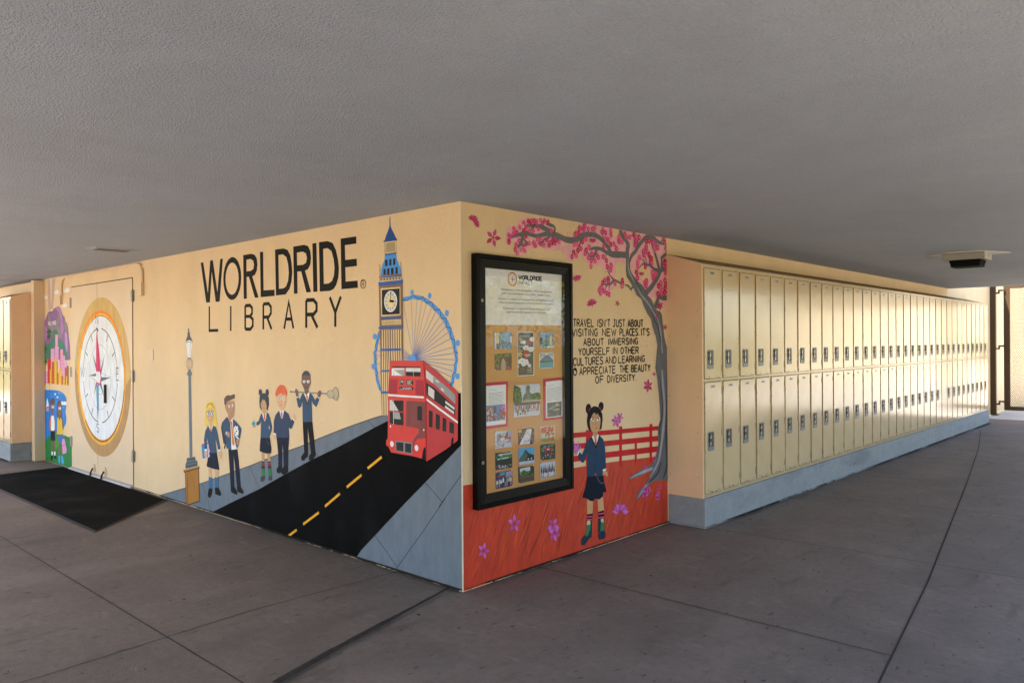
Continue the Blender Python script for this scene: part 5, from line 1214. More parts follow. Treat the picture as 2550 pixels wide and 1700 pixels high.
B|blossom|blossom_rose|0|1834,2254|24
B|blossom|blossom_crimson|0|1873,2257|24
B|blossom|blossom_magenta|0|1819,2194|24
B|blossom|blossom_magenta|0|1827,2230|24
B|blossom|blossom_crimson|0|1976,2235|25
B|blossom|blossom_crimson|0|2012,2243|25
B|blossom|blossom_magenta|0|2071,2236|25
B|blossom|blossom_magenta|0|2100,2227|25
B|blossom|blossom_magenta|0|2137,2202|26
B|blossom|blossom_rose|0|2092,2182|25
B|blossom|blossom_magenta|0|1972,2191|25
B|blossom|blossom_magenta|0|1932,2156|24
B|blossom|blossom_magenta|0|1935,2129|24
B|blossom|blossom_rose|0|1982,2156|25
B|blossom|blossom_crimson|0|2011,2135|25
B|blossom|blossom_rose|0|1881,2101|24
B|blossom|blossom_crimson|0|2047,2106|25
B|blossom|blossom_magenta|0|2047,2073|25
B|blossom|blossom_rose|0|1853,2060|24
B|blossom|blossom_rose|0|1856,2032|24
B|blossom|blossom_crimson|0|1959,2041|25
B|blossom|blossom_crimson|0|1838,1986|24
B|blossom|blossom_magenta|0|1852,1946|24
B|blossom|blossom_rose|0|2061,1998|25
B|blossom|blossom_rose|0|2105,1993|25
B|blossom|blossom_magenta|0|2071,1959|25
B|blossom|blossom_rose|0|1951,1912|25
B|blossom|blossom_magenta|0|1972,1929|25
B|blossom|blossom_magenta|0|1965,1893|25
B|blossom|blossom_magenta|0|2264,2254|26
B|blossom|blossom_crimson|0|2263,2208|26
B|blossom|blossom_crimson|0|2233,2276|26
B|blossom|blossom_crimson|0|2243,2100|26
B|blossom|blossom_magenta|0|2243,2071|26
B|blossom|blossom_crimson|0|2235,2083|26
B|blossom|blossom_rose|0|2266,2089|26
B|blossom|blossom_magenta|0|2250,2010|26
B|blossom|blossom_rose|0|2277,2032|27
B|blossom|blossom_magenta|0|2241,1948|26
B|blossom|blossom_crimson|0|2249,1915|26
B|blossom|blossom_crimson|0|2240,1882|26
B|blossom|blossom_rose|0|2176,1924|26
B|blossom|blossom_crimson|0|2149,1898|26
B|blossom|blossom_rose|0|2179,1887|26
B|blossom|blossom_crimson|0|2133,1836|26
B|blossom|blossom_rose|0|2186,1843|26
B|blossom|blossom_crimson|0|2232,1849|26
B|blossom|blossom_rose|0|2263,1871|26
B|blossom|blossom_crimson|0|1459,2005|22
B|blossom|blossom_magenta|0|1507,2020|22
B|blossom|blossom_magenta|0|1497,1982|22
B|blossom|blossom_rose|0|1510,2005|22
B|blossom|blossom_magenta|0|1427,1903|21
B|blossom|blossom_crimson|0|1468,1917|22
B|blossom|blossom_crimson|0|1401,1883|21
B|blossom|blossom_crimson|0|1468,1898|22
B|blossom|blossom_magenta|0|1382,1849|21
B|blossom|blossom_rose|0|1357,1830|21
B|blossom|blossom_rose|0|1376,1808|21
B|blossom|blossom_magenta|0|1413,1828|21
B|blossom|blossom_magenta|0|1451,1812|22
B|blossom|blossom_magenta|0|1479,1805|22
B|blossom|blossom_magenta|0|1554,1891|22
B|blossom|blossom_crimson|0|1650,1915|23
B|blossom|blossom_crimson|0|1650,1892|23
B|blossom|blossom_rose|0|1646,1873|23
"""),
('painted_flower', 'R', None, 'building', """
P||petal_rose|0|94,2187 88,2205 73,2209 61,2208 64,2199 71,2188
S||blossom_crimson|0|95,2186 75,2199|4.3 1.2
P||petal_rose2|0|96,2188 101,2208 92,2217 81,2221 78,2212 78,2199
S||blossom_crimson|0|96,2187 88,2207|4.3 1.2
P||petal_rose|0|98,2188 114,2205 111,2218 106,2226 98,2218 90,2206
S||blossom_crimson|0|97,2187 102,2209|4.3 1.2
P||petal_rose2|0|100,2188 123,2197 128,2210 128,2220 117,2216 103,2208
S||blossom_crimson|0|99,2187 116,2206|4.3 1.2
P||petal_rose|0|101,2186 125,2186 137,2196 143,2206 131,2206 115,2204
S||blossom_crimson|0|99,2186 125,2197|4.3 1.2
P||petal_rose2|0|101,2185 120,2175 136,2180 147,2186 137,2191 123,2195
S||blossom_crimson|0|99,2185 127,2186|4.3 1.2
P||petal_rose|0|100,2183 110,2166 125,2164 138,2166 133,2175 124,2184
S||blossom_crimson|0|99,2184 121,2174|4.3 1.2
"""),
('painted_flower', 'R', None, 'building', """
P||petal_rose|0|116,2168 134,2177 136,2188 135,2196 126,2191 116,2183
S||blossom_crimson|0|115,2167 126,2183|4.3 1.2
P||petal_rose2|0|117,2167 137,2169 145,2178 149,2186 139,2185 126,2182
S||blossom_crimson|0|116,2166 135,2178|4.3 1.2
P||petal_rose|0|117,2166 135,2160 147,2165 155,2171 147,2174 134,2176
S||blossom_crimson|0|116,2166 139,2169|4.3 1.2
P||petal_rose2|0|117,2164 128,2152 141,2152 151,2155 146,2161 137,2168
S||blossom_crimson|0|116,2165 136,2159|4.3 1.2
"""),
('painted_flower', 'R', None, 'building', """
P||petal_rose|0|273,2105 301,2126 302,2144 297,2158 284,2149 269,2133
S||blossom_crimson|0|273,2104 287,2135|4.3 1.2
P||petal_rose2|0|277,2101 305,2087 327,2095 342,2104 329,2111 308,2117
S||blossom_crimson|0|275,2101 314,2103|4.3 1.2
P||petal_rose|0|273,2096 262,2068 275,2053 289,2045 294,2059 297,2078
S||blossom_crimson|0|272,2098 282,2068|4.3 1.2
P||petal_rose2|0|267,2098 232,2094 219,2078 213,2064 229,2065 251,2071
S||blossom_crimson|0|268,2099 236,2078|4.3 1.2
P||petal_rose|0|267,2103 256,2130 235,2134 218,2132 223,2120 234,2105
S||blossom_crimson|0|269,2102 239,2120|4.3 1.2
E||blossom_crimson|7|271,2101 9,8|
"""),
('painted_flower', 'R', None, 'building', """
P||petal_rose|0|1101,1920 1120,1903 1141,1904 1156,1908 1147,1916 1132,1925
S||blossom_crimson|0|1099,1920 1132,1913|7 2
P||petal_rose2|0|1100,1918 1105,1895 1123,1889 1138,1888 1136,1899 1129,1912
S||blossom_crimson|0|1099,1919 1121,1901|7 2
P||petal_rose|0|1098,1917 1087,1895 1098,1883 1110,1876 1115,1886 1118,1901
S||blossom_crimson|0|1097,1918 1105,1894|7 2
P||petal_rose2|0|1095,1917 1072,1900 1073,1885 1079,1875 1090,1883 1102,1895
S||blossom_crimson|0|1096,1918 1086,1893|7 2
P||petal_rose|0|1093,1918 1063,1911 1054,1897 1052,1885 1067,1888 1085,1895
S||blossom_crimson|0|1094,1919 1070,1899|7 2
"""),
('painted_flower', 'R', None, 'building', """
P||petal_rose|0|1268,1721 1240,1733 1220,1727 1207,1719 1220,1713 1240,1709
S||blossom_crimson|0|1270,1721 1233,1720|7 2
P||petal_rose2|0|1268,1723 1252,1743 1231,1745 1215,1742 1223,1733 1237,1722
S||blossom_crimson|0|1270,1723 1238,1734|7 2
P||petal_rose|0|1270,1725 1270,1748 1253,1757 1237,1760 1237,1749 1242,1734
S||blossom_crimson|0|1271,1724 1252,1745|7 2
P||petal_rose2|0|1273,1725 1288,1747 1279,1761 1268,1769 1261,1759 1255,1744
S||blossom_crimson|0|1273,1724 1270,1750|7 2
P||petal_rose|0|1275,1725 1303,1739 1304,1755 1301,1766 1287,1760 1272,1748
S||blossom_crimson|0|1274,1724 1290,1748|7 2
P||petal_rose2|0|1277,1724 1310,1727 1322,1741 1327,1752 1311,1751 1290,1746
S||blossom_crimson|0|1276,1723 1305,1740|7 2
"""),
('painted_flower', 'R', None, 'building', """
P||petal_rose|0|1268,1734 1283,1742 1283,1751 1280,1757 1273,1753 1266,1747
S||blossom_crimson|0|1268,1734 1275,1747|7 2
P||petal_rose2|0|1270,1732 1285,1725 1296,1728 1303,1732 1296,1735 1286,1738
S||blossom_crimson|0|1269,1732 1289,1732|7 2
P||petal_rose|0|1268,1730 1263,1718 1269,1711 1276,1707 1279,1713 1280,1722
S||blossom_crimson|0|1268,1731 1272,1717|7 2
P||petal_rose2|0|1265,1731 1247,1730 1240,1723 1237,1717 1245,1717 1257,1720
S||blossom_crimson|0|1266,1732 1249,1723|7 2
P||petal_rose|0|1265,1734 1259,1746 1248,1748 1239,1748 1242,1742 1248,1735
S||blossom_crimson|0|1266,1733 1250,1742|7 2
E||blossom_crimson|7|1267,1732 5,4|
"""),
('painted_flower', 'R', None, 'building', """
P||petal_rose|0|1580,1741 1564,1742 1556,1736 1552,1730 1560,1730 1571,1731
S||blossom_crimson|0|1581,1741 1564,1735|7 2
P||petal_rose2|0|1580,1743 1577,1755 1568,1758 1560,1759 1561,1753 1565,1746
S||blossom_crimson|0|1581,1743 1569,1752|7 2
P||petal_rose|0|1583,1744 1598,1750 1599,1758 1598,1764 1591,1761 1583,1755
S||blossom_crimson|0|1583,1743 1592,1755|7 2
P||petal_rose2|0|1585,1742 1596,1734 1607,1735 1614,1738 1609,1742 1600,1746
S||blossom_crimson|0|1584,1742 1601,1740|7 2
P||petal_rose|0|1582,1740 1576,1729 1580,1722 1586,1718 1589,1723 1592,1731
S||blossom_crimson|0|1582,1741 1584,1727|7 2
E||blossom_crimson|7|1582,1742 4,3|
"""),
('painted_flower', 'R', None, 'building', """
P||petal_rose|0|2165,1740 2181,1726 2198,1727 2211,1730 2203,1737 2190,1744
S||blossom_crimson|0|2163,1741 2191,1734|7 2
P||petal_rose2|0|2162,1738 2152,1721 2160,1711 2170,1705 2175,1713 2178,1725
S||blossom_crimson|0|2161,1739 2166,1719|7 2
P||petal_rose|0|2158,1739 2132,1736 2123,1725 2120,1716 2133,1718 2149,1722
S||blossom_crimson|0|2159,1740 2136,1726|7 2
P||petal_rose2|0|2157,1742 2141,1756 2124,1755 2112,1752 2119,1745 2132,1738
S||blossom_crimson|0|2158,1742 2131,1748|7 2
P||petal_rose|0|2160,1744 2170,1761 2162,1771 2152,1777 2147,1769 2144,1757
S||blossom_crimson|0|2160,1743 2156,1763|7 2
P||petal_rose2|0|2164,1743 2190,1747 2199,1757 2202,1766 2189,1765 2173,1760
S||blossom_crimson|0|2163,1742 2185,1756|7 2
E||blossom_crimson|7|2161,1741 7,5|
"""),
('painted_flower', 'R', None, 'building', """
P||petal_rose|0|2116,1662 2116,1673 2109,1677 2102,1679 2102,1674 2103,1667
S||blossom_crimson|0|2116,1662 2108,1672|7 2
P||petal_rose2|0|2119,1662 2133,1666 2136,1672 2137,1677 2130,1676 2122,1672
S||blossom_crimson|0|2118,1662 2129,1671|7 2
P||petal_rose|0|2119,1660 2128,1652 2137,1652 2145,1653 2141,1657 2134,1662
S||blossom_crimson|0|2118,1661 2134,1656|7 2
P||petal_rose2|0|2117,1659 2108,1651 2110,1644 2114,1640 2119,1644 2123,1650
S||blossom_crimson|0|2117,1660 2115,1648|7 2
P||petal_rose|0|2115,1661 2101,1664 2093,1660 2088,1656 2095,1654 2104,1653
S||blossom_crimson|0|2116,1661 2100,1658|7 2
E||blossom_crimson|7|2117,1661 4,3|
"""),
('painted_flower', 'R', None, 'building', """
P||petal_rose|0|2237,1572 2219,1569 2214,1562 2212,1555 2221,1557 2231,1560
S||blossom_crimson|0|2238,1572 2223,1563|7 2
P||petal_rose2|0|2237,1574 2228,1585 2216,1586 2207,1585 2211,1580 2219,1574
S||blossom_crimson|0|2238,1574 2220,1580|7 2
P||petal_rose|0|2240,1575 2252,1585 2250,1593 2246,1598 2240,1594 2234,1587
S||blossom_crimson|0|2239,1574 2244,1588|7 2
P||petal_rose2|0|2242,1573 2259,1568 2269,1572 2276,1577 2268,1579 2257,1581
S||blossom_crimson|0|2241,1573 2261,1575|7 2
P||petal_rose|0|2240,1571 2238,1559 2246,1553 2254,1550 2256,1556 2255,1564
S||blossom_crimson|0|2240,1572 2248,1559|7 2
E||blossom_crimson|7|2239,1573 5,3|
"""),
('painted_flower', 'R', None, 'building', """
P||petal_rose|0|1287,2189 1302,2179 1317,2180 1329,2184 1322,2189 1310,2195
S||blossom_crimson|0|1285,2190 1311,2186|7 2
P||petal_rose2|0|1286,2188 1290,2173 1304,2170 1316,2169 1314,2177 1308,2186
S||blossom_crimson|0|1285,2189 1303,2178|7 2
P||petal_rose|0|1284,2187 1277,2172 1285,2164 1295,2160 1298,2168 1300,2178
S||blossom_crimson|0|1284,2188 1290,2172|7 2
P||petal_rose2|0|1282,2187 1265,2175 1266,2165 1271,2158 1279,2164 1288,2173
S||blossom_crimson|0|1282,2188 1276,2171|7 2
P||petal_rose|0|1280,2188 1257,2181 1251,2171 1250,2163 1261,2166 1275,2172
S||blossom_crimson|0|1281,2189 1263,2174|7 2
P||petal_rose2|0|1279,2189 1256,2190 1244,2183 1237,2175 1248,2175 1264,2176
S||blossom_crimson|0|1281,2189 1255,2181|7 2
"""),
('painted_flower', 'R', None, 'building', """
P||petal_rose|0|1908,1990 1922,1980 1935,1981 1946,1984 1939,1989 1929,1994
S||blossom_crimson|0|1907,1990 1929,1987|7 2
P||petal_rose2|0|1907,1989 1911,1975 1923,1972 1934,1971 1932,1978 1927,1986
S||blossom_crimson|0|1906,1989 1922,1979|7 2
P||petal_rose|0|1906,1988 1899,1975 1907,1967 1915,1964 1919,1970 1920,1979
S||blossom_crimson|0|1905,1989 1911,1974|7 2
P||petal_rose2|0|1904,1988 1889,1978 1890,1969 1894,1962 1902,1967 1909,1975
S||blossom_crimson|0|1904,1989 1898,1974|7 2
P||petal_rose|0|1903,1989 1882,1984 1877,1975 1876,1968 1886,1970 1898,1975
S||blossom_crimson|0|1904,1989 1887,1977|7 2
P||petal_rose2|0|1902,1990 1881,1991 1871,1985 1865,1979 1874,1978 1888,1978
S||blossom_crimson|0|1903,1990 1881,1984|7 2
"""),
('painted_flower', 'R', None, 'building', """
P||petal_rose|0|845,2133 825,2142 810,2137 801,2130 810,2125 824,2122
S||blossom_crimson|0|846,2133 820,2131|7 2
P||petal_rose2|0|847,2136 848,2155 837,2163 826,2166 825,2157 827,2144
S||blossom_crimson|0|847,2135 835,2153|7 2
P||petal_rose|0|851,2136 872,2147 875,2159 874,2169 864,2164 852,2155
S||blossom_crimson|0|850,2135 864,2155|7 2
P||petal_rose2|0|852,2133 872,2124 887,2129 897,2136 887,2141 873,2144
S||blossom_crimson|0|851,2133 877,2135|7 2
P||petal_rose|0|850,2130 848,2110 860,2103 871,2100 872,2109 870,2122
S||blossom_crimson|0|850,2131 862,2113|7 2
P||petal_rose2|0|846,2130 825,2119 822,2107 823,2097 833,2102 845,2111
S||blossom_crimson|0|847,2131 833,2111|7 2
E||blossom_crimson|7|848,2133 6,5|
"""),
('painted_flower', 'R', None, 'building', """
P||petal_rose|0|2076,1204 2088,1200 2094,1203 2099,1206 2093,1208 2085,1209
S||blossom_crimson|0|2075,1204 2089,1205|7 2
P||petal_rose2|0|2075,1202 2074,1194 2080,1190 2086,1188 2086,1192 2085,1198
S||blossom_crimson|0|2075,1203 2081,1194|7 2
P||petal_rose|0|2073,1203 2061,1201 2057,1196 2057,1191 2062,1192 2070,1195
S||blossom_crimson|0|2073,1203 2063,1196|7 2
P||petal_rose2|0|2072,1204 2065,1212 2057,1213 2051,1212 2054,1208 2060,1204
S||blossom_crimson|0|2073,1204 2060,1209|7 2
P||petal_rose|0|2074,1205 2082,1212 2080,1217 2077,1221 2073,1218 2070,1213
S||blossom_crimson|0|2074,1205 2076,1214|7 2
E||blossom_crimson|7|2074,1204 3,2|
"""),
('painted_flower', 'R', None, 'building', """
P||petal_rose|0|1980,1120 1967,1145 1946,1150 1929,1150 1935,1138 1947,1124
S||blossom_crimson|0|1982,1119 1951,1137|7 2
P||petal_rose2|0|1986,1121 2007,1141 2001,1158 1992,1170 1982,1160 1972,1145
S||blossom_crimson|0|1985,1120 1989,1149|7 2
P||petal_rose|0|1990,1119 2024,1114 2040,1125 2049,1136 2032,1139 2010,1139
S||blossom_crimson|0|1988,1118 2023,1129|7 2
P||petal_rose2|0|1990,1114 2003,1089 2024,1084 2042,1083 2036,1095 2023,1110
S||blossom_crimson|0|1988,1115 2019,1097|7 2
P||petal_rose|0|1984,1113 1963,1093 1969,1076 1978,1064 1988,1074 1998,1088
S||blossom_crimson|0|1985,1114 1981,1085|7 2
P||petal_rose2|0|1980,1115 1946,1120 1930,1109 1922,1098 1938,1095 1960,1095
S||blossom_crimson|0|1982,1116 1947,1105|7 2
E||blossom_crimson|7|1985,1117 9,6|
"""),
('painted_flower', 'R', None, 'building', """
P||petal_pink|0|1559,880 1565,905 1551,918 1537,926 1534,914 1534,898
S||blossom_crimson|0|1559,879 1546,906|7 2
P||petal_pink2|0|1564,879 1596,885 1603,900 1604,913 1588,910 1570,903
S||blossom_crimson|0|1563,878 1587,898|7 2
P||petal_pink|0|1566,875 1591,857 1613,858 1628,863 1616,872 1597,881
S||blossom_crimson|0|1564,876 1601,868|7 2
P||petal_pink2|0|1562,872 1556,848 1570,835 1584,827 1588,838 1588,855
S||blossom_crimson|0|1562,874 1575,847|7 2
P||petal_pink|0|1557,874 1526,868 1518,853 1518,841 1533,843 1551,850
S||blossom_crimson|0|1558,875 1535,855|7 2
P||petal_pink2|0|1555,877 1530,896 1509,895 1494,890 1506,881 1525,871
S||blossom_crimson|0|1557,877 1521,884|7 2
E||blossom_crimson|7|1561,876 9,7|
"""),
('painted_flower', 'R', None, 'building', """
P||petal_pink|0|1611,902 1628,886 1645,886 1657,888 1649,896 1636,904
S||blossom_crimson|0|1609,902 1637,894|7 2
P||petal_pink2|0|1607,900 1594,884 1600,872 1608,864 1614,871 1620,883
S||blossom_crimson|0|1607,901 1607,879|7 2
P||petal_pink|0|1603,902 1577,908 1564,901 1557,894 1569,890 1586,889
S||blossom_crimson|0|1604,903 1577,897|7 2
P||petal_pink2|0|1604,906 1602,925 1587,933 1575,937 1576,927 1581,915
S||blossom_crimson|0|1605,905 1588,923|7 2
P||petal_pink|0|1609,905 1633,912 1637,924 1637,933 1625,931 1611,924
S||blossom_crimson|0|1608,905 1625,921|7 2
E||blossom_crimson|7|1607,903 7,5|
"""),
('painted_flower', 'R', None, 'building', """
P||petal_pink|0|1940,484 1937,473 1945,466 1953,462 1955,468 1954,475
S||blossom_crimson|0|1940,485 1947,472|7 2
P||petal_pink2|0|1937,485 1919,485 1914,479 1912,474 1920,473 1931,475
S||blossom_crimson|0|1938,485 1923,479|7 2
P||petal_pink|0|1937,487 1929,499 1917,501 1908,502 1912,496 1919,490
S||blossom_crimson|0|1938,487 1921,495|7 2
P||petal_pink2|0|1940,488 1952,495 1951,502 1947,508 1941,505 1935,499
S||blossom_crimson|0|1939,487 1944,499|7 2
P||petal_pink|0|1942,486 1958,479 1968,481 1975,484 1967,487 1956,491
S||blossom_crimson|0|1941,486 1961,485|7 2
E||blossom_crimson|7|1939,486 5,3|
"""),
('painted_flower', 'R', None, 'building', """
P||petal_pink|0|1938,319 1925,309 1928,299 1933,292 1940,297 1946,304
S||blossom_crimson|0|1938,320 1935,304|7 2
P||petal_pink2|0|1935,322 1916,330 1904,326 1897,322 1906,318 1920,314
S||blossom_crimson|0|1937,322 1913,322|7 2
P||petal_pink|0|1937,324 1938,339 1928,347 1918,352 1917,344 1919,334
S||blossom_crimson|0|1938,323 1926,340|7 2
P||petal_pink2|0|1941,323 1962,324 1967,333 1968,340 1958,340 1946,337
S||blossom_crimson|0|1940,323 1956,333|7 2
P||petal_pink|0|1942,320 1953,306 1967,303 1978,303 1972,310 1963,318
S||blossom_crimson|0|1941,321 1962,310|7 2
E||blossom_crimson|7|1939,322 6,4|
"""),
('painted_flower', 'R', None, 'building', """
P||petal_pink|0|1985,305 2004,294 2018,295 2027,298 2018,304 2005,309
S||blossom_crimson|0|1984,305 2009,301|7 2
P||petal_pink2|0|1983,303 1977,288 1985,279 1994,273 1997,280 1998,290
S||blossom_crimson|0|1982,304 1989,286|7 2
P||petal_pink|0|1979,304 1957,307 1948,300 1945,293 1955,291 1969,292
S||blossom_crimson|0|1980,305 1960,298|7 2
P||petal_pink2|0|1979,307 1971,323 1958,328 1946,330 1950,322 1957,313
S||blossom_crimson|0|1980,307 1961,320|7 2
P||petal_pink|0|1983,308 2000,315 2000,325 1997,334 1988,330 1979,324
S||blossom_crimson|0|1983,307 1991,322|7 2
E||blossom_crimson|7|1982,305 6,4|
"""),
('painted_flower', 'R', None, 'building', """
P||petal_pink|0|1925,284 1901,282 1896,272 1895,264 1906,264 1920,268
S||blossom_crimson|0|1926,285 1908,273|7 2
P||petal_pink2|0|1924,287 1906,302 1890,302 1879,300 1887,293 1901,285
S||blossom_crimson|0|1925,286 1898,294|7 2
P||petal_pink|0|1926,289 1932,305 1922,316 1912,322 1909,314 1908,303
S||blossom_crimson|0|1927,288 1918,308|7 2
P||petal_pink2|0|1930,288 1954,289 1960,299 1961,308 1949,307 1935,304
S||blossom_crimson|0|1929,287 1947,299|7 2
P||petal_pink|0|1931,285 1949,270 1965,269 1977,271 1968,279 1954,287
S||blossom_crimson|0|1930,285 1957,277|7 2
P||petal_pink2|0|1929,283 1923,266 1933,256 1943,249 1946,257 1947,269
S||blossom_crimson|0|1928,284 1937,264|7 2
E||blossom_crimson|7|1928,286 7,5|
"""),
('painted_flower', 'R', None, 'building', """
P||petal_pink|0|2147,306 2134,303 2133,296 2134,291 2140,292 2147,296
S||blossom_crimson|0|2148,307 2140,298|7 2
P||petal_pink2|0|2146,308 2135,317 2126,317 2119,315 2124,311 2132,307
S||blossom_crimson|0|2147,308 2131,312|7 2
P||petal_pink|0|2148,309 2154,318 2150,324 2145,329 2141,325 2139,319
S||blossom_crimson|0|2148,309 2146,320|7 2
P||petal_pink2|0|2151,308 2165,305 2172,309 2176,313 2169,314 2159,315
S||blossom_crimson|0|2150,308 2165,311|7 2
P||petal_pink|0|2150,306 2153,295 2162,291 2169,289 2168,294 2164,301
S||blossom_crimson|0|2149,307 2161,296|7 2
E||blossom_crimson|7|2148,307 4,3|
"""),
('painted_flower', 'R', None, 'building', """
P||petal_pink|0|2121,263 2137,255 2147,257 2154,260 2146,264 2135,268
S||blossom_crimson|0|2120,263 2139,262|7 2
P||petal_pink2|0|2119,261 2116,249 2124,242 2132,238 2133,244 2133,252
S||blossom_crimson|0|2118,262 2126,248|7 2
P||petal_pink|0|2116,262 2098,263 2093,257 2091,251 2099,250 2110,252
S||blossom_crimson|0|2116,263 2102,256|7 2
P||petal_pink2|0|2115,265 2107,277 2096,280 2087,281 2091,275 2098,267
S||blossom_crimson|0|2116,264 2099,274|7 2
P||petal_pink|0|2118,265 2131,272 2129,280 2126,287 2120,283 2113,278
S||blossom_crimson|0|2118,264 2123,277|7 2
E||blossom_crimson|7|2118,263 5,3|
"""),
('painted_flower', 'R', None, 'building', """
P||petal_pink|0|2114,229 2098,225 2097,216 2098,209 2106,212 2115,216
S||blossom_crimson|0|2115,230 2105,218|7 2
P||petal_pink2|0|2113,232 2098,243 2086,243 2078,241 2084,236 2095,230
S||blossom_crimson|0|2114,232 2093,237|7 2
P||petal_pink|0|2115,233 2123,245 2117,253 2110,259 2106,254 2104,245
S||blossom_crimson|0|2116,233 2112,248|7 2
P||petal_pink2|0|2119,232 2138,228 2146,233 2151,239 2141,241 2129,241
S||blossom_crimson|0|2118,232 2137,236|7 2
P||petal_pink|0|2118,229 2123,216 2134,210 2144,208 2142,214 2136,223
S||blossom_crimson|0|2117,230 2132,217|7 2
E||blossom_crimson|7|2116,231 5,4|
"""),
('painted_flower', 'R', None, 'building', """
P||petal_pink|0|1595,201 1554,229 1522,228 1500,222 1520,209 1550,195
S||blossom_crimson|0|1599,201 1541,213|7 2
P||petal_pink2|0|1597,204 1575,239 1542,249 1517,252 1527,235 1546,214
S||blossom_crimson|0|1599,202 1551,231|7 2
P||petal_pink|0|1600,205 1603,239 1578,258 1554,269 1552,253 1557,230
S||blossom_crimson|0|1601,203 1574,241|7 2
P||petal_pink2|0|1604,205 1632,230 1620,253 1605,269 1591,258 1579,239
S||blossom_crimson|0|1604,203 1604,241|7 2
P||petal_pink|0|1608,204 1654,213 1659,235 1655,253 1633,248 1607,238
S||blossom_crimson|0|1606,202 1635,231|7 2
P||petal_pink2|0|1611,202 1663,193 1684,208 1694,223 1668,227 1635,228
S||blossom_crimson|0|1608,201 1658,213|7 2
P||petal_pink|0|1612,199 1658,175 1690,179 1710,187 1688,199 1655,210
S||blossom_crimson|0|1609,199 1667,192|7 2
"""),
('painted_flower', 'R', None, 'building', """
P||petal_pink|0|172,212 191,225 190,242 185,255 176,249 166,237
S||blossom_crimson|0|172,210 179,236|7 2
P||petal_pink2|0|175,207 198,190 213,193 224,199 213,208 197,216
S||blossom_crimson|0|173,208 202,203|7 2
P||petal_pink|0|172,204 167,180 178,165 189,156 192,167 192,184
S||blossom_crimson|0|172,205 182,177|7 2
P||petal_pink2|0|168,206 142,208 133,196 130,184 142,183 158,185
S||blossom_crimson|0|169,207 146,194|7 2
P||petal_pink|0|167,211 157,236 141,243 128,245 133,233 142,218
S||blossom_crimson|0|169,210 145,230|7 2
E||blossom_crimson|7|171,208 7,6|
"""),
('painted_flower', 'R', None, 'building', """
P||petal_pink|0|446,327 462,350 456,369 447,383 439,373 432,356
S||blossom_crimson|0|446,326 447,359|7 2
P||petal_pink2|0|450,323 480,310 496,319 505,330 491,336 471,341
S||blossom_crimson|0|448,323 481,327|7 2
P||petal_pink|0|448,318 450,288 466,274 480,266 480,281 475,301
S||blossom_crimson|0|447,320 466,289|7 2
P||petal_pink2|0|442,319 414,314 408,296 408,281 422,284 438,291
S||blossom_crimson|0|444,321 423,298|7 2
P||petal_pink|0|441,325 422,352 402,355 388,353 397,340 412,325
S||blossom_crimson|0|443,324 411,341|7 2
E||blossom_crimson|7|445,323 8,7|
"""),
('painted_flower', 'R', None, 'building', """
P||petal_pink|0|831,239 854,216 875,215 890,218 879,229 861,242
S||blossom_crimson|0|829,240 864,227|7 2
P||petal_pink2|0|826,237 811,215 820,198 831,185 839,196 844,212
S||blossom_crimson|0|826,238 829,208|7 2
P||petal_pink|0|821,240 789,250 773,241 765,230 781,225 801,223
S||blossom_crimson|0|822,241 789,235|7 2
P||petal_pink2|0|822,245 817,273 798,284 782,290 784,277 792,259
S||blossom_crimson|0|823,244 799,271|7 2
P||petal_pink|0|828,245 857,252 861,269 859,283 845,279 829,271
S||blossom_crimson|0|827,243 846,266|7 2
E||blossom_crimson|7|825,241 9,7|
"""),
('painted_flower', 'R', None, 'building', """
P||petal_pink|0|842,194 874,193 884,208 887,222 871,223 852,219
S||blossom_crimson|0|840,193 867,210|7 2
P||petal_pink2|0|843,189 864,163 885,159 901,161 891,174 874,189
S||blossom_crimson|0|841,190 876,173|7 2
P||petal_pink|0|839,186 828,161 839,143 852,131 857,143 860,161
S||blossom_crimson|0|838,188 846,155|7 2
P||petal_pink2|0|834,189 802,189 792,174 789,161 804,160 824,163
S||blossom_crimson|0|835,190 808,173|7 2
P||petal_pink|0|833,194 812,220 791,223 775,221 785,208 802,193
S||blossom_crimson|0|835,193 800,209|7 2
P||petal_pink2|0|837,196 848,222 836,240 824,252 818,239 815,221
S||blossom_crimson|0|837,194 829,227|7 2
E||blossom_crimson|7|838,191 9,7|
"""),
('painted_flower', 'R', None, 'building', """
P||petal_pink|0|2076,539 2070,528 2076,520 2082,515 2085,520 2086,528
S||blossom_crimson|0|2076,540 2079,525|7 2
P||petal_pink2|0|2073,541 2058,547 2049,544 2043,540 2051,537 2061,534
S||blossom_crimson|0|2074,541 2056,540|7 2
P||petal_pink|0|2075,543 2081,555 2075,563 2069,568 2066,563 2065,554
S||blossom_crimson|0|2075,543 2072,557|7 2
P||petal_pink2|0|2078,541 2093,535 2102,539 2107,543 2100,546 2090,549
S||blossom_crimson|0|2077,541 2095,542|7 2
E||blossom_crimson|7|2075,541 4,3|
"""),
('painted_flower', 'R', None, 'building', """
P||petal_pink|0|2272,294 2270,283 2277,276 2285,272 2286,278 2286,285
S||blossom_crimson|0|2272,295 2279,282|7 2
P||petal_pink2|0|2269,295 2252,295 2247,289 2245,284 2253,283 2263,285
S||blossom_crimson|0|2270,295 2255,289|7 2
P||petal_pink|0|2268,297 2260,309 2249,312 2241,312 2245,307 2252,300
S||blossom_crimson|0|2269,297 2253,306|7 2
P||petal_pink2|0|2271,298 2284,305 2282,313 2278,319 2272,315 2266,310
S||blossom_crimson|0|2271,297 2275,310|7 2
P||petal_pink|0|2274,296 2289,289 2299,290 2306,294 2298,297 2287,301
S||blossom_crimson|0|2273,296 2292,295|7 2
E||blossom_crimson|7|2271,296 5,3|
"""),
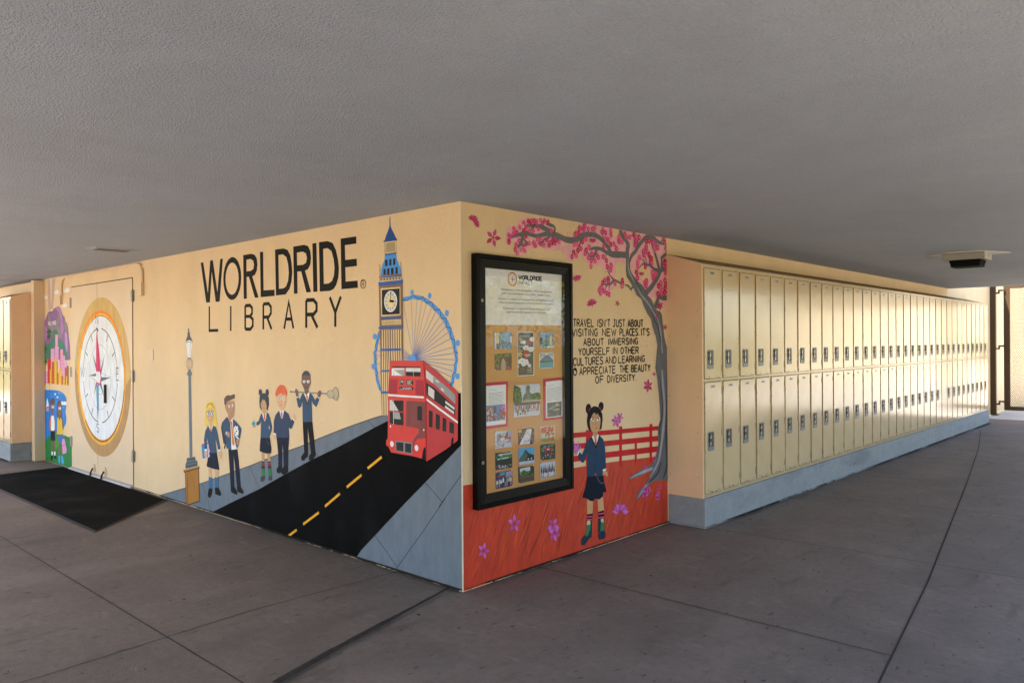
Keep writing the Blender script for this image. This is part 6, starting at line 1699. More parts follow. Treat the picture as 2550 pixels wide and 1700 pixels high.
('painted_lettering', 'R', 'black painted travel quote beside the display case', 'building', """
S||letter_black|0|1061,1617 1089,1617|9.5
S||letter_black|0|1075,1617 1074,1567|9.5
S||letter_black|0|1099,1567 1100,1617|9.5
S||letter_black|0|1100,1617 1119,1617 1126,1610 1126,1598 1118,1591 1100,1591|9.5
S||letter_black|0|1113,1591 1128,1567|9.5
S||letter_black|0|1139,1567 1154,1618 1168,1567|9.5
S||letter_black|0|1145,1585 1163,1586|9.5
S||letter_black|0|1180,1618 1194,1568 1209,1618|9.5
S||letter_black|0|1250,1619 1221,1618 1220,1568 1250,1568|9.5
S||letter_black|0|1220,1594 1246,1594|9.5
S||letter_black|0|1262,1619 1261,1568 1291,1569|9.5
S||letter_black|0|1340,1569 1341,1619|9.5
S||letter_black|0|1385,1612 1378,1620 1365,1620 1358,1612 1358,1600 1371,1596 1384,1589 1385,1577 1377,1569 1365,1569 1356,1577|9.5
S||letter_black|0|1398,1569 1398,1620 1429,1570 1429,1620|9.5
S||letter_black|0|1444,1621 1444,1608|9.5
S||letter_black|0|1459,1621 1491,1621|9.5
S||letter_black|0|1475,1621 1475,1570|9.5
S||letter_black|0|1550,1622 1549,1581 1543,1571 1535,1571 1529,1578|9.5
S||letter_black|0|1538,1621 1558,1622|9.5
S||letter_black|0|1570,1622 1569,1584 1575,1572 1592,1572 1598,1584 1599,1622|9.5
S||letter_black|0|1638,1615 1631,1622 1619,1622 1611,1615 1612,1603 1624,1598 1637,1591 1638,1579 1630,1571 1618,1571 1610,1579|9.5
S||letter_black|0|1651,1623 1681,1623|9.5
S||letter_black|0|1666,1623 1665,1572|9.5
S||letter_black|0|1718,1572 1734,1623 1749,1573|9.5
S||letter_black|0|1724,1591 1743,1591|9.5
S||letter_black|0|1760,1573 1761,1624|9.5
S||letter_black|0|1761,1624 1780,1624 1787,1618 1787,1607 1779,1600 1761,1600|9.5
S||letter_black|0|1779,1600 1790,1593 1790,1580 1781,1573 1760,1573|9.5
S||letter_black|0|1819,1624 1808,1617 1804,1599 1808,1581 1819,1573 1830,1581 1835,1599 1830,1617 1819,1624|9.5
S||letter_black|0|1847,1625 1847,1586 1853,1574 1872,1575 1878,1586 1879,1625|9.5
S||letter_black|0|1891,1625 1923,1625|9.5
S||letter_black|0|1907,1625 1906,1574|9.5
S||letter_black|0|1049,1548 1064,1500 1081,1549|9.5
S||letter_black|0|1098,1501 1098,1549|9.5
S||letter_black|0|1146,1542 1138,1549 1125,1549 1116,1542 1117,1531 1131,1526 1145,1519 1146,1508 1138,1501 1124,1501 1115,1508|9.5
S||letter_black|0|1165,1501 1165,1550|9.5
S||letter_black|0|1182,1550 1216,1550|9.5
S||letter_black|0|1199,1550 1199,1501|9.5
S||letter_black|0|1233,1502 1233,1550|9.5
S||letter_black|0|1250,1502 1251,1551 1285,1502 1285,1551|9.5
S||letter_black|0|1334,1543 1327,1551 1314,1551 1303,1541 1299,1527 1302,1512 1314,1502 1326,1504 1333,1512 1334,1525 1319,1524|9.5
S||letter_black|0|1395,1503 1396,1552 1436,1503 1436,1553|9.5
S||letter_black|0|1493,1553 1452,1553 1451,1503 1492,1504|9.5
S||letter_black|0|1451,1529 1486,1530|9.5
S||letter_black|0|1509,1554 1522,1504 1537,1544 1550,1504 1565,1554|9.5
S||letter_black|0|1613,1505 1614,1555|9.5
S||letter_black|0|1614,1555 1633,1555 1641,1548 1641,1535 1632,1528 1613,1527|9.5
S||letter_black|0|1654,1555 1653,1505 1683,1505|9.5
S||letter_black|0|1694,1505 1710,1556 1724,1506|9.5
S||letter_black|0|1700,1524 1718,1524|9.5
S||letter_black|0|1766,1548 1760,1556 1749,1557 1739,1546 1736,1531 1739,1516 1749,1506 1759,1507 1766,1516|9.5
S||letter_black|0|1808,1557 1777,1557 1777,1506 1807,1506|9.5
S||letter_black|0|1777,1532 1803,1533|9.5
S||letter_black|0|1849,1550 1841,1558 1829,1558 1821,1550 1822,1538 1835,1533 1848,1526 1848,1514 1841,1507 1828,1506 1820,1514|9.5
S||letter_black|0|1865,1507 1865,1512|9.5
S||letter_black|0|1901,1507 1902,1558|9.5
S||letter_black|0|1917,1559 1948,1559|9.5
S||letter_black|0|1933,1559 1932,1507|9.5
S||letter_black|0|1963,1559 1962,1546|9.5
S||letter_black|0|2007,1552 1999,1560 1987,1559 1979,1552 1980,1540 1993,1535 2006,1528 2007,1516 1999,1508 1986,1508 1978,1515|9.5
S||letter_black|0|1173,1435 1191,1481 1208,1435|9.5
S||letter_black|0|1180,1451 1201,1452|9.5
S||letter_black|0|1222,1435 1222,1481|9.5
S||letter_black|0|1222,1481 1244,1482 1253,1476 1253,1466 1244,1460 1222,1460|9.5
S||letter_black|0|1244,1460 1256,1454 1256,1442 1245,1435 1222,1435|9.5
S||letter_black|0|1290,1482 1277,1475 1272,1459 1277,1442 1289,1436 1302,1443 1308,1459 1302,1475 1290,1482|9.5
S||letter_black|0|1322,1482 1321,1447 1329,1437 1351,1437 1358,1448 1359,1482|9.5
S||letter_black|0|1373,1482 1410,1483|9.5
S||letter_black|0|1391,1483 1391,1436|9.5
S||letter_black|0|1470,1437 1471,1483|9.5
S||letter_black|0|1487,1437 1489,1483 1508,1444 1527,1483 1528,1438|9.5
S||letter_black|0|1541,1438 1543,1484 1562,1445 1581,1484 1583,1438|9.5
S||letter_black|0|1630,1484 1596,1484 1596,1438 1630,1438|9.5
S||letter_black|0|1596,1462 1625,1462|9.5
S||letter_black|0|1643,1439 1643,1484|9.5
S||letter_black|0|1643,1484 1666,1484 1675,1478 1675,1467 1665,1461 1643,1460|9.5
S||letter_black|0|1659,1461 1677,1439|9.5
S||letter_black|0|1724,1478 1715,1485 1701,1485 1693,1478 1694,1467 1708,1463 1723,1457 1724,1446 1715,1439 1701,1439 1691,1446|9.5
S||letter_black|0|1743,1439 1744,1485|9.5
S||letter_black|0|1761,1440 1761,1485 1797,1440 1797,1485|9.5
S||letter_black|0|1846,1477 1839,1485 1827,1485 1815,1476 1811,1463 1815,1449 1826,1440 1839,1442 1846,1449 1846,1461 1832,1461|9.5
S||letter_black|0|1116,1415 1132,1391 1149,1415|9.5
S||letter_black|0|1132,1391 1132,1368|9.5
S||letter_black|0|1178,1415 1166,1408 1161,1392 1166,1375 1177,1368 1189,1375 1194,1392 1190,1408 1178,1415|9.5
S||letter_black|0|1207,1415 1207,1380 1214,1369 1234,1369 1241,1380 1241,1416|9.5
S||letter_black|0|1253,1369 1254,1416|9.5
S||letter_black|0|1254,1416 1276,1416 1285,1409 1285,1398 1276,1391 1254,1391|9.5
S||letter_black|0|1269,1391 1288,1369|9.5
S||letter_black|0|1334,1409 1325,1416 1311,1416 1303,1409 1304,1398 1318,1393 1333,1387 1334,1376 1325,1369 1311,1369 1301,1376|9.5
S||letter_black|0|1384,1416 1349,1416 1348,1369 1384,1369|9.5
S||letter_black|0|1349,1393 1378,1394|9.5
S||letter_black|0|1397,1416 1397,1369 1432,1369|9.5
S||letter_black|0|1482,1417 1446,1416 1446,1369|9.5
S||letter_black|0|1446,1394 1477,1394|9.5
S||letter_black|0|1527,1369 1528,1417|9.5
S||letter_black|0|1544,1369 1545,1417 1579,1370 1579,1417|9.5
S||letter_black|0|1643,1417 1630,1410 1625,1393 1630,1377 1642,1370 1654,1377 1660,1394 1655,1410 1643,1417|9.5
S||letter_black|0|1673,1417 1708,1418|9.5
S||letter_black|0|1691,1418 1690,1370|9.5
S||letter_black|0|1721,1370 1722,1418|9.5
S||letter_black|0|1757,1370 1757,1418|9.5
S||letter_black|0|1721,1395 1757,1395|9.5
S||letter_black|0|1807,1418 1771,1418 1770,1370 1806,1370|9.5
S||letter_black|0|1771,1395 1801,1395|9.5
S||letter_black|0|1820,1370 1821,1418|9.5
S||letter_black|0|1821,1418 1844,1418 1854,1412 1854,1400 1844,1393 1820,1393|9.5
S||letter_black|0|1837,1393 1857,1370|9.5
S||letter_black|0|1087,1340 1080,1348 1070,1350 1059,1339 1056,1323 1059,1308 1069,1297 1080,1299 1086,1308|9.5
S||letter_black|0|1098,1350 1098,1311 1104,1299 1123,1299 1129,1311 1130,1350|9.5
S||letter_black|0|1142,1350 1141,1298 1173,1298|9.5
S||letter_black|0|1185,1350 1218,1350|9.5
S||letter_black|0|1201,1350 1201,1299|9.5
S||letter_black|0|1230,1350 1229,1312 1236,1300 1255,1300 1262,1312 1262,1350|9.5
S||letter_black|0|1274,1299 1275,1350|9.5
S||letter_black|0|1275,1350 1296,1350 1305,1343 1305,1331 1296,1324 1274,1324|9.5
S||letter_black|0|1289,1324 1307,1300|9.5
S||letter_black|0|1353,1350 1320,1350 1320,1300 1353,1300|9.5
S||letter_black|0|1320,1326 1348,1326|9.5
S||letter_black|0|1398,1343 1390,1350 1376,1350 1368,1343 1369,1331 1383,1326 1397,1319 1398,1308 1389,1301 1376,1300 1366,1308|9.5
S||letter_black|0|1431,1301 1449,1350 1466,1301|9.5
S||letter_black|0|1438,1319 1459,1319|9.5
S||letter_black|0|1479,1301 1480,1350 1515,1302 1516,1350|9.5
S||letter_black|0|1529,1302 1529,1350|9.5
S||letter_black|0|1529,1350 1547,1350 1560,1341 1565,1326 1560,1312 1547,1302 1529,1302|9.5
S||letter_black|0|1596,1350 1595,1303 1629,1303|9.5
S||letter_black|0|1676,1351 1642,1350 1641,1303 1675,1303|9.5
S||letter_black|0|1642,1328 1671,1328|9.5
S||letter_black|0|1688,1303 1706,1351 1723,1304|9.5
S||letter_black|0|1695,1320 1716,1321|9.5
S||letter_black|0|1736,1304 1736,1351|9.5
S||letter_black|0|1736,1351 1759,1351 1768,1344 1768,1333 1759,1326 1736,1326|9.5
S||letter_black|0|1752,1326 1771,1304|9.5
S||letter_black|0|1784,1304 1784,1351 1819,1305 1820,1351|9.5
S||letter_black|0|1837,1305 1838,1351|9.5
S||letter_black|0|1855,1305 1856,1351 1891,1305 1891,1351|9.5
S||letter_black|0|1941,1343 1934,1350 1921,1351 1909,1342 1906,1328 1909,1315 1921,1306 1934,1307 1941,1315 1941,1326 1927,1326|9.5
S||letter_black|0|1003,1281 1041,1281|9.5
S||letter_black|0|1022,1281 1022,1230|9.5
S||letter_black|0|1075,1281 1061,1273 1055,1255 1061,1238 1074,1230 1088,1238 1094,1255 1088,1273 1075,1281|9.5
S||letter_black|0|1126,1230 1142,1281 1158,1230|9.5
S||letter_black|0|1132,1248 1151,1248|9.5
S||letter_black|0|1170,1230 1170,1281|9.5
S||letter_black|0|1170,1281 1191,1281 1201,1273 1201,1261 1191,1253 1170,1253|9.5
S||letter_black|0|1215,1230 1215,1281|9.5
S||letter_black|0|1215,1281 1237,1281 1246,1273 1246,1261 1236,1253 1215,1253|9.5
S||letter_black|0|1260,1230 1261,1281|9.5
S||letter_black|0|1261,1281 1282,1281 1291,1274 1291,1262 1282,1255 1260,1255|9.5
S||letter_black|0|1275,1255 1293,1231|9.5
S||letter_black|0|1340,1281 1307,1281 1306,1231 1340,1231|9.5
S||letter_black|0|1306,1257 1335,1257|9.5
S||letter_black|0|1387,1272 1380,1280 1369,1281 1357,1271 1354,1256 1357,1241 1368,1231 1380,1232 1387,1241|9.5
S||letter_black|0|1404,1231 1405,1281|9.5
S||letter_black|0|1422,1231 1439,1281 1456,1231|9.5
S||letter_black|0|1429,1249 1450,1249|9.5
S||letter_black|0|1470,1281 1505,1281|9.5
S||letter_black|0|1488,1281 1487,1231|9.5
S||letter_black|0|1554,1281 1519,1281 1518,1231 1554,1231|9.5
S||letter_black|0|1518,1257 1549,1257|9.5
S||letter_black|0|1611,1281 1640,1281|9.5
S||letter_black|0|1625,1281 1625,1231|9.5
S||letter_black|0|1650,1231 1651,1281|9.5
S||letter_black|0|1679,1231 1680,1281|9.5
S||letter_black|0|1650,1257 1679,1257|9.5
S||letter_black|0|1720,1281 1691,1281 1690,1231 1720,1231|9.5
S||letter_black|0|1691,1257 1716,1257|9.5
S||letter_black|0|1761,1231 1761,1281|9.5
S||letter_black|0|1761,1281 1780,1281 1788,1275 1788,1264 1780,1258 1761,1258|9.5
S||letter_black|0|1780,1258 1791,1251 1791,1238 1781,1231 1761,1231|9.5
S||letter_black|0|1838,1281 1805,1281 1805,1231 1837,1231|9.5
S||letter_black|0|1805,1257 1832,1257|9.5
S||letter_black|0|1849,1231 1866,1281 1882,1231|9.5
S||letter_black|0|1856,1249 1876,1249|9.5
S||letter_black|0|1895,1281 1895,1244 1901,1232 1921,1232 1927,1244 1928,1281|9.5
S||letter_black|0|1940,1281 1974,1281|9.5
S||letter_black|0|1957,1281 1957,1231|9.5
S||letter_black|0|1987,1281 2003,1255 2020,1281|9.5
S||letter_black|0|2003,1255 2003,1231|9.5
S||letter_black|0|1329,1214 1315,1207 1309,1190 1315,1172 1329,1165 1343,1172 1349,1190 1343,1207 1329,1214|9.5
S||letter_black|0|1405,1214 1364,1214 1364,1165|9.5
S||letter_black|0|1364,1191 1398,1190|9.5
S||letter_black|0|1454,1165 1455,1214|9.5
S||letter_black|0|1455,1214 1471,1213 1482,1204 1486,1189 1482,1174 1470,1165 1454,1165|9.5
S||letter_black|0|1502,1165 1503,1213|9.5
S||letter_black|0|1519,1213 1535,1165 1552,1213|9.5
S||letter_black|0|1597,1213 1564,1213 1564,1165 1596,1164|9.5
S||letter_black|0|1564,1190 1592,1190|9.5
S||letter_black|0|1609,1164 1609,1212|9.5
S||letter_black|0|1609,1212 1631,1212 1640,1206 1640,1194 1631,1187 1609,1188|9.5
S||letter_black|0|1624,1187 1642,1164|9.5
S||letter_black|0|1687,1205 1679,1212 1665,1212 1657,1205 1658,1194 1672,1189 1686,1182 1687,1171 1678,1164 1665,1164 1655,1172|9.5
S||letter_black|0|1705,1164 1706,1212|9.5
S||letter_black|0|1723,1212 1757,1211|9.5
S||letter_black|0|1740,1212 1740,1164|9.5
S||letter_black|0|1770,1211 1787,1187 1805,1211|9.5
S||letter_black|0|1787,1187 1787,1164|9.5
S||letter_black|0|1822,1164 1822,1169|9.5
"""),
('painted_person', 'R', 'painted girl with two hair buns, blazer and green boots', 'building', """
E|hair|hair_jet|18|1224,990 32,36|
E|hair|hair_jet|18|1374,997 32,32|
P|hair|book_red|0|1222,973 1242,994 1255,983 1234,968
P|hair|book_red|0|1344,988 1356,995 1372,973 1362,969
P|hair|hair_jet|0|1204,910 1213,956 1245,990 1281,1003 1304,1003 1340,994 1370,970 1388,938 1391,900 1380,848 1373,827 1362,837 1354,827 1338,837 1283,866 1252,831 1258,824 1236,834 1219,852 1209,876
P||skin_tan|0|1273,824 1326,819 1326,793 1300,765 1273,797
P||skin_tan|1|1237,884 1245,920 1280,958 1332,947 1363,916 1363,878 1348,831 1322,815 1300,811 1283,817 1252,838
P|hair|hair_jet|0|1229,898 1245,953 1284,984 1324,983 1372,949 1383,895 1367,887 1359,919 1320,960 1325,931 1304,959 1312,937 1288,962 1260,936 1245,916
P||paint_white|0|1247,917 1264,922 1284,914 1288,901 1276,896 1259,903
P||paint_white|0|1314,897 1323,912 1347,920 1360,911 1353,900 1331,896
E||ink|10|1272,911 8,8|
E||ink|10|1339,909 8,7|
S||ink|0|1246,926 1268,928 1290,925|3.0
S||ink|0|1307,918 1327,921 1342,926|3.0
S||lip_brown|0|1303,888 1299,874 1307,868|2.4
S||ink|0|1295,846 1315,846 1329,858|2.4
S||ink|0|1279,818 1300,810 1324,815|1.8
P||skin_tan|0|1053,701 1075,713 1107,708 1090,680 1068,689
P||skin_tan|0|1389,531 1424,532 1450,509 1445,502 1450,492 1437,485 1416,501 1406,509 1399,492 1389,504
P||skin_tan|0|1199,357 1271,346 1268,300 1261,239 1198,250 1200,310
P||skin_tan|0|1320,346 1387,346 1395,279 1398,242 1328,244
P|sock|ink|0|1198,253 1264,248 1260,199 1189,210
P|sock|ink|0|1328,248 1396,249 1405,192 1324,201
S|sock|sock_pink|0|1195,235 1260,228|11.2
S|sock|sock_pink|0|1192,217 1259,207|11.2
S|sock|sock_pink|0|1328,232 1396,227|11.2
S|sock|sock_pink|0|1324,206 1402,200|11.2
P|boot|boot_navy|0|1192,211 1257,202 1254,135 1250,85 1214,74 1170,43 1132,48 1126,73 1135,96 1167,112 1190,129
P|boot|boot_green|0|1192,179 1209,176 1238,181 1236,146 1209,108 1191,98 1173,111 1188,129
P|boot|net_tan|0|1197,205 1210,208 1234,202 1236,182 1221,174 1192,181
P|boot|boot_navy|0|1327,201 1401,193 1402,108 1419,79 1414,50 1378,44 1336,50 1329,77
P|boot|boot_green|0|1361,171 1397,166 1396,107 1373,108 1351,108
P|boot|net_tan|0|1356,190 1389,195 1392,165 1364,167
S|boot|steel_blue|1|1337,83 1348,103 1376,107 1407,98 1415,80|3.5
P|skirt|skirt_navy|0|1204,522 1395,500 1407,440 1430,384 1425,372 1400,380 1391,375 1387,350 1344,335 1286,349 1277,333 1235,341 1198,363 1144,380 1150,390 1183,446
P|blazer|blazer_deep|0|1256,793 1301,712 1342,795 1394,760 1414,720 1421,652 1426,544 1387,540 1383,503 1351,501 1319,506 1297,531 1284,510 1241,511 1202,520 1210,682 1165,620 1146,621 1133,627 1094,681 1113,701 1144,677 1189,738 1212,769
P||skirt_navy|0|1246,783 1259,789 1301,717 1342,794 1355,783 1312,709 1301,701 1286,726
S||skirt_navy|0|1299,699 1299,531|2.4
P||paint_white|0|1257,788 1272,800 1300,765 1326,802 1342,793 1326,757 1305,726 1282,755
P|tie|tie_orange|0|1289,774 1311,776 1313,740 1302,726 1291,742
P||paint_white|0|1085,680 1105,709 1116,701 1094,673
P||paint_white|0|1385,543 1424,546 1427,533 1388,529
S||chain_grey|0|1316,505 1321,492|7 3
S||chain_grey|0|1321,492 1330,478|7 3
S||chain_grey|0|1330,478 1342,463|7 3
S||chain_grey|0|1342,463 1358,452|7 3
S||chain_grey|0|1358,452 1373,444|7 3
S||chain_grey|0|1373,444 1395,449|7 3
S||chain_grey|0|1395,449 1402,451|7 3
P|flower|petal_pink2|0|1072,705 1047,751 1058,777 1066,751 1094,701
P|flower|petal_pink2|0|1072,705 1073,734 1083,761 1092,734 1094,701
P|flower|petal_pink|0|1072,705 1089,746 1100,773 1109,747 1094,701
P|flower|petal_pink|0|1072,705 1111,723 1122,750 1131,723 1094,701
P|flower|petal_pink|1|1057,752 1087,740 1098,706 1075,702 1055,710
"""),
('printed_notice', 'C', 'white printed notice headed WORLDRIDE IMPACT, at the top inside the case', 'thing:notice', """
P||paper_white|0|178,1911 911,1917 901,1572 177,1566
E|logo|logo_orange|24|422,1855 44,45|
E|logo|paper_white|22|422,1855 34,35|
E|logo|line_grey|20|422,1855 26,27|25,26
S|logo|steel_blue|0|393,1855 450,1855|4
S|logo|needle_pink|0|420,1876 422,1853|1 9
S|logo|steel_blue|0|422,1853 421,1834|9 1
S|heading|letter_black|0|481,1883 488,1857 495,1878 502,1858 509,1883|7.5
S|heading|letter_black|0|524,1883 517,1879 514,1871 517,1862 524,1858 532,1862 535,1871 532,1880 524,1883|7.5
S|heading|letter_black|0|539,1858 540,1883|7.5
S|heading|letter_black|0|540,1883 554,1884 559,1880 559,1874 553,1871 540,1870|7.5
S|heading|letter_black|0|549,1870 561,1859|7.5
S|heading|letter_black|0|566,1884 565,1859 587,1859|7.5
S|heading|letter_black|0|592,1859 592,1884|7.5
S|heading|letter_black|0|592,1884 603,1884 610,1879 613,1872 610,1864 603,1859 592,1859|7.5
S|heading|letter_black|0|618,1860 618,1884|7.5
S|heading|letter_black|0|618,1884 633,1884 638,1881 638,1875 632,1872 618,1871|7.5
S|heading|letter_black|0|628,1872 640,1860|7.5
S|heading|letter_black|0|648,1860 648,1884|7.5
S|heading|letter_black|0|655,1860 655,1884|7.5
S|heading|letter_black|0|655,1884 666,1885 674,1880 677,1873 674,1865 666,1860 655,1860|7.5
S|heading|letter_black|0|705,1885 682,1885 682,1861 704,1861|7.5
S|heading|letter_black|0|682,1873 701,1873|7.5
S|heading|soft_black|0|483,1826 483,1848|3
S|heading|soft_black|0|491,1827 492,1848 502,1830 513,1849 514,1827|3
S|heading|soft_black|0|519,1827 520,1849|3
S|heading|soft_black|0|520,1849 532,1849 537,1846 537,1841 532,1837 520,1837|3
S|heading|soft_black|0|544,1827 553,1850 563,1827|3
S|heading|soft_black|0|548,1835 559,1836|3
S|heading|soft_black|0|588,1847 584,1850 577,1851 571,1846 569,1839 571,1832 577,1828 584,1828 587,1832|3
S|heading|soft_black|0|593,1851 613,1852|3
S|heading|soft_black|0|603,1851 603,1828|3
"""),
('small_poster', 'C', 'tall black poster with white clouds and a red moon, in the middle of the case', 'thing:poster', """
P||paper_white|0|467,1525 625,1527 623,1248 467,1247
P|image|p_black|0|472,1521 620,1522 617,1252 472,1251
P|image|moon_red|1|567,1489 569,1471 580,1458 594,1450 586,1444 571,1443 558,1450 553,1468 558,1481
E|image|paper_white|9|538,1461 9,6|
E|image|paper_white|9|533,1455 9,6|
E|image|paper_white|9|522,1454 9,6|
E|image|paper_white|9|513,1458 9,6|
E|image|paper_white|9|513,1464 9,6|
E|image|paper_white|9|522,1468 9,6|
E|image|paper_white|9|533,1466 9,6|
E|image|paper_white|9|620,1480 11,7|
E|image|paper_white|9|614,1473 11,7|
E|image|paper_white|9|601,1471 11,7|
E|image|paper_white|9|590,1476 11,7|
E|image|paper_white|9|591,1484 11,7|
E|image|paper_white|9|601,1488 11,7|
E|image|paper_white|9|615,1487 11,7|
E|image|paper_white|9|562,1424 13,9|
E|image|paper_white|9|555,1416 13,9|
E|image|paper_white|9|540,1414 13,9|
E|image|paper_white|9|528,1420 13,8|
E|image|paper_white|9|528,1429 13,8|
E|image|paper_white|9|540,1434 13,9|
E|image|paper_white|9|556,1432 13,9|
E|image|paper_white|9|608,1414 12,8|
E|image|paper_white|9|601,1407 12,8|
E|image|paper_white|9|587,1405 12,8|
E|image|paper_white|9|575,1411 12,8|
E|image|paper_white|9|575,1419 12,8|
E|image|paper_white|9|587,1424 12,8|
E|image|paper_white|9|602,1422 12,8|
E|image|paper_white|9|620,1423 6,4|
E|image|paper_white|9|616,1419 6,4|
E|image|paper_white|9|609,1418 6,4|
E|image|paper_white|9|603,1421 6,4|
E|image|paper_white|9|603,1426 6,4|
E|image|paper_white|9|609,1428 6,4|
E|image|paper_white|9|616,1427 6,4|
E|image|paper_white|9|527,1342 13,9|
E|image|paper_white|9|520,1334 13,9|
E|image|paper_white|9|504,1332 13,9|
E|image|paper_white|9|492,1338 13,9|
E|image|paper_white|9|492,1348 13,9|
E|image|paper_white|9|504,1353 13,9|
E|image|paper_white|9|520,1350 13,9|
E|image|paper_white|9|557,1336 13,9|
E|image|paper_white|9|550,1328 13,9|
E|image|paper_white|9|535,1326 13,9|
E|image|paper_white|9|523,1332 13,8|
E|image|paper_white|9|523,1341 13,8|
E|image|paper_white|9|535,1346 13,9|
E|image|paper_white|9|550,1344 13,9|
E|image|paper_white|9|495,1337 9,6|
E|image|paper_white|9|490,1331 9,6|
E|image|paper_white|9|479,1330 9,6|
E|image|paper_white|9|471,1334 9,6|
E|image|paper_white|9|471,1341 9,6|
E|image|paper_white|9|479,1345 9,6|
E|image|paper_white|9|490,1343 9,6|
E|image|paper_white|9|535,1321 10,7|
E|image|paper_white|9|530,1315 10,7|
E|image|paper_white|9|518,1314 10,7|
E|image|paper_white|9|509,1319 10,7|
E|image|paper_white|9|509,1326 10,7|
E|image|paper_white|9|518,1330 10,7|
E|image|paper_white|9|530,1328 10,7|
E|image|paper_white|9|568,1324 7,4|
E|image|paper_white|9|564,1319 7,4|
E|image|paper_white|9|556,1319 7,4|
E|image|paper_white|9|550,1322 7,4|
E|image|paper_white|9|550,1326 7,4|
E|image|paper_white|9|557,1329 7,4|
E|image|paper_white|9|565,1328 7,4|
E|image|paper_white|9|588,1311 7,5|
E|image|paper_white|9|585,1307 7,5|
E|image|paper_white|9|576,1306 7,5|
E|image|paper_white|9|569,1309 7,5|
E|image|paper_white|9|570,1314 7,5|
E|image|paper_white|9|576,1317 7,5|
E|image|paper_white|9|585,1316 7,5|
E|image|paper_white|9|476,1308 4,3|
E|image|paper_white|9|474,1306 4,3|
E|image|paper_white|9|470,1305 4,3|
E|image|paper_white|9|466,1307 4,3|
E|image|paper_white|9|466,1310 4,3|
E|image|paper_white|9|470,1312 4,3|
E|image|paper_white|9|475,1311 4,3|
E|image|moon_red|20|544,1386 26,27|
E|image|p_skin|10|496,1477 15,12|
E|image|p_skin|8|482,1486 6,10|
E|image|p_cream|9|501,1459 14,7|
E|image|p_cream|14|491,1381 21,16|
E|image|p_brown|12|491,1378 16,12|
E|image|yellow|10|488,1378 9,8|
P|image|p_maroon|0|486,1298 530,1299 523,1291 518,1263 508,1264 512,1290 497,1290 499,1270 494,1270 491,1291
"""),
]
PRINT_QUADS = {'notice': [[178, 1911], [911, 1917], [901, 1572], [177, 1566]], 'poster': [[467, 1525], [625, 1527], [623, 1248], [467, 1247]], 'sky': [[256, 1521], [413, 1524], [414, 1420], [258, 1418]], 'statue': [[259, 1390], [411, 1394], [411, 1290], [260, 1292]], 'towers': [[682, 1525], [826, 1525], [825, 1421], [685, 1423]], 'mount': [[674, 1388], [823, 1393], [823, 1290], [675, 1287]], 'letterl': [[172, 1219], [377, 1221], [372, 941], [172, 941]], 'letterr': [[714, 1219], [935, 1226], [929, 946], [714, 946]], 'group': [[429, 1191], [682, 1193], [679, 988], [427, 991]], 'g0': [[257, 918], [412, 911], [409, 810], [258, 814]], 'g1': [[466, 912], [620, 912], [621, 808], [469, 813]], 'g2': [[680, 913], [829, 909], [830, 802], [685, 808]], 'g3': [[258, 788], [411, 779], [411, 681], [261, 682]], 'g4': [[471, 793], [621, 787], [621, 684], [472, 687]], 'g5': [[680, 795], [833, 789], [833, 688], [684, 691]], 'g6': [[261, 666], [412, 667], [413, 566], [262, 567]], 'g7': [[465, 676], [618, 669], [620, 572], [469, 572]], 'g8': [[678, 676], [831, 671], [832, 566], [679, 571]]}

# ---------------------------------------------------------------- setting: floor, ceiling, ground
b = MB(); b.box((-16, -5.9, -.25), (4.4, 13.2, 0), CONC); floor = struct(b.build('floor'))
def strip(bm, pts, wd, z, m):
    for (x0, y0), (x1, y1) in zip(pts, pts[1:]):
        d = math.hypot(x1 - x0, y1 - y0); nx, ny = -(y1 - y0) / d * wd / 2, (x1 - x0) / d * wd / 2
        bm.face([(x0 + nx, y0 + ny, z), (x0 - nx, y0 - ny, z), (x1 - nx, y1 - ny, z), (x1 + nx, y1 + ny, z)], m)
b = MB()
for k, (l, wd) in enumerate((([(-16, -1.455), (-2.55, -1.459), (.2, -1.462), (8, -1.47)], .005), ([(-3.43, -.06), (-3.44, -6)], .005), ([(-.6, -.02), (-.64, -1.0), (-.56, -2.03), (-.5, -6)], .006),
    ([(1.39, 5.64), (1.967, 1.98), (2.19, .36), (2.4, -1.2), (2.9, -5)], .009), ([(1.39, 5.64), (.9, 8.6), (.45, 11)], .007), ([(.02, .665), (2.14, .69)], .007), ([(.33, 2.33), (1.9, 2.42), (6, 2.6)], .006), ([(.33, 4.06), (1.62, 4.3), (6, 4.9)], .007), ([(.33, 5.52), (1.4, 5.66), (6, 6.2)], .006), ([(.33, 7.3), (1.1, 7.4), (6, 7.9)], .006), ([(-8, -2.95), (1, -2.95)], .008))):
    strip(b, l, wd, .002 + .0006 * k, JOINT)
rj = random.Random(4); p0 = (-.095, -.02); pts = [p0]
for k in range(1, 15):
    t = k / 14; pts.append((-.095 + .37 * t + .05 * max(0, t - .75), -.02 - 1.36 * t))
for k, (a_, c_) in enumerate(zip(pts, pts[1:])):
    w_ = .022 + .028 * k / 14 + rj.uniform(-.006, .006)
    strip(b, [a_, c_], w_, .0125 - .0004 * (k % 2), JOINT)
fj = b.build('floor_joint', floor); fj['kind'] = 'structure'
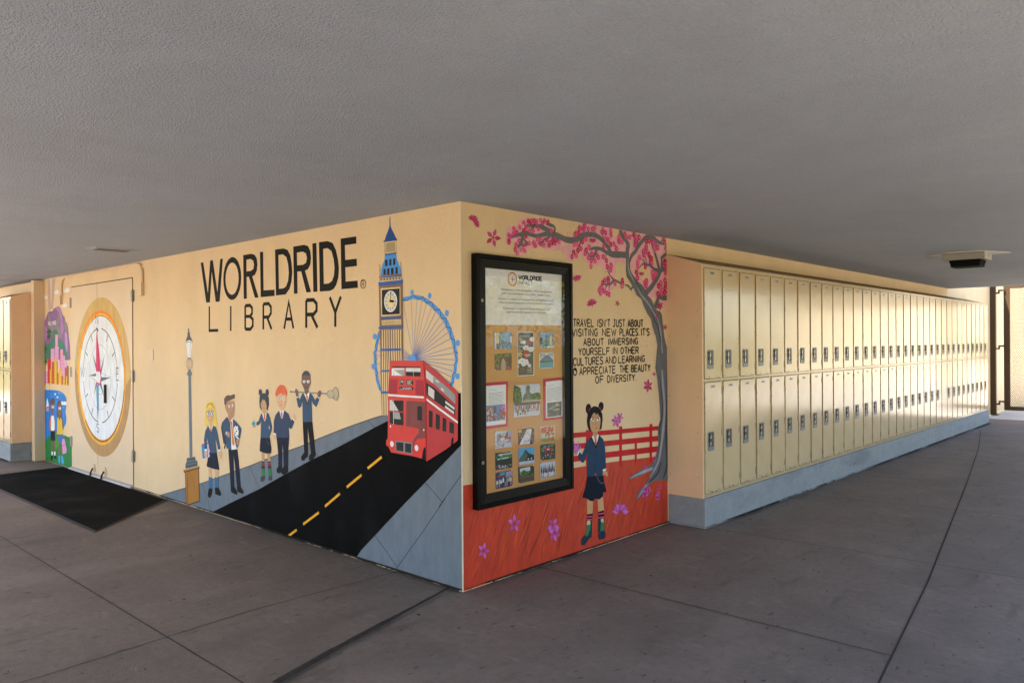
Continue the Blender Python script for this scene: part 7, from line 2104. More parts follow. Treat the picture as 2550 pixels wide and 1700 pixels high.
# dark gum spots and leaf crumbs lying on the floor, too many to count
b = MB(); rs = random.Random(11)
for k in range(900):
    x, y = rs.uniform(-8, 3.2), rs.uniform(-2.6, 11)
    if (x < .4 and y > -.05): continue
    r_ = rs.choice([.003, .004, .005, .006, .008, .012]) * rs.uniform(.6, 1.3); t0 = rs.uniform(0, 6.28); e = rs.uniform(.3, .8)
    q = []
    for j in range(7):
        t = t0 + j * 2 * math.pi / 7; rr = r_ * rs.uniform(.7, 1.2); q.append((x + math.cos(t) * rr, y + math.sin(t) * rr * e, .0165))
    b.face(q, JOINT)
for k in range(520):                                                # grit collected along the foot of the walls
    if k % 2: x, y = rs.uniform(-7.6, -.02), -abs(rs.gauss(0, .012)) - .012
    else: x, y = abs(rs.gauss(0, .012)) + .012 + (.326 if k % 4 else 0), rs.uniform(2.3, 12) if k % 4 else rs.uniform(.02, 2.26)
    r_ = rs.uniform(.004, .012); q = [(x + math.cos(j * 1.26) * r_ * rs.uniform(.6, 1.3), y + math.sin(j * 1.26) * r_ * rs.uniform(.4, 1.2), .0165) for j in range(5)]
    b.face(q, JOINT)
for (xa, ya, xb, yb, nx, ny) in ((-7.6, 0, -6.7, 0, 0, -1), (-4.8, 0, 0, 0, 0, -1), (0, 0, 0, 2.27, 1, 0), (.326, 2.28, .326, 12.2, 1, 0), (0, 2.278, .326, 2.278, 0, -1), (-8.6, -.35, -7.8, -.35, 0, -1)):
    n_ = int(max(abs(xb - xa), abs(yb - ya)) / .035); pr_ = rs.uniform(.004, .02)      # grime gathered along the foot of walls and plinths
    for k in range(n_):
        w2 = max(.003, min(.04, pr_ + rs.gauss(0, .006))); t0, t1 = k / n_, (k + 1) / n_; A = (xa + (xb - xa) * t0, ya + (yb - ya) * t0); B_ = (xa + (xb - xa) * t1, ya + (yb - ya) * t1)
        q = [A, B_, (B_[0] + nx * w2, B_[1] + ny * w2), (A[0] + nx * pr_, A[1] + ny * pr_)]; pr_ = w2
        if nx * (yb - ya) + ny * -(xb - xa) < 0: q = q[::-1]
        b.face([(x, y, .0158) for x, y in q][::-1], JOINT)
o = b.build('floor_litter'); o['kind'] = 'stuff'; tag(o, 'dark specks and grit scattered over the concrete floor', 'litter')
b = MB(); b.box((-200, -200, -.6), (200, 200, -.26), GRASSM); struct(b.build('ground'))
b = MB(); b.box((4.405, -14, -.255), (9.5, 13.2, -.012), ASPH); b.box((4.405, 13.205, -.255), (9.5, 34, -.012), PAVE); b.box((-24, -12, -.255), (4.4, -5.905, -.012), PAVE); b.box((0, 13.205, -.255), (4.4, 34, -.012), PAVE); b.box((-24, -5.9, -.255), (-16.005, 0, -.012), PAVE); struct(b.build('path'))
b = MB(); b.prism([(-11.2, -4.0), (-1.6, -4.0), (-1.6, -6.4), (3.55, -6.4), (3.55, 10.98), (-11.2, 10.98)], 'z', 2.29, 2.62, CEIL); ceil = struct(b.build('ceiling'))

# ---------------------------------------------------------------- library building
bld = thing('library_building', 'cream painted library corner building covered in travel murals', 'building')
b = MB(); b.box((-16, 0, 0), (0, .25, 3.3), WALL); b.build('wall', bld)
b = MB(); b.box((-.25, .2501, 0), (0, 14.0, 3.3), WALL); b.box((-.25, 14.002, 0), (0, 19.5, 3.3), WALL); b.build('wall', bld)
b = MB(); b.tube([(-.001, .001, .001), (-.001, .001, 2.289)], .0045, mat('corner_paint', 'e0cdb0', .6, .3, .08, 20), 8); b.build('corner_edge', bld)
b = MB(); b.box((-7.78, -.12, 0), (-7.662, -.001, 2.272), DOORM); b.build('door_post', bld, bevel=.004)
b = MB(); b.box((-16, -.121, 2.117), (-7.782, -.06, 2.25), DOORM); b.build('header_beam', bld, bevel=.003)
doors = []
for k, (x0, x1) in enumerate(((-6.655, -5.819), (-5.811, -4.846))):
    b = MB(); b.box((x0, -.008, .032), (x1, -.0005, 2.132), DOORM)
    b.box((x0, -.0035, 2.134), (x1, -.0004, 2.142), JOINT)
    hx = x0 if k == 0 else x1; s = -1 if k == 0 else 1
    b.box((hx + s * .001, -.003, .032), (hx + s * .005, -.0004, 2.14), JOINT)
    if k == 0: b.box((-5.8185, -.003, .032), (-5.8115, -.0004, 2.132), JOINT)
    d = b.build('door', bld); doors.append(d)
    for zc in (1.953, 1.14, .328):
        b = MB(); b.tube([(hx + s * .012, -.012, zc - .06), (hx + s * .012, -.012, zc + .06)], .0095, STEEL, 10)
        b.box((hx + s * .002, -.0115, zc - .057), (hx - s * .026, -.0085, zc + .057), STEEL); b.box((hx + s * .02, -.003, zc - .057), (hx + s * .05, -.0005, zc + .057), STEEL)
        for q in (-.03, 0, .03): b.box((hx + s * .001, -.0235, zc + q - .0015), (hx + s * .024, -.0225, zc + q + .0015), BLKM)
        b.build('hinge', d)
    xs = (-5.93, -5.6)[k]
    b = MB(); b.prism([(xs - .035, .05), (xs + .035, .05), (xs + .038, .1), (xs + .02, .135), (xs - .02, .135), (xs - .038, .1)], 'y', -.02, -.0085, DOORM)
    b.tube([(xs, -.022, .09), (xs, -.045, .05), (xs, -.05, .012)], [.012, .01, .012], JOINT, 8); b.build('door_holder', d)
b = MB(); b.box((-5.558, -.036, .83), (-5.545, -.0085, 1.03), BLKM); b.box((-5.575, -.0125, .88), (-5.566, -.0086, .98), BLKM)
b.build('pull_handle', doors[1], bevel=.006)
b = MB(); b.prism([(-.001, .004), (-.05, .004), (-.04, .02), (-.009, .03), (-.001, .03)], 'x', -6.66, -4.84, mat('threshold_metal', 'b9b4b2', .5, .5, .1, 30)); b.build('threshold', bld)
b = MB(); b.tube([(-6.964, -.014, 2.05), (-6.962, -.014, 2.17), (-6.93, -.014, 2.235), (-6.86, -.014, 2.262), (-5.9, -.014, 2.264), (-4.7, -.014, 2.264), (-4.62, -.014, 2.25), (-4.575, -.014, 2.2), (-4.569, -.014, 2.07)], .0125, DOORM, 8)
b.box((-7.06, -.03, 1.945), (-6.975, -.001, 2.058), DOORM); b.box((-4.658, -.03, 1.942), (-4.56, -.001, 2.078), DOORM); b.build('cable_conduit', bld)
b = MB(); b.box((-4.468, -.006, 1.307), (-4.345, -.0006, 1.414), DOORM); b.build('blank_wall_plate', bld, bevel=.002)

# ---------------------------------------------------------------- painting: flat paint films lying on a wall plane
ZZ = {}                                                             # per plane: bounding boxes of the films laid so far
def smooth(pts, n=3, closed=True):
    out = []; m = len(pts); g = (lambda i: pts[i % m]) if closed else (lambda i: pts[min(max(i, 0), m - 1)])
    for i in range(m if closed else m - 1):
        p0, p1, p2, p3 = g(i - 1), g(i), g(i + 1), g(i + 2)
        for j in range(n):
            t = j / n; t2 = t * t; t3 = t2 * t
            out.append(tuple(.5 * (2 * p1[k] + (p2[k] - p0[k]) * t + (2 * p0[k] - 5 * p1[k] + 4 * p2[k] - p3[k]) * t2 + (3 * p1[k] - p0[k] - 3 * p2[k] + p3[k]) * t3) for k in (0, 1)))
    if not closed: out.append(pts[-1])
    return out
def outline(pts, ws):
    n = len(pts); A, B = [], []
    if len(ws) != n: ws = [ws[0] + (ws[-1] - ws[0]) * i / (n - 1) for i in range(n)]
    def nrm(a, b_): dx, dy = b_[0] - a[0], b_[1] - a[1]; d_ = math.hypot(dx, dy) or 1; return (-dy / d_, dx / d_)
    for i in range(n):
        q = pts[i]
        if 0 < i < n - 1:
            n1, n2 = nrm(pts[i - 1], q), nrm(q, pts[i + 1]); mx, my = n1[0] + n2[0], n1[1] + n2[1]; h = math.hypot(mx, my) or 1; mx /= h; my /= h
            k = ws[i] / 2 / max(.45, mx * n1[0] + my * n1[1])
        else: mx, my = nrm(pts[max(i - 1, 0)], pts[min(i + 1, n - 1)]); k = ws[i] / 2
        A.append((q[0] + mx * k, q[1] + my * k)); B.append((q[0] - mx * k, q[1] - my * k))
    return A + B[::-1]
def clip(pts, ax, val, ge):
    out = []; f = lambda q: (q[ax] - val) * (1 if ge else -1)
    for a, c in zip(pts, pts[1:] + pts[:1]):
        fa, fc = f(a), f(c)
        if fa >= 0: out.append(a)
        if (fa < 0) != (fc < 0): t = fa / (fa - fc); out.append((a[0] + (c[0] - a[0]) * t, a[1] + (c[1] - a[1]) * t))
    return out
LIMIT = {'L': (1, 7655, 4, 2288), 'D': (4846, 6655, 33, 2131), 'R': (1, 2268, 4, 2288), 'C': (152, 910, 540, 1915)}
AT = {'L': lambda a, z, o: (-a, -o, z), 'D': lambda a, z, o: (-a, -.008 - o, z), 'R': lambda a, z, o: (o, a, z), 'C': lambda a, z, o: (.019 + o, a, z)}
def film(bm, plane, cons, m, org=(0, 0, 0)):
    l = LIMIT[plane]; cc = []
    for c in cons:
        for ax, v, ge in ((0, l[0], True), (0, l[1], False), (1, l[2], True), (1, l[3], False)):
            c = clip(c, ax, v, ge) if len(c) > 2 else []
        if len(c) > 2: cc.append(c)
    if not cc: return
    xs = [q[0] for q in cc[0]]; zs = [q[1] for q in cc[0]]; bb = (min(xs) - .5, max(xs) + .5, min(zs) - .5, max(zs) + .5); lay = 0
    L_ = ZZ.setdefault(plane, [])
    for q in L_:
        if q[4] >= lay and q[0] < bb[1] and q[1] > bb[0] and q[2] < bb[3] and q[3] > bb[2]: lay = q[4] + 1
    L_.append(bb + (lay,)); off = .0006 + lay * .00022
    flat = [Vector((q[0], q[1], 0)) for c in cc for q in c]
    tri = tessellate_polygon([[Vector((q[0], q[1], 0)) for q in c] for c in cc])
    i = len(bm.v); k = bm.mi(m); fn = AT[plane]; f0 = len(bm.f)
    for q in flat:
        p_ = fn(q[0] / 1000, q[1] / 1000, off); bm.v.append((p_[0] - org[0], p_[1] - org[1], p_[2] - org[2]))
    for t in tri:
        a, c, d_ = flat[t[0]], flat[t[1]], flat[t[2]]; ar = (c.x - a.x) * (d_.y - a.y) - (c.y - a.y) * (d_.x - a.x)
        if abs(ar) < 1e-6: continue
        if plane == 'L' or plane == 'D': ar = -ar            # stored distances run leftwards on this wall
        bm.f.append(tuple(i + j for j in (t if ar > 0 else t[::-1]))); bm.m.append(k)
    bm.films.append((bb, f0, len(bm.f)))
def pts_of(s): return [tuple(float(v) for v in q.split(',')) for q in s.split()]
def ring(cx, cz, rx, rz, n): return [(cx + rx * math.cos(2 * math.pi * i / n), cz + rz * math.sin(2 * math.pi * i / n)) for i in range(n)]
rb = random.Random(9)
def lay_record(get, plane, line, org):
    f = line.split('|'); bm = get(f[1]); m = pal(f[2])
    if f[0] == 'P': film(bm, plane, [smooth(pts_of(c)) if f[3] == '1' else pts_of(c) for c in f[4].split('/')], m, org)
    elif f[0] == 'S':
        p_ = pts_of(f[4]); ws = [float(v) for v in f[5].split()]
        if f[3] == '1':
            n0 = len(p_)
            if len(ws) == n0: ws = [q[1] for q in smooth([(i, v) for i, v in enumerate(ws)], 3, False)]
            p_ = smooth(p_, 3, False)
        film(bm, plane, [outline(p_, ws)], m, org)
    elif f[0] == 'E':
        (cx, cz), (rx, rz) = pts_of(f[4]); c = [ring(cx, cz, rx, rz, int(f[3]))]
        if f[5]: hx_, hz_ = pts_of(f[5])[0]; c.append(ring(cx, cz, hx_, hz_, int(f[3])))
        film(bm, plane, c, m, org)
    elif f[0] == 'B':                                               # a five petalled blossom
        cx, cz = pts_of(f[4])[0]; r_ = float(f[5]); t0 = rb.uniform(0, 6.28)
        for k in range(5):
            t = t0 + k * 1.2566 + rb.uniform(-.15, .15); film(bm, plane, [ring(cx + math.cos(t) * r_ * .62, cz + math.sin(t) * r_ * .62, r_ * .44, r_ * .44, 6)], m, org)
        film(bm, plane, [ring(cx, cz, r_ * .2, r_ * .2, 5)], pal('haze_pink'), org)
def strokes(bm, cnt, seed, col):                                    # long slanting brush marks on the rust ground
    r_ = random.Random(seed)
    for k in range(cnt):
        y, z = r_.uniform(20, 2250), r_.uniform(15, 570); L_ = r_.uniform(70, 230); t = math.radians(r_.uniform(56, 74)); x1, z1 = y + L_ * math.cos(t), z + L_ * math.sin(t)
        if z1 > 585 or x1 > 2262: continue
        film(bm, 'R', [outline([(y, z), ((y + x1) / 2 + r_.uniform(-4, 4), (z + z1) / 2), (x1, z1)], [1, r_.uniform(4, 12), 1])], pal(col))
WHOLE = ('blossom', 'blossom_haze', 'branch', 'trunk', 'image', 'hill', 'heading', 'logo', 'tower', 'palm', 'clock_face', 'plinth', 'lantern')
def pieces(bm):
    """split one tag's films into the pieces that touch: each boot, window or capsule becomes a mesh of its own"""
    n = len(bm.films); root = list(range(n))
    def find(i):
        while root[i] != i: i = root[i]
        return i
    for i in range(n):
        for j in range(i):
            p_, q = bm.films[i][0], bm.films[j][0]
            if p_[0] < q[1] and p_[1] > q[0] and p_[2] < q[3] and p_[3] > q[2]: root[find(i)] = find(j)
    out = {}
    for i in range(n): out.setdefault(find(i), []).append(bm.films[i])
    res = []
    for fl in out.values():
        m_ = MB()
        for bb, f0, f1 in fl:
            for k in range(f0, f1): m_.face([bm.v[t] for t in bm.f[k]], bm.mats[bm.m[k]])
        res.append(m_)
    return res
PRINTS = {}
for kind, plane, label, par, recs in ART:
    bms = {}
    def get(t): return bms.setdefault(t, MB())
    get(''); org = (0, 0, 0)
    if par.startswith('thing'):
        q = PRINT_QUADS[par[6:]]; org = (.019, sum(p_[0] for p_ in q) / 4000, min(p_[1] for p_ in q) / 1000)
    for line in recs.strip().split('\n'): lay_record(get, plane, line, org)
    if kind == 'painted_ground': strokes(get(''), 120, 3, 'ground_orange'); strokes(get(''), 120, 5, 'ground_deep')
    if kind == 'painted_person':                                     # hands and legs that do not touch the head are pieces of their own
        ps = sorted(pieces(bms['']), key=lambda m_: -max(v[2] for v in m_.v)); zs = [v[2] for m_ in bms.values() for v in m_.v]; bms[''] = ps[0]; limbs = [('leg' if max(v[2] for v in m_.v) < min(zs) + .45 * (max(zs) - min(zs)) else 'hand', m_) for m_ in ps[1:]]
    else: limbs = []
    root = bms['']; o = root.build(kind, {'building': bld, 'door0': doors[0], 'door1': doors[1]}.get(par))
    if par.startswith('thing'): o.location = org; tag(o, label, 'notice' if 'notice' in kind else 'poster', 'prints pinned in the display case'); PRINTS[par[6:]] = (o, org)
    elif label: o['label'] = label
    for t, m_ in limbs: m_.build(t, o)
    for t, bm in bms.items():
        if t and bm.f:
            for piece in (bm,) if t in WHOLE else pieces(bm): piece.build(t, o)

# ---------------------------------------------------------------- display case and what is pinned inside it
case = thing('display_case', 'black framed glazed display case hung on the right mural wall', 'display case', (0, .5375, .47))
CO = Vector((0, .5375, .47))
def crel(bm): bm.v = [tuple(Vector(v) - CO) for v in bm.v]; return bm
def frame_ring(bm, y0, y1, z0, z1, wd, xa, xb, m, xin=None):
    """mitred picture-frame ring between outer and inner rectangle; xin = front depth at the inner edge"""
    xin = xb if xin is None else xin
    O = [(y0, z0), (y1, z0), (y1, z1), (y0, z1)]; I = [(y0 + wd, z0 + wd), (y1 - wd, z0 + wd), (y1 - wd, z1 - wd), (y0 + wd, z1 - wd)]
    for k in range(4):
        j = (k + 1) % 4
        bm.hexa([(xa,) + O[k], (xa,) + O[j], (xa,) + I[j], (xa,) + I[k], (xb,) + O[k], (xb,) + O[j], (xin,) + I[j], (xin,) + I[k]], m)
b = MB(); frame_ring(b, .082, .993, .47, 1.99, .026, .0015, .05, FRAME, .052); crel(b).build('frame', case, bevel=.002)
b = MB(); frame_ring(b, .110, .965, .498, 1.962, .052, .004, .0465, FRAME, .0415); crel(b).build('door_frame', case, bevel=.0015)
b = MB(); b.box((.0015, .1085, .4965), (.0175, .9665, 1.9635), CORK); crel(b).build('cork_board', case)
for yy, zz in ((.127, 1.711), (.126, .746)):
    b = MB(); b.tube([(.042, yy, zz), (.049, yy, zz)], [.011, .0095], SILV, 14); b.tube([(.0485, yy, zz), (.0497, yy, zz)], .004, BLKM, 8); crel(b).build('lock', case, smooth=False)
g = bpy.data.materials.new('case_glass'); g.use_nodes = True; n = g.node_tree; n.nodes.remove(n.nodes['Principled BSDF'])
tr = n.nodes.new('ShaderNodeBsdfTransparent'); gl = n.nodes.new('ShaderNodeBsdfGlossy'); gl.inputs['Roughness'].default_value = .015; lw = n.nodes.new('ShaderNodeLayerWeight'); lw.inputs[0].default_value = .5; pw = n.nodes.new('ShaderNodeMath'); pw.operation = 'POWER'; pw.inputs[1].default_value = 4; ma = n.nodes.new('ShaderNodeMath'); ma.operation = 'MULTIPLY_ADD'; ma.inputs[1].default_value = .9; ma.inputs[2].default_value = .045; mx = n.nodes.new('ShaderNodeMixShader')
n.links.new(lw.outputs['Facing'], pw.inputs[0]); n.links.new(pw.outputs[0], ma.inputs[0])
tr.inputs[0].default_value = (.95, .96, .95, 1)
n.links.new(ma.outputs[0], mx.inputs[0]); n.links.new(tr.outputs[0], mx.inputs[1]); n.links.new(gl.outputs[0], mx.inputs[2]); n.links.new(mx.outputs[0], n.nodes['Material Output'].inputs[0])
b = MB(); b.face([(.040, .15, .54), (.040, .925, .54), (.040, .925, 1.922), (.040, .15, 1.922)], g); crel(b).build('glass', case)
rc = random.Random(21)
class Print:
    """a pinned sheet: quad corners in the case plane (millimetres, y and z), pictures laid in its own 0..1 coordinates"""
    def __init__(s, kind, label, cat, key, bg, border=None):
        s.q = PRINT_QUADS[key]; s.org = (.019, sum(p_[0] for p_ in s.q) / 4000, min(p_[1] for p_ in s.q) / 1000); s.base = MB(); s.img = MB(); s.args = (kind, label, cat)
        film(s.base, 'C', [[s.B(0, 0), s.B(1, 0), s.B(1, 1), s.B(0, 1)]], pal(border or bg), s.org)
        if border: s.po(bg, [(.04, .03), (.96, .03), (.96, .97), (.04, .97)])
        for u, v in ((.03, .98), (.97, .98), (.03, .02), (.97, .02)):
            c = s.B(u, v); film(s.base, 'C', [ring(c[0], c[1], 4, 4, 8)], pal(rc.choice(['p_white', 'p_red', 'p_white', 'needle_pink'])), s.org) if kind == 'photo_print' else None
    def B(s, u, v):
        tl, tr_, br, bl = s.q; a = [tl[k] + (tr_[k] - tl[k]) * u for k in (0, 1)]; c = [bl[k] + (br[k] - bl[k]) * u for k in (0, 1)]
        return (c[0] + (a[0] - c[0]) * v, c[1] + (a[1] - c[1]) * v)
    def po(s, col, pts, sm=0):
        c = [s.B(max(.01, min(.99, u)), max(.01, min(.99, v))) for u, v in pts]; film(s.img, 'C', [smooth(c) if sm else c], pal(col), s.org)
    def sp(s, cols, cnt, u0, u1, v0, v1, su, sv):
        for k in range(cnt):
            u, v = rc.uniform(u0, u1), rc.uniform(v0, v1); a, c = su * rc.uniform(.4, 1), sv * rc.uniform(.4, 1)
            s.po(rc.choice(cols), [(u - a * .5, v), (u + a * .4, v - c * .1), (u + a * .5, v + c), (u - a * .3, v + c * .9)])
    def pe(s, cnt, u0, u1, v0, h, cols, legs=('p_dark', 'p_skin')):
        for k in range(cnt):
            u = u0 + (u1 - u0) * (k + .5) / cnt + rc.uniform(-.012, .012); hh = h * rc.uniform(.85, 1.1); w_ = (u1 - u0) / cnt * .42
            s.po(rc.choice(legs), [(u - w_ * .7, v0), (u + w_ * .7, v0), (u + w_ * .6, v0 + hh * .45), (u - w_ * .6, v0 + hh * .45)])
            s.po(rc.choice(cols), [(u - w_, v0 + hh * .4), (u + w_, v0 + hh * .4), (u + w_ * .8, v0 + hh * .8), (u - w_ * .8, v0 + hh * .8)])
            s.po('p_dark', [(u - w_ * .5, v0 + hh * .8), (u + w_ * .5, v0 + hh * .8), (u + w_ * .45, v0 + hh * 1.02), (u - w_ * .45, v0 + hh * 1.02)])
            s.po('p_skin', [(u - w_ * .35, v0 + hh * .8), (u + w_ * .35, v0 + hh * .8), (u + w_ * .3, v0 + hh * .94), (u - w_ * .3, v0 + hh * .94)])
    def done(s):
        o = s.base.build(s.args[0]); o.location = s.org; tag(o, s.args[1], s.args[2], 'prints pinned in the display case')
        if s.img.f: s.img.build('image', o)
        return o
GR = ['p_green', 'p_leaf', 'p_dkgreen']; CR = ['p_white', 'p_navy', 'p_red', 'p_skin', 'p_blue', 'p_dark', 'p_grey']
P_ = Print('photo_print', 'colour photo of trees below a blue sky, above the red statue photo', 'photo', 'sky', 'p_sky'); po, sp, pe = P_.po, P_.sp, P_.pe
po('p_white',[(0,0),(.1,0),(.1,1),(0,1)]);po('p_cream',[(.1,.35),(.26,.35),(.28,1),(.1,1)]);sp(GR+['p_dkgreen'],30,.28,.5,.1,.95,.08,.1);sp(['p_dkgreen','p_brown','p_grey'],40,.4,.9,.0,.4,.08,.12);po('p_brown',[(.12,0),(.3,0),(.28,.3),(.1,.33)]);po('p_blue',[(.9,0),(1,0),(1,1),(.88,1)]);po('p_white',[(.9,.4),(1,.35),(1,.8),(.9,.75)])
P_.done()
P_ = Print('photo_print', 'colour photo of a stone statue against red, left of the black poster', 'photo', 'statue', 'p_maroon'); po, sp, pe = P_.po, P_.sp, P_.pe
sp(GR,40,.0,.25,.1,.95,.09,.12);sp(GR+['p_dark'],40,.1,.95,.75,.92,.1,.1);sp(['p_dkgreen','p_dark'],30,.8,.97,.1,.8,.08,.12);po('p_stone',[(.38,.03),(.62,.03),(.64,.4),(.56,.62),(.5,.72),(.42,.6),(.36,.3)],1);po('p_red',[(.66,.03),(.88,.03),(.86,.22),(.66,.2)]);po('p_red',[(.62,.35),(.78,.38),(.78,.48),(.62,.47)]);sp(['p_red','p_maroon'],20,.2,.4,.05,.6,.05,.06)
P_.done()
P_ = Print('photo_print', 'colour photo of towers and green trees, right of the black poster', 'photo', 'towers', 'p_sky'); po, sp, pe = P_.po, P_.sp, P_.pe
po('p_grey',[(.55,.3),(.72,.3),(.72,.92),(.55,.9)]);po('p_blue',[(.38,.4),(.52,.4),(.5,.97),(.42,.97)]);po('p_cream',[(.68,.2),(.9,.2),(.9,.75),(.7,.8)]);sp(GR,60,.15,.65,.05,.45,.12,.12);sp(['p_brown','p_dkgreen','p_dark'],25,.85,.97,.2,.85,.07,.1);po('p_navy',[(0,.2),(.14,.2),(.16,.65),(0,.68)]);po('p_white',[(.42,.02),(1,.02),(1,.13),(.5,.12)]);sp(['p_red','orange'],6,.2,.4,.35,.55,.05,.04)
P_.done()
P_ = Print('photo_print', 'blue photo of a snow tipped mountain over a lake', 'photo', 'mount', 'p_sky', 'paper_white'); po, sp, pe = P_.po, P_.sp, P_.pe
po('p_cream',[(.04,.5),(.96,.5),(.96,.72),(.7,.85),(.3,.85),(.04,.7)]);po('p_mount',[(.04,.48),(.35,.8),(.45,.93),(.6,.93),(.72,.76),(.96,.5),(.96,.46)]);po('p_white',[(.4,.85),(.46,.93),(.59,.93),(.64,.85),(.56,.88),(.5,.84)]);po('p_teal',[(.04,.03),(.96,.03),(.96,.42),(.04,.42)]);po('p_dkgreen',[(.04,.4),(.96,.4),(.96,.46),(.04,.5)]);sp(['p_sky','p_blue','p_teal'],40,.08,.92,.05,.36,.12,.02)
P_.done()
P_ = Print('photo_print', 'large group photo below a seated bronze statue', 'photo', 'group', 'p_pale'); po, sp, pe = P_.po, P_.sp, P_.pe
po('p_dkgreen',[(0,.42),(.28,.42),(.27,.8),(.2,.93),(.08,.98),(0,.97)],1);sp(GR,60,.02,.24,.45,.88,.07,.08);po('p_dkgreen',[(.55,.48),(1,.48),(1,.68),(.9,.72),(.76,.7),(.62,.66)],1);sp(GR,60,.6,.97,.48,.64,.07,.06)
po('p_bronze',[(.34,.5),(.38,.68),(.46,.74),(.45,.88),(.5,.97),(.57,.96),(.6,.88),(.58,.76),(.64,.7),(.67,.5)],1);po('p_bronze2',[(.44,.52),(.5,.72),(.56,.72),(.6,.52)]);po('p_stone',[(.22,.4),(.98,.42),(.96,.5),(.4,.53)]);po('p_dark',[(.02,.36),(.98,.36),(.98,.44),(.02,.44)])
pe(20,.02,.96,.14,.27,['p_white','p_navy','p_red','p_blue','p_grey','p_leaf','p_white','orange']);pe(4,.12,.45,.06,.2,['orange','p_green','p_white'])
P_.done()
for key, lab, city in (('letterl', 'typed letter with a city photo on a red sheet at the left edge', 1), ('letterr', 'typed letter with a dark park photo on a red sheet at the right edge', 0)):
    P_ = Print('letter_sheet', lab, 'letter', key, 'card_red'); po, sp, pe = P_.po, P_.sp, P_.pe
    po('paper_white',[(.0 if city else .11,.06),(.91,.06),(.91,.93),(.0 if city else .11,.93)])
    for k in range(13): po('p_grey',[(.16,.8-k*.028-(0 if k else -.03)),(.84-(k%3)*.05 if k else .5,.8-k*.028-(0 if k else -.03)),(.84-(k%3)*.05 if k else .5,.792-k*.028-(0 if k else -.03)),(.16,.792-k*.028-(0 if k else -.03))])
    if city:
        po('p_blue',[(.06,.15),(.87,.15),(.87,.5),(.06,.5)]);po('p_navy',[(.36,.15),(.5,.15),(.48,.48),(.36,.48)])
        sp(['p_red','orange','yellow','p_maroon','p_green','p_white'],90,.08,.34,.15,.46,.07,.04);sp(['pink','needle_pink','hill_mauve'],40,.66,.85,.33,.46,.07,.05);sp(['orange','yellow','p_red','p_dkgreen'],60,.64,.85,.15,.33,.07,.04);sp(CR+['hill_lilac'],60,.38,.7,.15,.3,.05,.03)
    else:
        po('p_dkgreen',[(.18,.08),(.86,.08),(.86,.42),(.18,.42)]);sp(['p_dkgreen','p_dark','p_brown','p_grey','p_green'],90,.2,.82,.09,.38,.08,.03);po('p_teal',[(.2,.24),(.5,.26),(.45,.33),(.28,.3)]);po('p_cream',[(.45,.22),(.75,.24),(.72,.26),(.46,.24)]);po('p_stone',[(.5,.3),(.75,.32),(.68,.4),(.56,.38)])
    P_.done()
LB9=['photo of red lanterns hung over a crowded grey street','photo of people eating at a long white table','photo of orange autumn trees over grass','photo of people under dark trees in front of a pale gate','photo of a dark pointed temple roof against blue sky','photo of a red shrine gate','photo of a group in blue and white in front of a red shop sign','photo of round green trees beside a pond','photo of a group in black jackets against a pale sky']
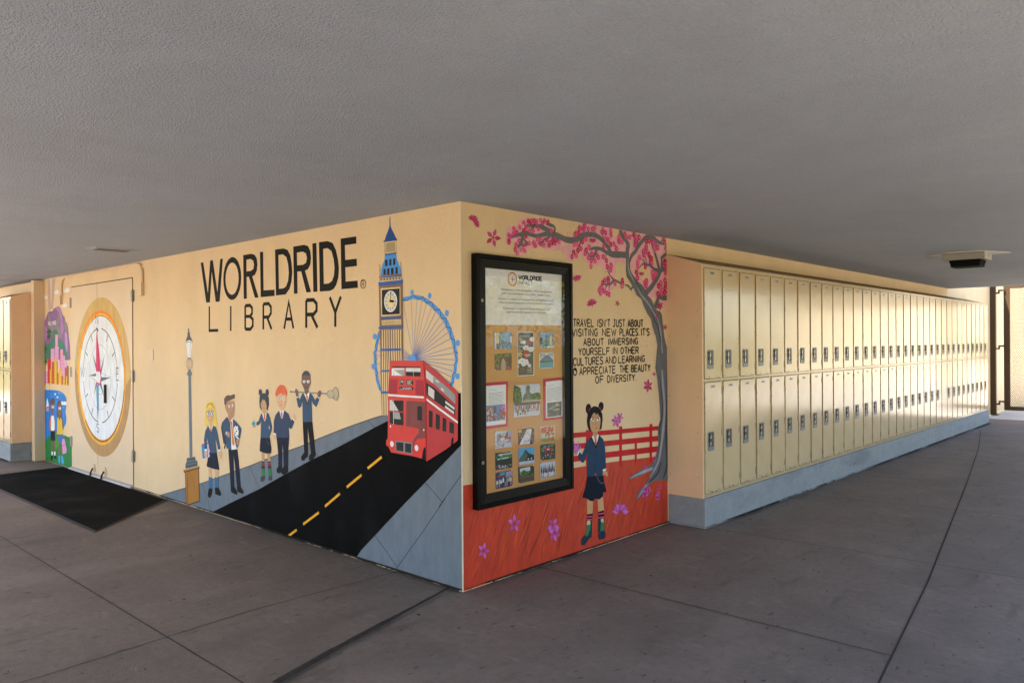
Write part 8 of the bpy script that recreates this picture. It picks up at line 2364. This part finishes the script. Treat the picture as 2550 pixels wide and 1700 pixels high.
for k, lb in enumerate(LB9):
    P_ = Print('photo_print', lb, 'photo', 'g%d' % k, ['p_pale', 'p_black', 'p_cream', 'p_dark', 'p_sky2', 'p_dkgreen', 'p_navy', 'p_dkgreen', 'p_pale'][k]); po, sp, pe = P_.po, P_.sp, P_.pe
    if k==0: po('p_grey',[(.1,.4),(.3,.4),(.32,.9),(.12,.8)]);po('p_dark',[(.55,.5),(.75,.5),(.75,.98),(.65,.9)]);po('p_lilac',[(.76,.3),(1,.3),(1,1),(.76,1)]);sp(GR,20,.4,.6,.6,.85,.08,.07);[po('p_red',[(x-.06,y-.07),(x+.06,y-.07),(x+.05,y+.09),(x-.05,y+.09)],1) for x,y in((.32,.68),(.62,.58),(.86,.55))];sp(CR,90,.02,.97,.03,.4,.06,.07)
    if k==1: po('yellow',[(.02,.8),(.2,.75),(.22,.97),(.02,.97)]);po('p_white',[(.05,.02),(.7,.02),(.85,.95),(.55,.95)]);sp(['p_brown','p_red','p_dark','p_grey','p_stone'],50,.3,.75,.05,.85,.08,.05);sp(['p_skin','p_brown','p_dark'],20,.05,.35,.4,.8,.1,.1);sp(['p_skin','p_maroon','p_dark','p_blue'],22,.8,.97,.05,.7,.1,.1)
    if k==2: sp(['autumn','p_red','autumn'],80,.05,.9,.55,.88,.13,.12);po('p_leaf',[(.02,.02),(.97,.02),(.97,.22),(.02,.28)]);sp(['p_green','p_leaf','autumn'],40,.02,.95,.02,.25,.1,.04);sp(['p_brown','p_dark','p_white'],30,.05,.95,.35,.55,.06,.12);sp(['autumn','p_red'],30,.55,.9,.1,.5,.1,.1)
    if k==3: po('p_pale',[(.2,.78),(.97,.85),(.97,.95),(.2,.92)]);sp(GR+['p_leaf'],60,.02,.95,.6,.85,.12,.08);po('p_mint',[(.1,.56),(.8,.62),(.8,.7),(.1,.66)]);sp(['p_dkgreen','p_black'],40,.05,.9,.25,.55,.13,.12);sp(['p_white','p_pale','p_grey','p_navy'],60,.05,.75,.03,.2,.04,.1);po('p_leaf',[(.8,.15),(.97,.15),(.97,.22),(.8,.22)])
    if k==4: po('p_dark',[(.02,.2),(.98,.2),(.98,.5),(.75,.6),(.62,.68),(.45,.88),(.4,.88),(.25,.6),(.05,.42)]);po('p_mossy',[(.05,.22),(.4,.22),(.55,.5),(.42,.8),(.3,.6),(.05,.42)]);po('p_black',[(.45,.22),(.97,.22),(.97,.48),(.72,.58),(.5,.42)]);po('p_white',[(.56,.24),(.64,.24),(.64,.34),(.56,.34)]);po('p_white',[(.77,.26),(.84,.26),(.84,.36),(.77,.36)]);po('p_pale',[(.02,.02),(.98,.02),(.98,.18),(.02,.18)])
    if k==5: sp(GR+['p_dark','p_sky'],60,.02,.95,.5,.9,.12,.1);po('p_red',[(.25,.25),(.75,.25),(.72,.55),(.85,.65),(.5,.84),(.2,.68),(.3,.55)]);po('p_maroon',[(.3,.25),(.7,.25),(.66,.55),(.34,.55)]);po('p_dark',[(.42,.2),(.58,.2),(.57,.6),(.44,.6)]);po('p_white',[(.4,.62),(.6,.62),(.55,.7),(.45,.7)]);po('p_teal',[(.2,.75),(.36,.75),(.36,.92),(.2,.92)]);sp(CR,40,.02,.97,.05,.35,.05,.1)
    if k==6: po('p_teal',[(.2,.75),(.55,.75),(.55,.97),(.25,.95)]);po('p_red',[(.12,.68),(.36,.68),(.36,.8),(.12,.8)]);po('p_lilac',[(.6,.6),(.98,.6),(.98,.95),(.6,.95)]);pe(8,.03,.97,.08,.58,['p_blue','p_navy','p_white','p_cream','p_sky'])
    if k==7: po('p_pale',[(.1,.55),(.75,.6),(.75,.95),(.1,.9)]);po('p_green',[(.12,.4),(.15,.6),(.32,.78),(.48,.7),(.55,.45)],1);po('p_dkgreen',[(.5,.4),(.75,.7),(.97,.95),(.97,.4)]);sp(GR,90,.1,.95,.3,.65,.1,.06);po('p_mossy',[(.03,.38),(.97,.42),(.97,.47),(.03,.45)]);po('p_brown',[(.03,.2),(.97,.28),(.97,.4),(.03,.36)]);po('p_pond',[(.03,.02),(.97,.02),(.97,.25),(.03,.16)])
    if k==8: po('p_stone',[(.02,.02),(.98,.02),(.98,.15),(.02,.15)]);pe(9,.04,.96,.1,.7,['p_black','p_dark','p_black','p_maroon','p_white'],('p_skin','p_dark','p_white'))
    P_.done()

def text_on(o, org, quad, body, u0, v0, height, col, bold=0, align='LEFT', wscale=1.0):
    """lettering laid on a pinned sheet, from the built-in font; height in quad units"""
    cu = bpy.data.curves.new('t', 'FONT'); cu.body = body; cu.size = 1; cu.offset = bold; cu.resolution_u = 2; to = bpy.data.objects.new('t', cu); COL.objects.link(to)
    bpy.context.view_layer.update(); me = bpy.data.meshes.new_from_object(to.evaluated_get(bpy.context.evaluated_depsgraph_get()))
    tl, tr_, br, bl = quad; Wq = math.hypot(tr_[0] - tl[0], tr_[1] - tl[1]); Hq = math.hypot(tl[0] - bl[0], tl[1] - bl[1])
    xs = [v.co.x for v in me.vertices]; w_ = (max(xs) if xs else 0); bm = MB(); k = bm.mi(pal(col))
    for v in me.vertices:
        x = v.co.x - (w_ / 2 if align == 'CENTER' else 0); u = u0 + x * height * Hq / Wq * wscale; vv = v0 + v.co.y * height
        a = [tl[j] + (tr_[j] - tl[j]) * u for j in (0, 1)]; c = [bl[j] + (br[j] - bl[j]) * u for j in (0, 1)]
        y, z = c[0] + (a[0] - c[0]) * vv, c[1] + (a[1] - c[1]) * vv; bm.v.append((.0045, y / 1000 - org[1], z / 1000 - org[2]))
    for p_ in me.polygons: bm.f.append(tuple(p_.vertices)); bm.m.append(k)
    bpy.data.objects.remove(to); bpy.data.curves.remove(cu); bpy.data.meshes.remove(me)
    return bm
def write(key, lines, name='text'):
    o, org = PRINTS[key]; all_ = MB()
    for args in lines:
        t = text_on(o, org, PRINT_QUADS[key], **args); i = len(all_.v); all_.v += t.v
        for f, m_ in zip(t.f, t.m): all_.f.append(tuple(i + j for j in f)); all_.m.append(all_.mi(t.mats[m_]))
    all_.build(name, o)
write('notice', [dict(body=t, u0=u, v0=v, height=.052, col='chain_grey', bold=0, align='CENTER', wscale=s) for t, u, v, s in (
    ('Worldride Impact is a non-profit organization inspiring to creating educated', .52, .62, .88), ('global citizens through literature, interactive media, technology and travel.', .52, .555, .86),
    ('Our mission is to empower youth to become curious, knowledgeable and respectful', .52, .455, .88), ('citizens who appreciate cultural diversity and the world around them and themselves.', .52, .39, .83),
    ('Worldride Impact was inspired by the Worldride adventure book series', .52, .285, .86), ('which focuses on cultural exploration and social development.', .52, .22, .86))])
write('poster', [dict(body=t, u0=u, v0=v, height=h, col=c, bold=.02, wscale=1) for t, u, v, h, c in (
    ('I found the moon in Tokyo!', .1, .895, .03, 'paper_white'), ('The food', .05, .66, .036, 'paper_white'), ('was', .05, .61, .036, 'paper_white'), ('delicious!', .05, .56, .036, 'paper_white'),
    ('WORLDRIDE', .38, .465, .038, 'paper_white'), ('IMPACT', .46, .43, .038, 'paper_white'), ('The temples', .54, .165, .036, 'cream_yellow'), ('and shrines', .54, .115, .036, 'paper_white'), ('were pretty!', .54, .065, .036, 'cream_yellow'))])

# ---------------------------------------------------------------- lockers
PIT = .3015; TOP = 2.063; LOW = .234
def locker_parts():
    """one two-door column: local x = out of the wall, y = along the row"""
    M = {}
    b = MB(); b.box((.002, .0008, LOW + .002), (.31, PIT - .0008, TOP), LOCK)
    for z in (2.044, 1.146, .252): b.box((.3095, .004, z - .004), (.3106, PIT - .004, z - .001), RUST if z < 2 else LOCK)
    M['body'] = b.mesh('body')
    for nm, z0, z1 in (('upper', 1.165, 2.03), ('lower', .266, 1.134)):
        for var in range(4):
            r_ = random.Random(100 + var * 7 + (50 if nm == 'lower' else 0)); b = MB(); y0, y1 = .018, .283
            b.box((.3105, y0, z0), (.316, y1, z1), LOCK)
            b.box((.3102, y0 - .0015, z1 + .0005), (.3116, y1 + .0015, z1 + .005), DARKM)  # dark strips above and below the door paint in the gap's shade
            b.box((.3102, y0, z0 - .0055), (.3116, y1, z0 - .0005), DARKM); b.box((.3102, y0 - .0045, z0), (.3114, y0 - .0008, z1), mat('gap_brown', '8d7550', .8, .1, .2, 20)); b.box((.3102, y1 + .0008, z0), (.3114, y1 + .003, z1), mat('gap_brown', '8d7550', .8, .1, .2, 20))
            for hz in (z1 - .10, (z0 + z1) / 2, z0 + .05): b.box((.3108, y1 + .001, hz), (.3172, y1 + .0042, hz + .055), RUST if (nm == 'lower' or hz < z0 + .1) else LOCK)
            cnt = 34 if nm == 'lower' else 16
            for k in range(cnt):                                    # chipped, rusted edges
                side = r_.random(); L_ = r_.uniform(.004, .03)
                if side < .4: yy = r_.choice([y0 + r_.uniform(0, .004), y1 - r_.uniform(0, .005)]); zz = r_.uniform(z0, z1 - .03); s_ = (.0015 + r_.random() * .002, L_)
                elif side < .85: yy = r_.uniform(y0, y1 - .02); zz = z0 + abs(r_.gauss(0, .008)); s_ = (L_ * .8, .002 + r_.random() * .003)
                else: yy = r_.uniform(y0 + .02, y1 - .02); zz = r_.uniform(z0, z1); s_ = (.003, .003)
                b.box((.3162, yy, zz), (.3165, min(yy + s_[0], y1), min(zz + s_[1], z1)), RUST, '-x')
            M[nm, var] = b.mesh('door')
        # latch: rounded grey cup with a dark pocket, a bright finger lift and two black knobs
        b = MB(); zc = z0 + (.075 if nm == 'upper' else .33); yl, yh = .056, .155; zl, zh = zc, zc + .152
        def rr(y_0, y_1, z_0, z_1, r0, n=4):
            P_ = []
            for cy, cz, a0 in ((y_1 - r0, z_1 - r0, 0), (y_0 + r0, z_1 - r0, 90), (y_0 + r0, z_0 + r0, 180), (y_1 - r0, z_0 + r0, 270)):
                for j in range(n + 1): t = R(a0 + 90 * j / n); P_.append((cy + r0 * math.cos(t), cz + r0 * math.sin(t)))
            return P_
        b.prism(rr(yl, yh, zl, zh, .018), 'x', .3161, .3195, GREYM)
        b.prism(rr(yl + .014, yh - .012, zl + .034, zh - .01, .008), 'x', .3196, .3200, DARKM)
        b.prism([(yl + .026, zl + .042), (yl + .046, zl + .042), (yl + .05, zh - .018), (yl + .03, zh - .018)], 'x', .3201, .3235, SILV)
        b.prism(rr(yh - .038, yh - .016, zl + .038, zh - .016, .004), 'x', .3201, .3215, mat('latch_brown', '5a4a42', .5, .4, .2, 30))
        b.prism(rr(yl + .012, yl + .036, zh - .036, zh - .012, .011), 'x', .32365, .327, BLKM); b.prism(rr(yl + .01, yl + .042, zl + .072, zl + .1, .012), 'x', .32365, .328, BLKM)
        M['latch', nm] = b.mesh('latch')
        b = MB(); zp = z1 - .044; b.box((.3161, .112, zp), (.3173, .178, zp + .022), TAG)
        for k in range(3): b.box((.3174, .121 + k * .018, zp + .006), (.3176, .131 + k * .018, zp + .017), DARKM, '-x')
        M['plate', nm] = b.mesh('number_plate')
    return M
LM = locker_parts()
def mesh_obj(name, me, parent): o = bpy.data.objects.new(name, me); COL.objects.link(o); o.parent = parent; return o
def locker(label, loc, rot, var, grp, lower_latch=True):
    t = thing('locker', label, 'locker', loc, grp); t.rotation_euler = (0, 0, rot); mesh_obj('body', LM['body'], t)
    for nm in ('upper', 'lower'):
        d = mesh_obj('door', LM[nm, var], t)
        if nm == 'upper' or lower_latch: mesh_obj('latch', LM['latch', nm], d)
        mesh_obj('number_plate', LM['plate', nm], d)
        a_ = rl.gauss(0, .0035); piv = Vector((.31, .284, 0)); d.rotation_euler = (0, 0, a_); q = piv - Matrix.Rotation(a_, 3, 'Z') @ piv; d.location = (q.x + .0012, q.y, 0)
    return t
rl = random.Random(3)
NUM = 'first second third fourth fifth sixth seventh eighth ninth tenth eleventh twelfth thirteenth fourteenth fifteenth sixteenth seventeenth'.split()
for k in range(33):
    if k == 0: lb = 'nearest two-door cream locker of the long row, beside the pink end panel'
    elif k == 23: lb = 'two-door cream locker in the long row whose lower door has no latch'
    elif k == 32: lb = 'farthest two-door cream locker of the long row, nearest the brown gate'
    elif k < 16: lb = NUM[k] + ' two-door cream locker from the near end of the long row'
    else: lb = NUM[32 - k] + ' two-door cream locker from the gate end of the long row'
    locker(lb, (0, 2.2905 + k * PIT, 0), 0, rl.randrange(4), 'cream lockers of the long right-hand row', k != 23)
for k in range(3):
    lb = ('two-door cream locker beside the door post at the left edge', 'second two-door cream locker left of the door post', 'third two-door cream locker left of the door post')[k]
    locker(lb, (-7.802 - (k + 1) * PIT, -.024, 0), -math.pi / 2, (k + 1) % 4, 'cream lockers left of the library doors')
def surround(label, loc, rot, length, near, name='locker_surround'):
    t = thing(name, label, 'locker surround', loc); t.rotation_euler = (0, 0, rot)
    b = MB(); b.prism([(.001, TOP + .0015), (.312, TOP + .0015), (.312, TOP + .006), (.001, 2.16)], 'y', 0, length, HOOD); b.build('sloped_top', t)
    y = -.0125 if near == 0 else length + .001
    b = MB(); b.prism([(.001, LOW + .001), (.3105, LOW + .001), (.3105, TOP + .003), (.001, 2.158)], 'y', y, y + .0115, LOCKEND)
    for zz in (.4, .75, 1.02, 1.5, 1.7): 
        for xx in (.02, .27): b.tube([(xx, y - .0008 if near == 0 else y + .0123, zz), (xx, y + .001 if near == 0 else y + .011, zz)], .0035, RUST, 6)
    b.build('end_panel', t); return t
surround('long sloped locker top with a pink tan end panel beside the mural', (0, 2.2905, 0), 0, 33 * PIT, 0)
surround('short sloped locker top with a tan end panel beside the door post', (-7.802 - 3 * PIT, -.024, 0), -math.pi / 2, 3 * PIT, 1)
def plinth(label, y0, y1, loc, rot):
    b = MB(); b.box((.001, y0, .0005), (.326, y1, LOW), KERB); o = b.build('concrete_plinth', bevel=.006); o.location = loc; o.rotation_euler = (0, 0, rot); return tag(o, label, 'plinth')
plinth('long blue grey concrete plinth under the right row of lockers', -.012, 33 * PIT + .03, (0, 2.2905, 0), 0)
plinth('short grey concrete plinth under the lockers left of the doors', -6, 3 * PIT + .002, (-7.802 - 3 * PIT, -.024, 0), -math.pi / 2)

# ---------------------------------------------------------------- floor mat, ceiling fittings
t = thing('floor_mat', 'black rubber floor mat in front of the library doors', 'mat', (-5.3, -.5, 0))
Q = [(-3.164, -.937), (-3.955, -.034), (-6.87, -.03), (-6.8, -.96)]; cq = Vector((-5.3, -.5))
ins = lambda s: [((x - cq.x) * s[0] , (y - cq.y) * s[1]) for x, y in Q]
b = MB(); lo, hi = ins((1, 1)), ins((.986, .955)); b.hexa([p_ + (.003,) for p_ in lo[::-1]] + [p_ + (.009,) for p_ in hi[::-1]], RUBEDGE); b.build('border', t)
b = MB(); hi = ins((.984, .95)); b.prism(hi[::-1], 'z', .0095, .0115, RUBBER); b.build('mat_surface', t)
t = thing('ceiling_light', 'white box ceiling light with a black lens above the lockers', 'ceiling light', (1.48, 5.32, 2.29))
b = MB(); b.prism([(-.33, -.12), (-.1, -.25), (.14, -.22), (.33, .16), (.1, .26), (-.2, .2)], 'z', -.008, -.0005, PLATE); b.build('mounting_plate', t)
b = MB(); b.box((-.18, -.155, -.07), (.175, .16, -.0075), LIGHTH); b.box((-.178, -.1555, -.012), (.173, -.1545, -.0078), RUST); b.tube([(.1748, .02, -.028), (.1762, .02, -.028)], .011, BLKM, 10); b.build('housing', t, bevel=.004)
b = MB(); b.hexa([(-.115, -.12, -.128), (.125, -.12, -.128), (.125, .09, -.128), (-.115, .09, -.128), (-.13, -.14, -.0715), (.14, -.14, -.0715), (.14, .1, -.0715), (-.13, .1, -.0715)], LENS)
b.box((-.12, -.126, -.136), (.13, .095, -.1285), mat('lens_rim', '2f322f', .8, .05, .05, 10)); b.build('lens', t, bevel=.005)
t = thing('ceiling_hatch', 'small plastered hatch standing slightly proud of the ceiling near the doors', 'hatch', (-3.78, -.58, 2.29))
b = MB(); b.hexa([(-.06, -.15, -.014), (.075, -.15, -.014), (.075, .14, -.014), (-.06, .14, -.014), (-.085, -.19, -.0006), (.12, -.17, -.0006), (.1, .2, -.0006), (-.085, .18, -.0006)], CEIL); b.build('panel', t)
b = MB(); b.box((-.05, -.13, -.0185), (.065, .125, -.0145), mat('hatch_grille', '7a7068', .8, .2, .1, 20)); b.build('grille', t)

# ---------------------------------------------------------------- gate at the far end
GX, GY = .045, 14.12
t = thing('metal_gate', 'brown steel gate of expanded metal at the far end of the corridor', 'gate', (GX, GY, 0))
b = MB(); b.box((-.045, -.05, .001), (.05, .045, 2.75), BROWN); b.box((-.09, -.09, .001), (.09, .08, .012), BROWN); b.build('post', t, bevel=.004)
x0, x1, z0, z1 = .165, 1.42, .09, 2.49
b = MB(); b.box((x0, .05, z0), (x0 + .1, .1, z1), BROWN); b.box((x1 - .1, .05, z0), (x1, .1, z1), BROWN); b.box((x0 + .1, .051, z0), (x1 - .1, .099, z0 + .075), BROWN); b.box((x0 + .1, .051, z1 - .06), (x1 - .1, .099, z1), BROWN); b.build('gate_frame', t)
b = MB(); xa, xb, za, zb = x0 + .1, x1 - .1, z0 + .075, z1 - .06; sx, sz, w_ = .034, .05, .0048
for s in (1, -1):
    c = -int((zb - za) / sz) - 2
    while c < (xb - xa) / sx + (zb - za) / sz + 2:
        # diagonal strand: x = xa + sx*(c + s*k), z = za + sz*k
        k0, k1 = 0, (zb - za) / sz
        lo_, hi_ = sorted(((0 - c) / s, ((xb - xa) / sx - c) / s)); k0, k1 = max(k0, lo_), min(k1, hi_)
        if k1 - k0 > .2:
            P0 = (xa + sx * (c + s * k0), za + sz * k0); P1 = (xa + sx * (c + s * k1), za + sz * k1)
            b.hexa([(P0[0] - w_ / 2, .072 + .002 * s, P0[1]), (P0[0] + w_ / 2, .072 + .002 * s, P0[1]), (P0[0] + w_ / 2, .0755 + .002 * s, P0[1]), (P0[0] - w_ / 2, .0755 + .002 * s, P0[1]), (P1[0] - w_ / 2, .072 + .002 * s, P1[1]), (P1[0] + w_ / 2, .072 + .002 * s, P1[1]), (P1[0] + w_ / 2, .0755 + .002 * s, P1[1]), (P1[0] - w_ / 2, .0755 + .002 * s, P1[1])], BROWN)
        c += 1
b.build('mesh_panel', t)
for z in (2.36, 1.29, .22):
    b = MB(); b.box((.0505, -.01, z - .03), (.11, .03, z), BROWN); b.box((.085, -.01, z + .0005), (.11, .03, z + .05), BROWN); b.box((.1105, -.01, z + .02), (x0 + .03, .0495, z + .05), BROWN); b.build('hinge', t)
# ---------------------------------------------------------------- beyond the roof: far building, trees
fb = thing('far_building', 'sunlit cream building seen through the mesh of the gate', 'building', (2, 27, 0))
b = MB(); b.box((-9, 0, -.25), (9, 6, 4.2), FARW); b.build('wall', fb); b = MB(); b.box((-9.3, -1.2, 4.2), (9.3, 6.2, 4.5), WHITEW); b.build('roof', fb)
b = MB(); b.box((-2.2, -.05, 0), (-1.0, -.002, 2.1), WHITEW); b.build('door', fb)
def crown_mesh(seed, m):
    r_ = random.Random(seed); b = MB(); blobs = [(Vector((r_.gauss(0, 1.0), r_.gauss(0, 1.0), r_.uniform(1.6, 4.6))), r_.uniform(.6, 1.15)) for _ in range(16)]
    for c, rad in blobs:
        for k in range(230):
            d = Vector((r_.gauss(0, 1), r_.gauss(0, 1), r_.gauss(0, .8))).normalized() * rad * r_.random() ** .4; p_ = c + d
            u = Vector((r_.gauss(0, 1), r_.gauss(0, 1), r_.gauss(0, 1))).normalized(); v = u.orthogonal().normalized(); s = r_.uniform(.06, .13)
            b.face([p_ - u * s, p_ + v * s * .45, p_ + u * s, p_ - v * s * .45], m)
    return b.mesh('crown'), blobs
def trunk_mesh(blobs, seed):
    b = MB(); b.tube([(0, 0, -.3), (.05, .03, 1), (0, .08, 2.2), (.05, 0, 3.4)], [.17, .14, .11, .05], BARK, 8)
    for c, rad in blobs[:9]: b.tube([(.02, .05, 1.2 + .12 * c.z), (c.x * .5, c.y * .5, 1.3 + c.z * .45), tuple(c)], [.06, .04, .015], BARK, 6)
    return b.mesh('trunk')
TV = []
for s, m in ((1, LEAF), (2, LEAF2), (3, LEAF)): cm, bl_ = crown_mesh(s, m); TV.append((cm, trunk_mesh(bl_, s)))
for k, (x, y, v, s) in enumerate(((17, -6, 0, 1.1), (16, -1, 1, 1), (17, 5, 0, 1.15), (16.5, 11, 2, 1.05), (17.5, 17, 1, 1.1), (17, 23, 0, 1.1), (-2, -13.5, 2, 1.2), (5, -14, 0, 1.25), (1.5, 21.5, 2, .5))):
    lb = ('leafy yellow-green tree reflected from across the lawn, opposite the display case', 'golden tree across the lawn, mirrored in the display case glass', 'yellow-green tree across the lawn, opposite the nearest lockers', 'broad green tree across the lawn, opposite the middle lockers', 'golden tree across the lawn, opposite the far lockers', 'green tree across the lawn, beyond the gate end of the lockers', 'tree standing behind the photographer, left of the path', 'tree standing behind the photographer, at the path corner', 'small green tree standing beyond the mesh of the gate')[k]
    t = thing('tree', lb, 'tree', (x, y, -.26), 'trees round the courtyard'); t.scale = (s, s, s); t.rotation_euler = (0, 0, k * 1.3)
    mesh_obj('crown', TV[v][0], t); mesh_obj('trunk', TV[v][1], t)
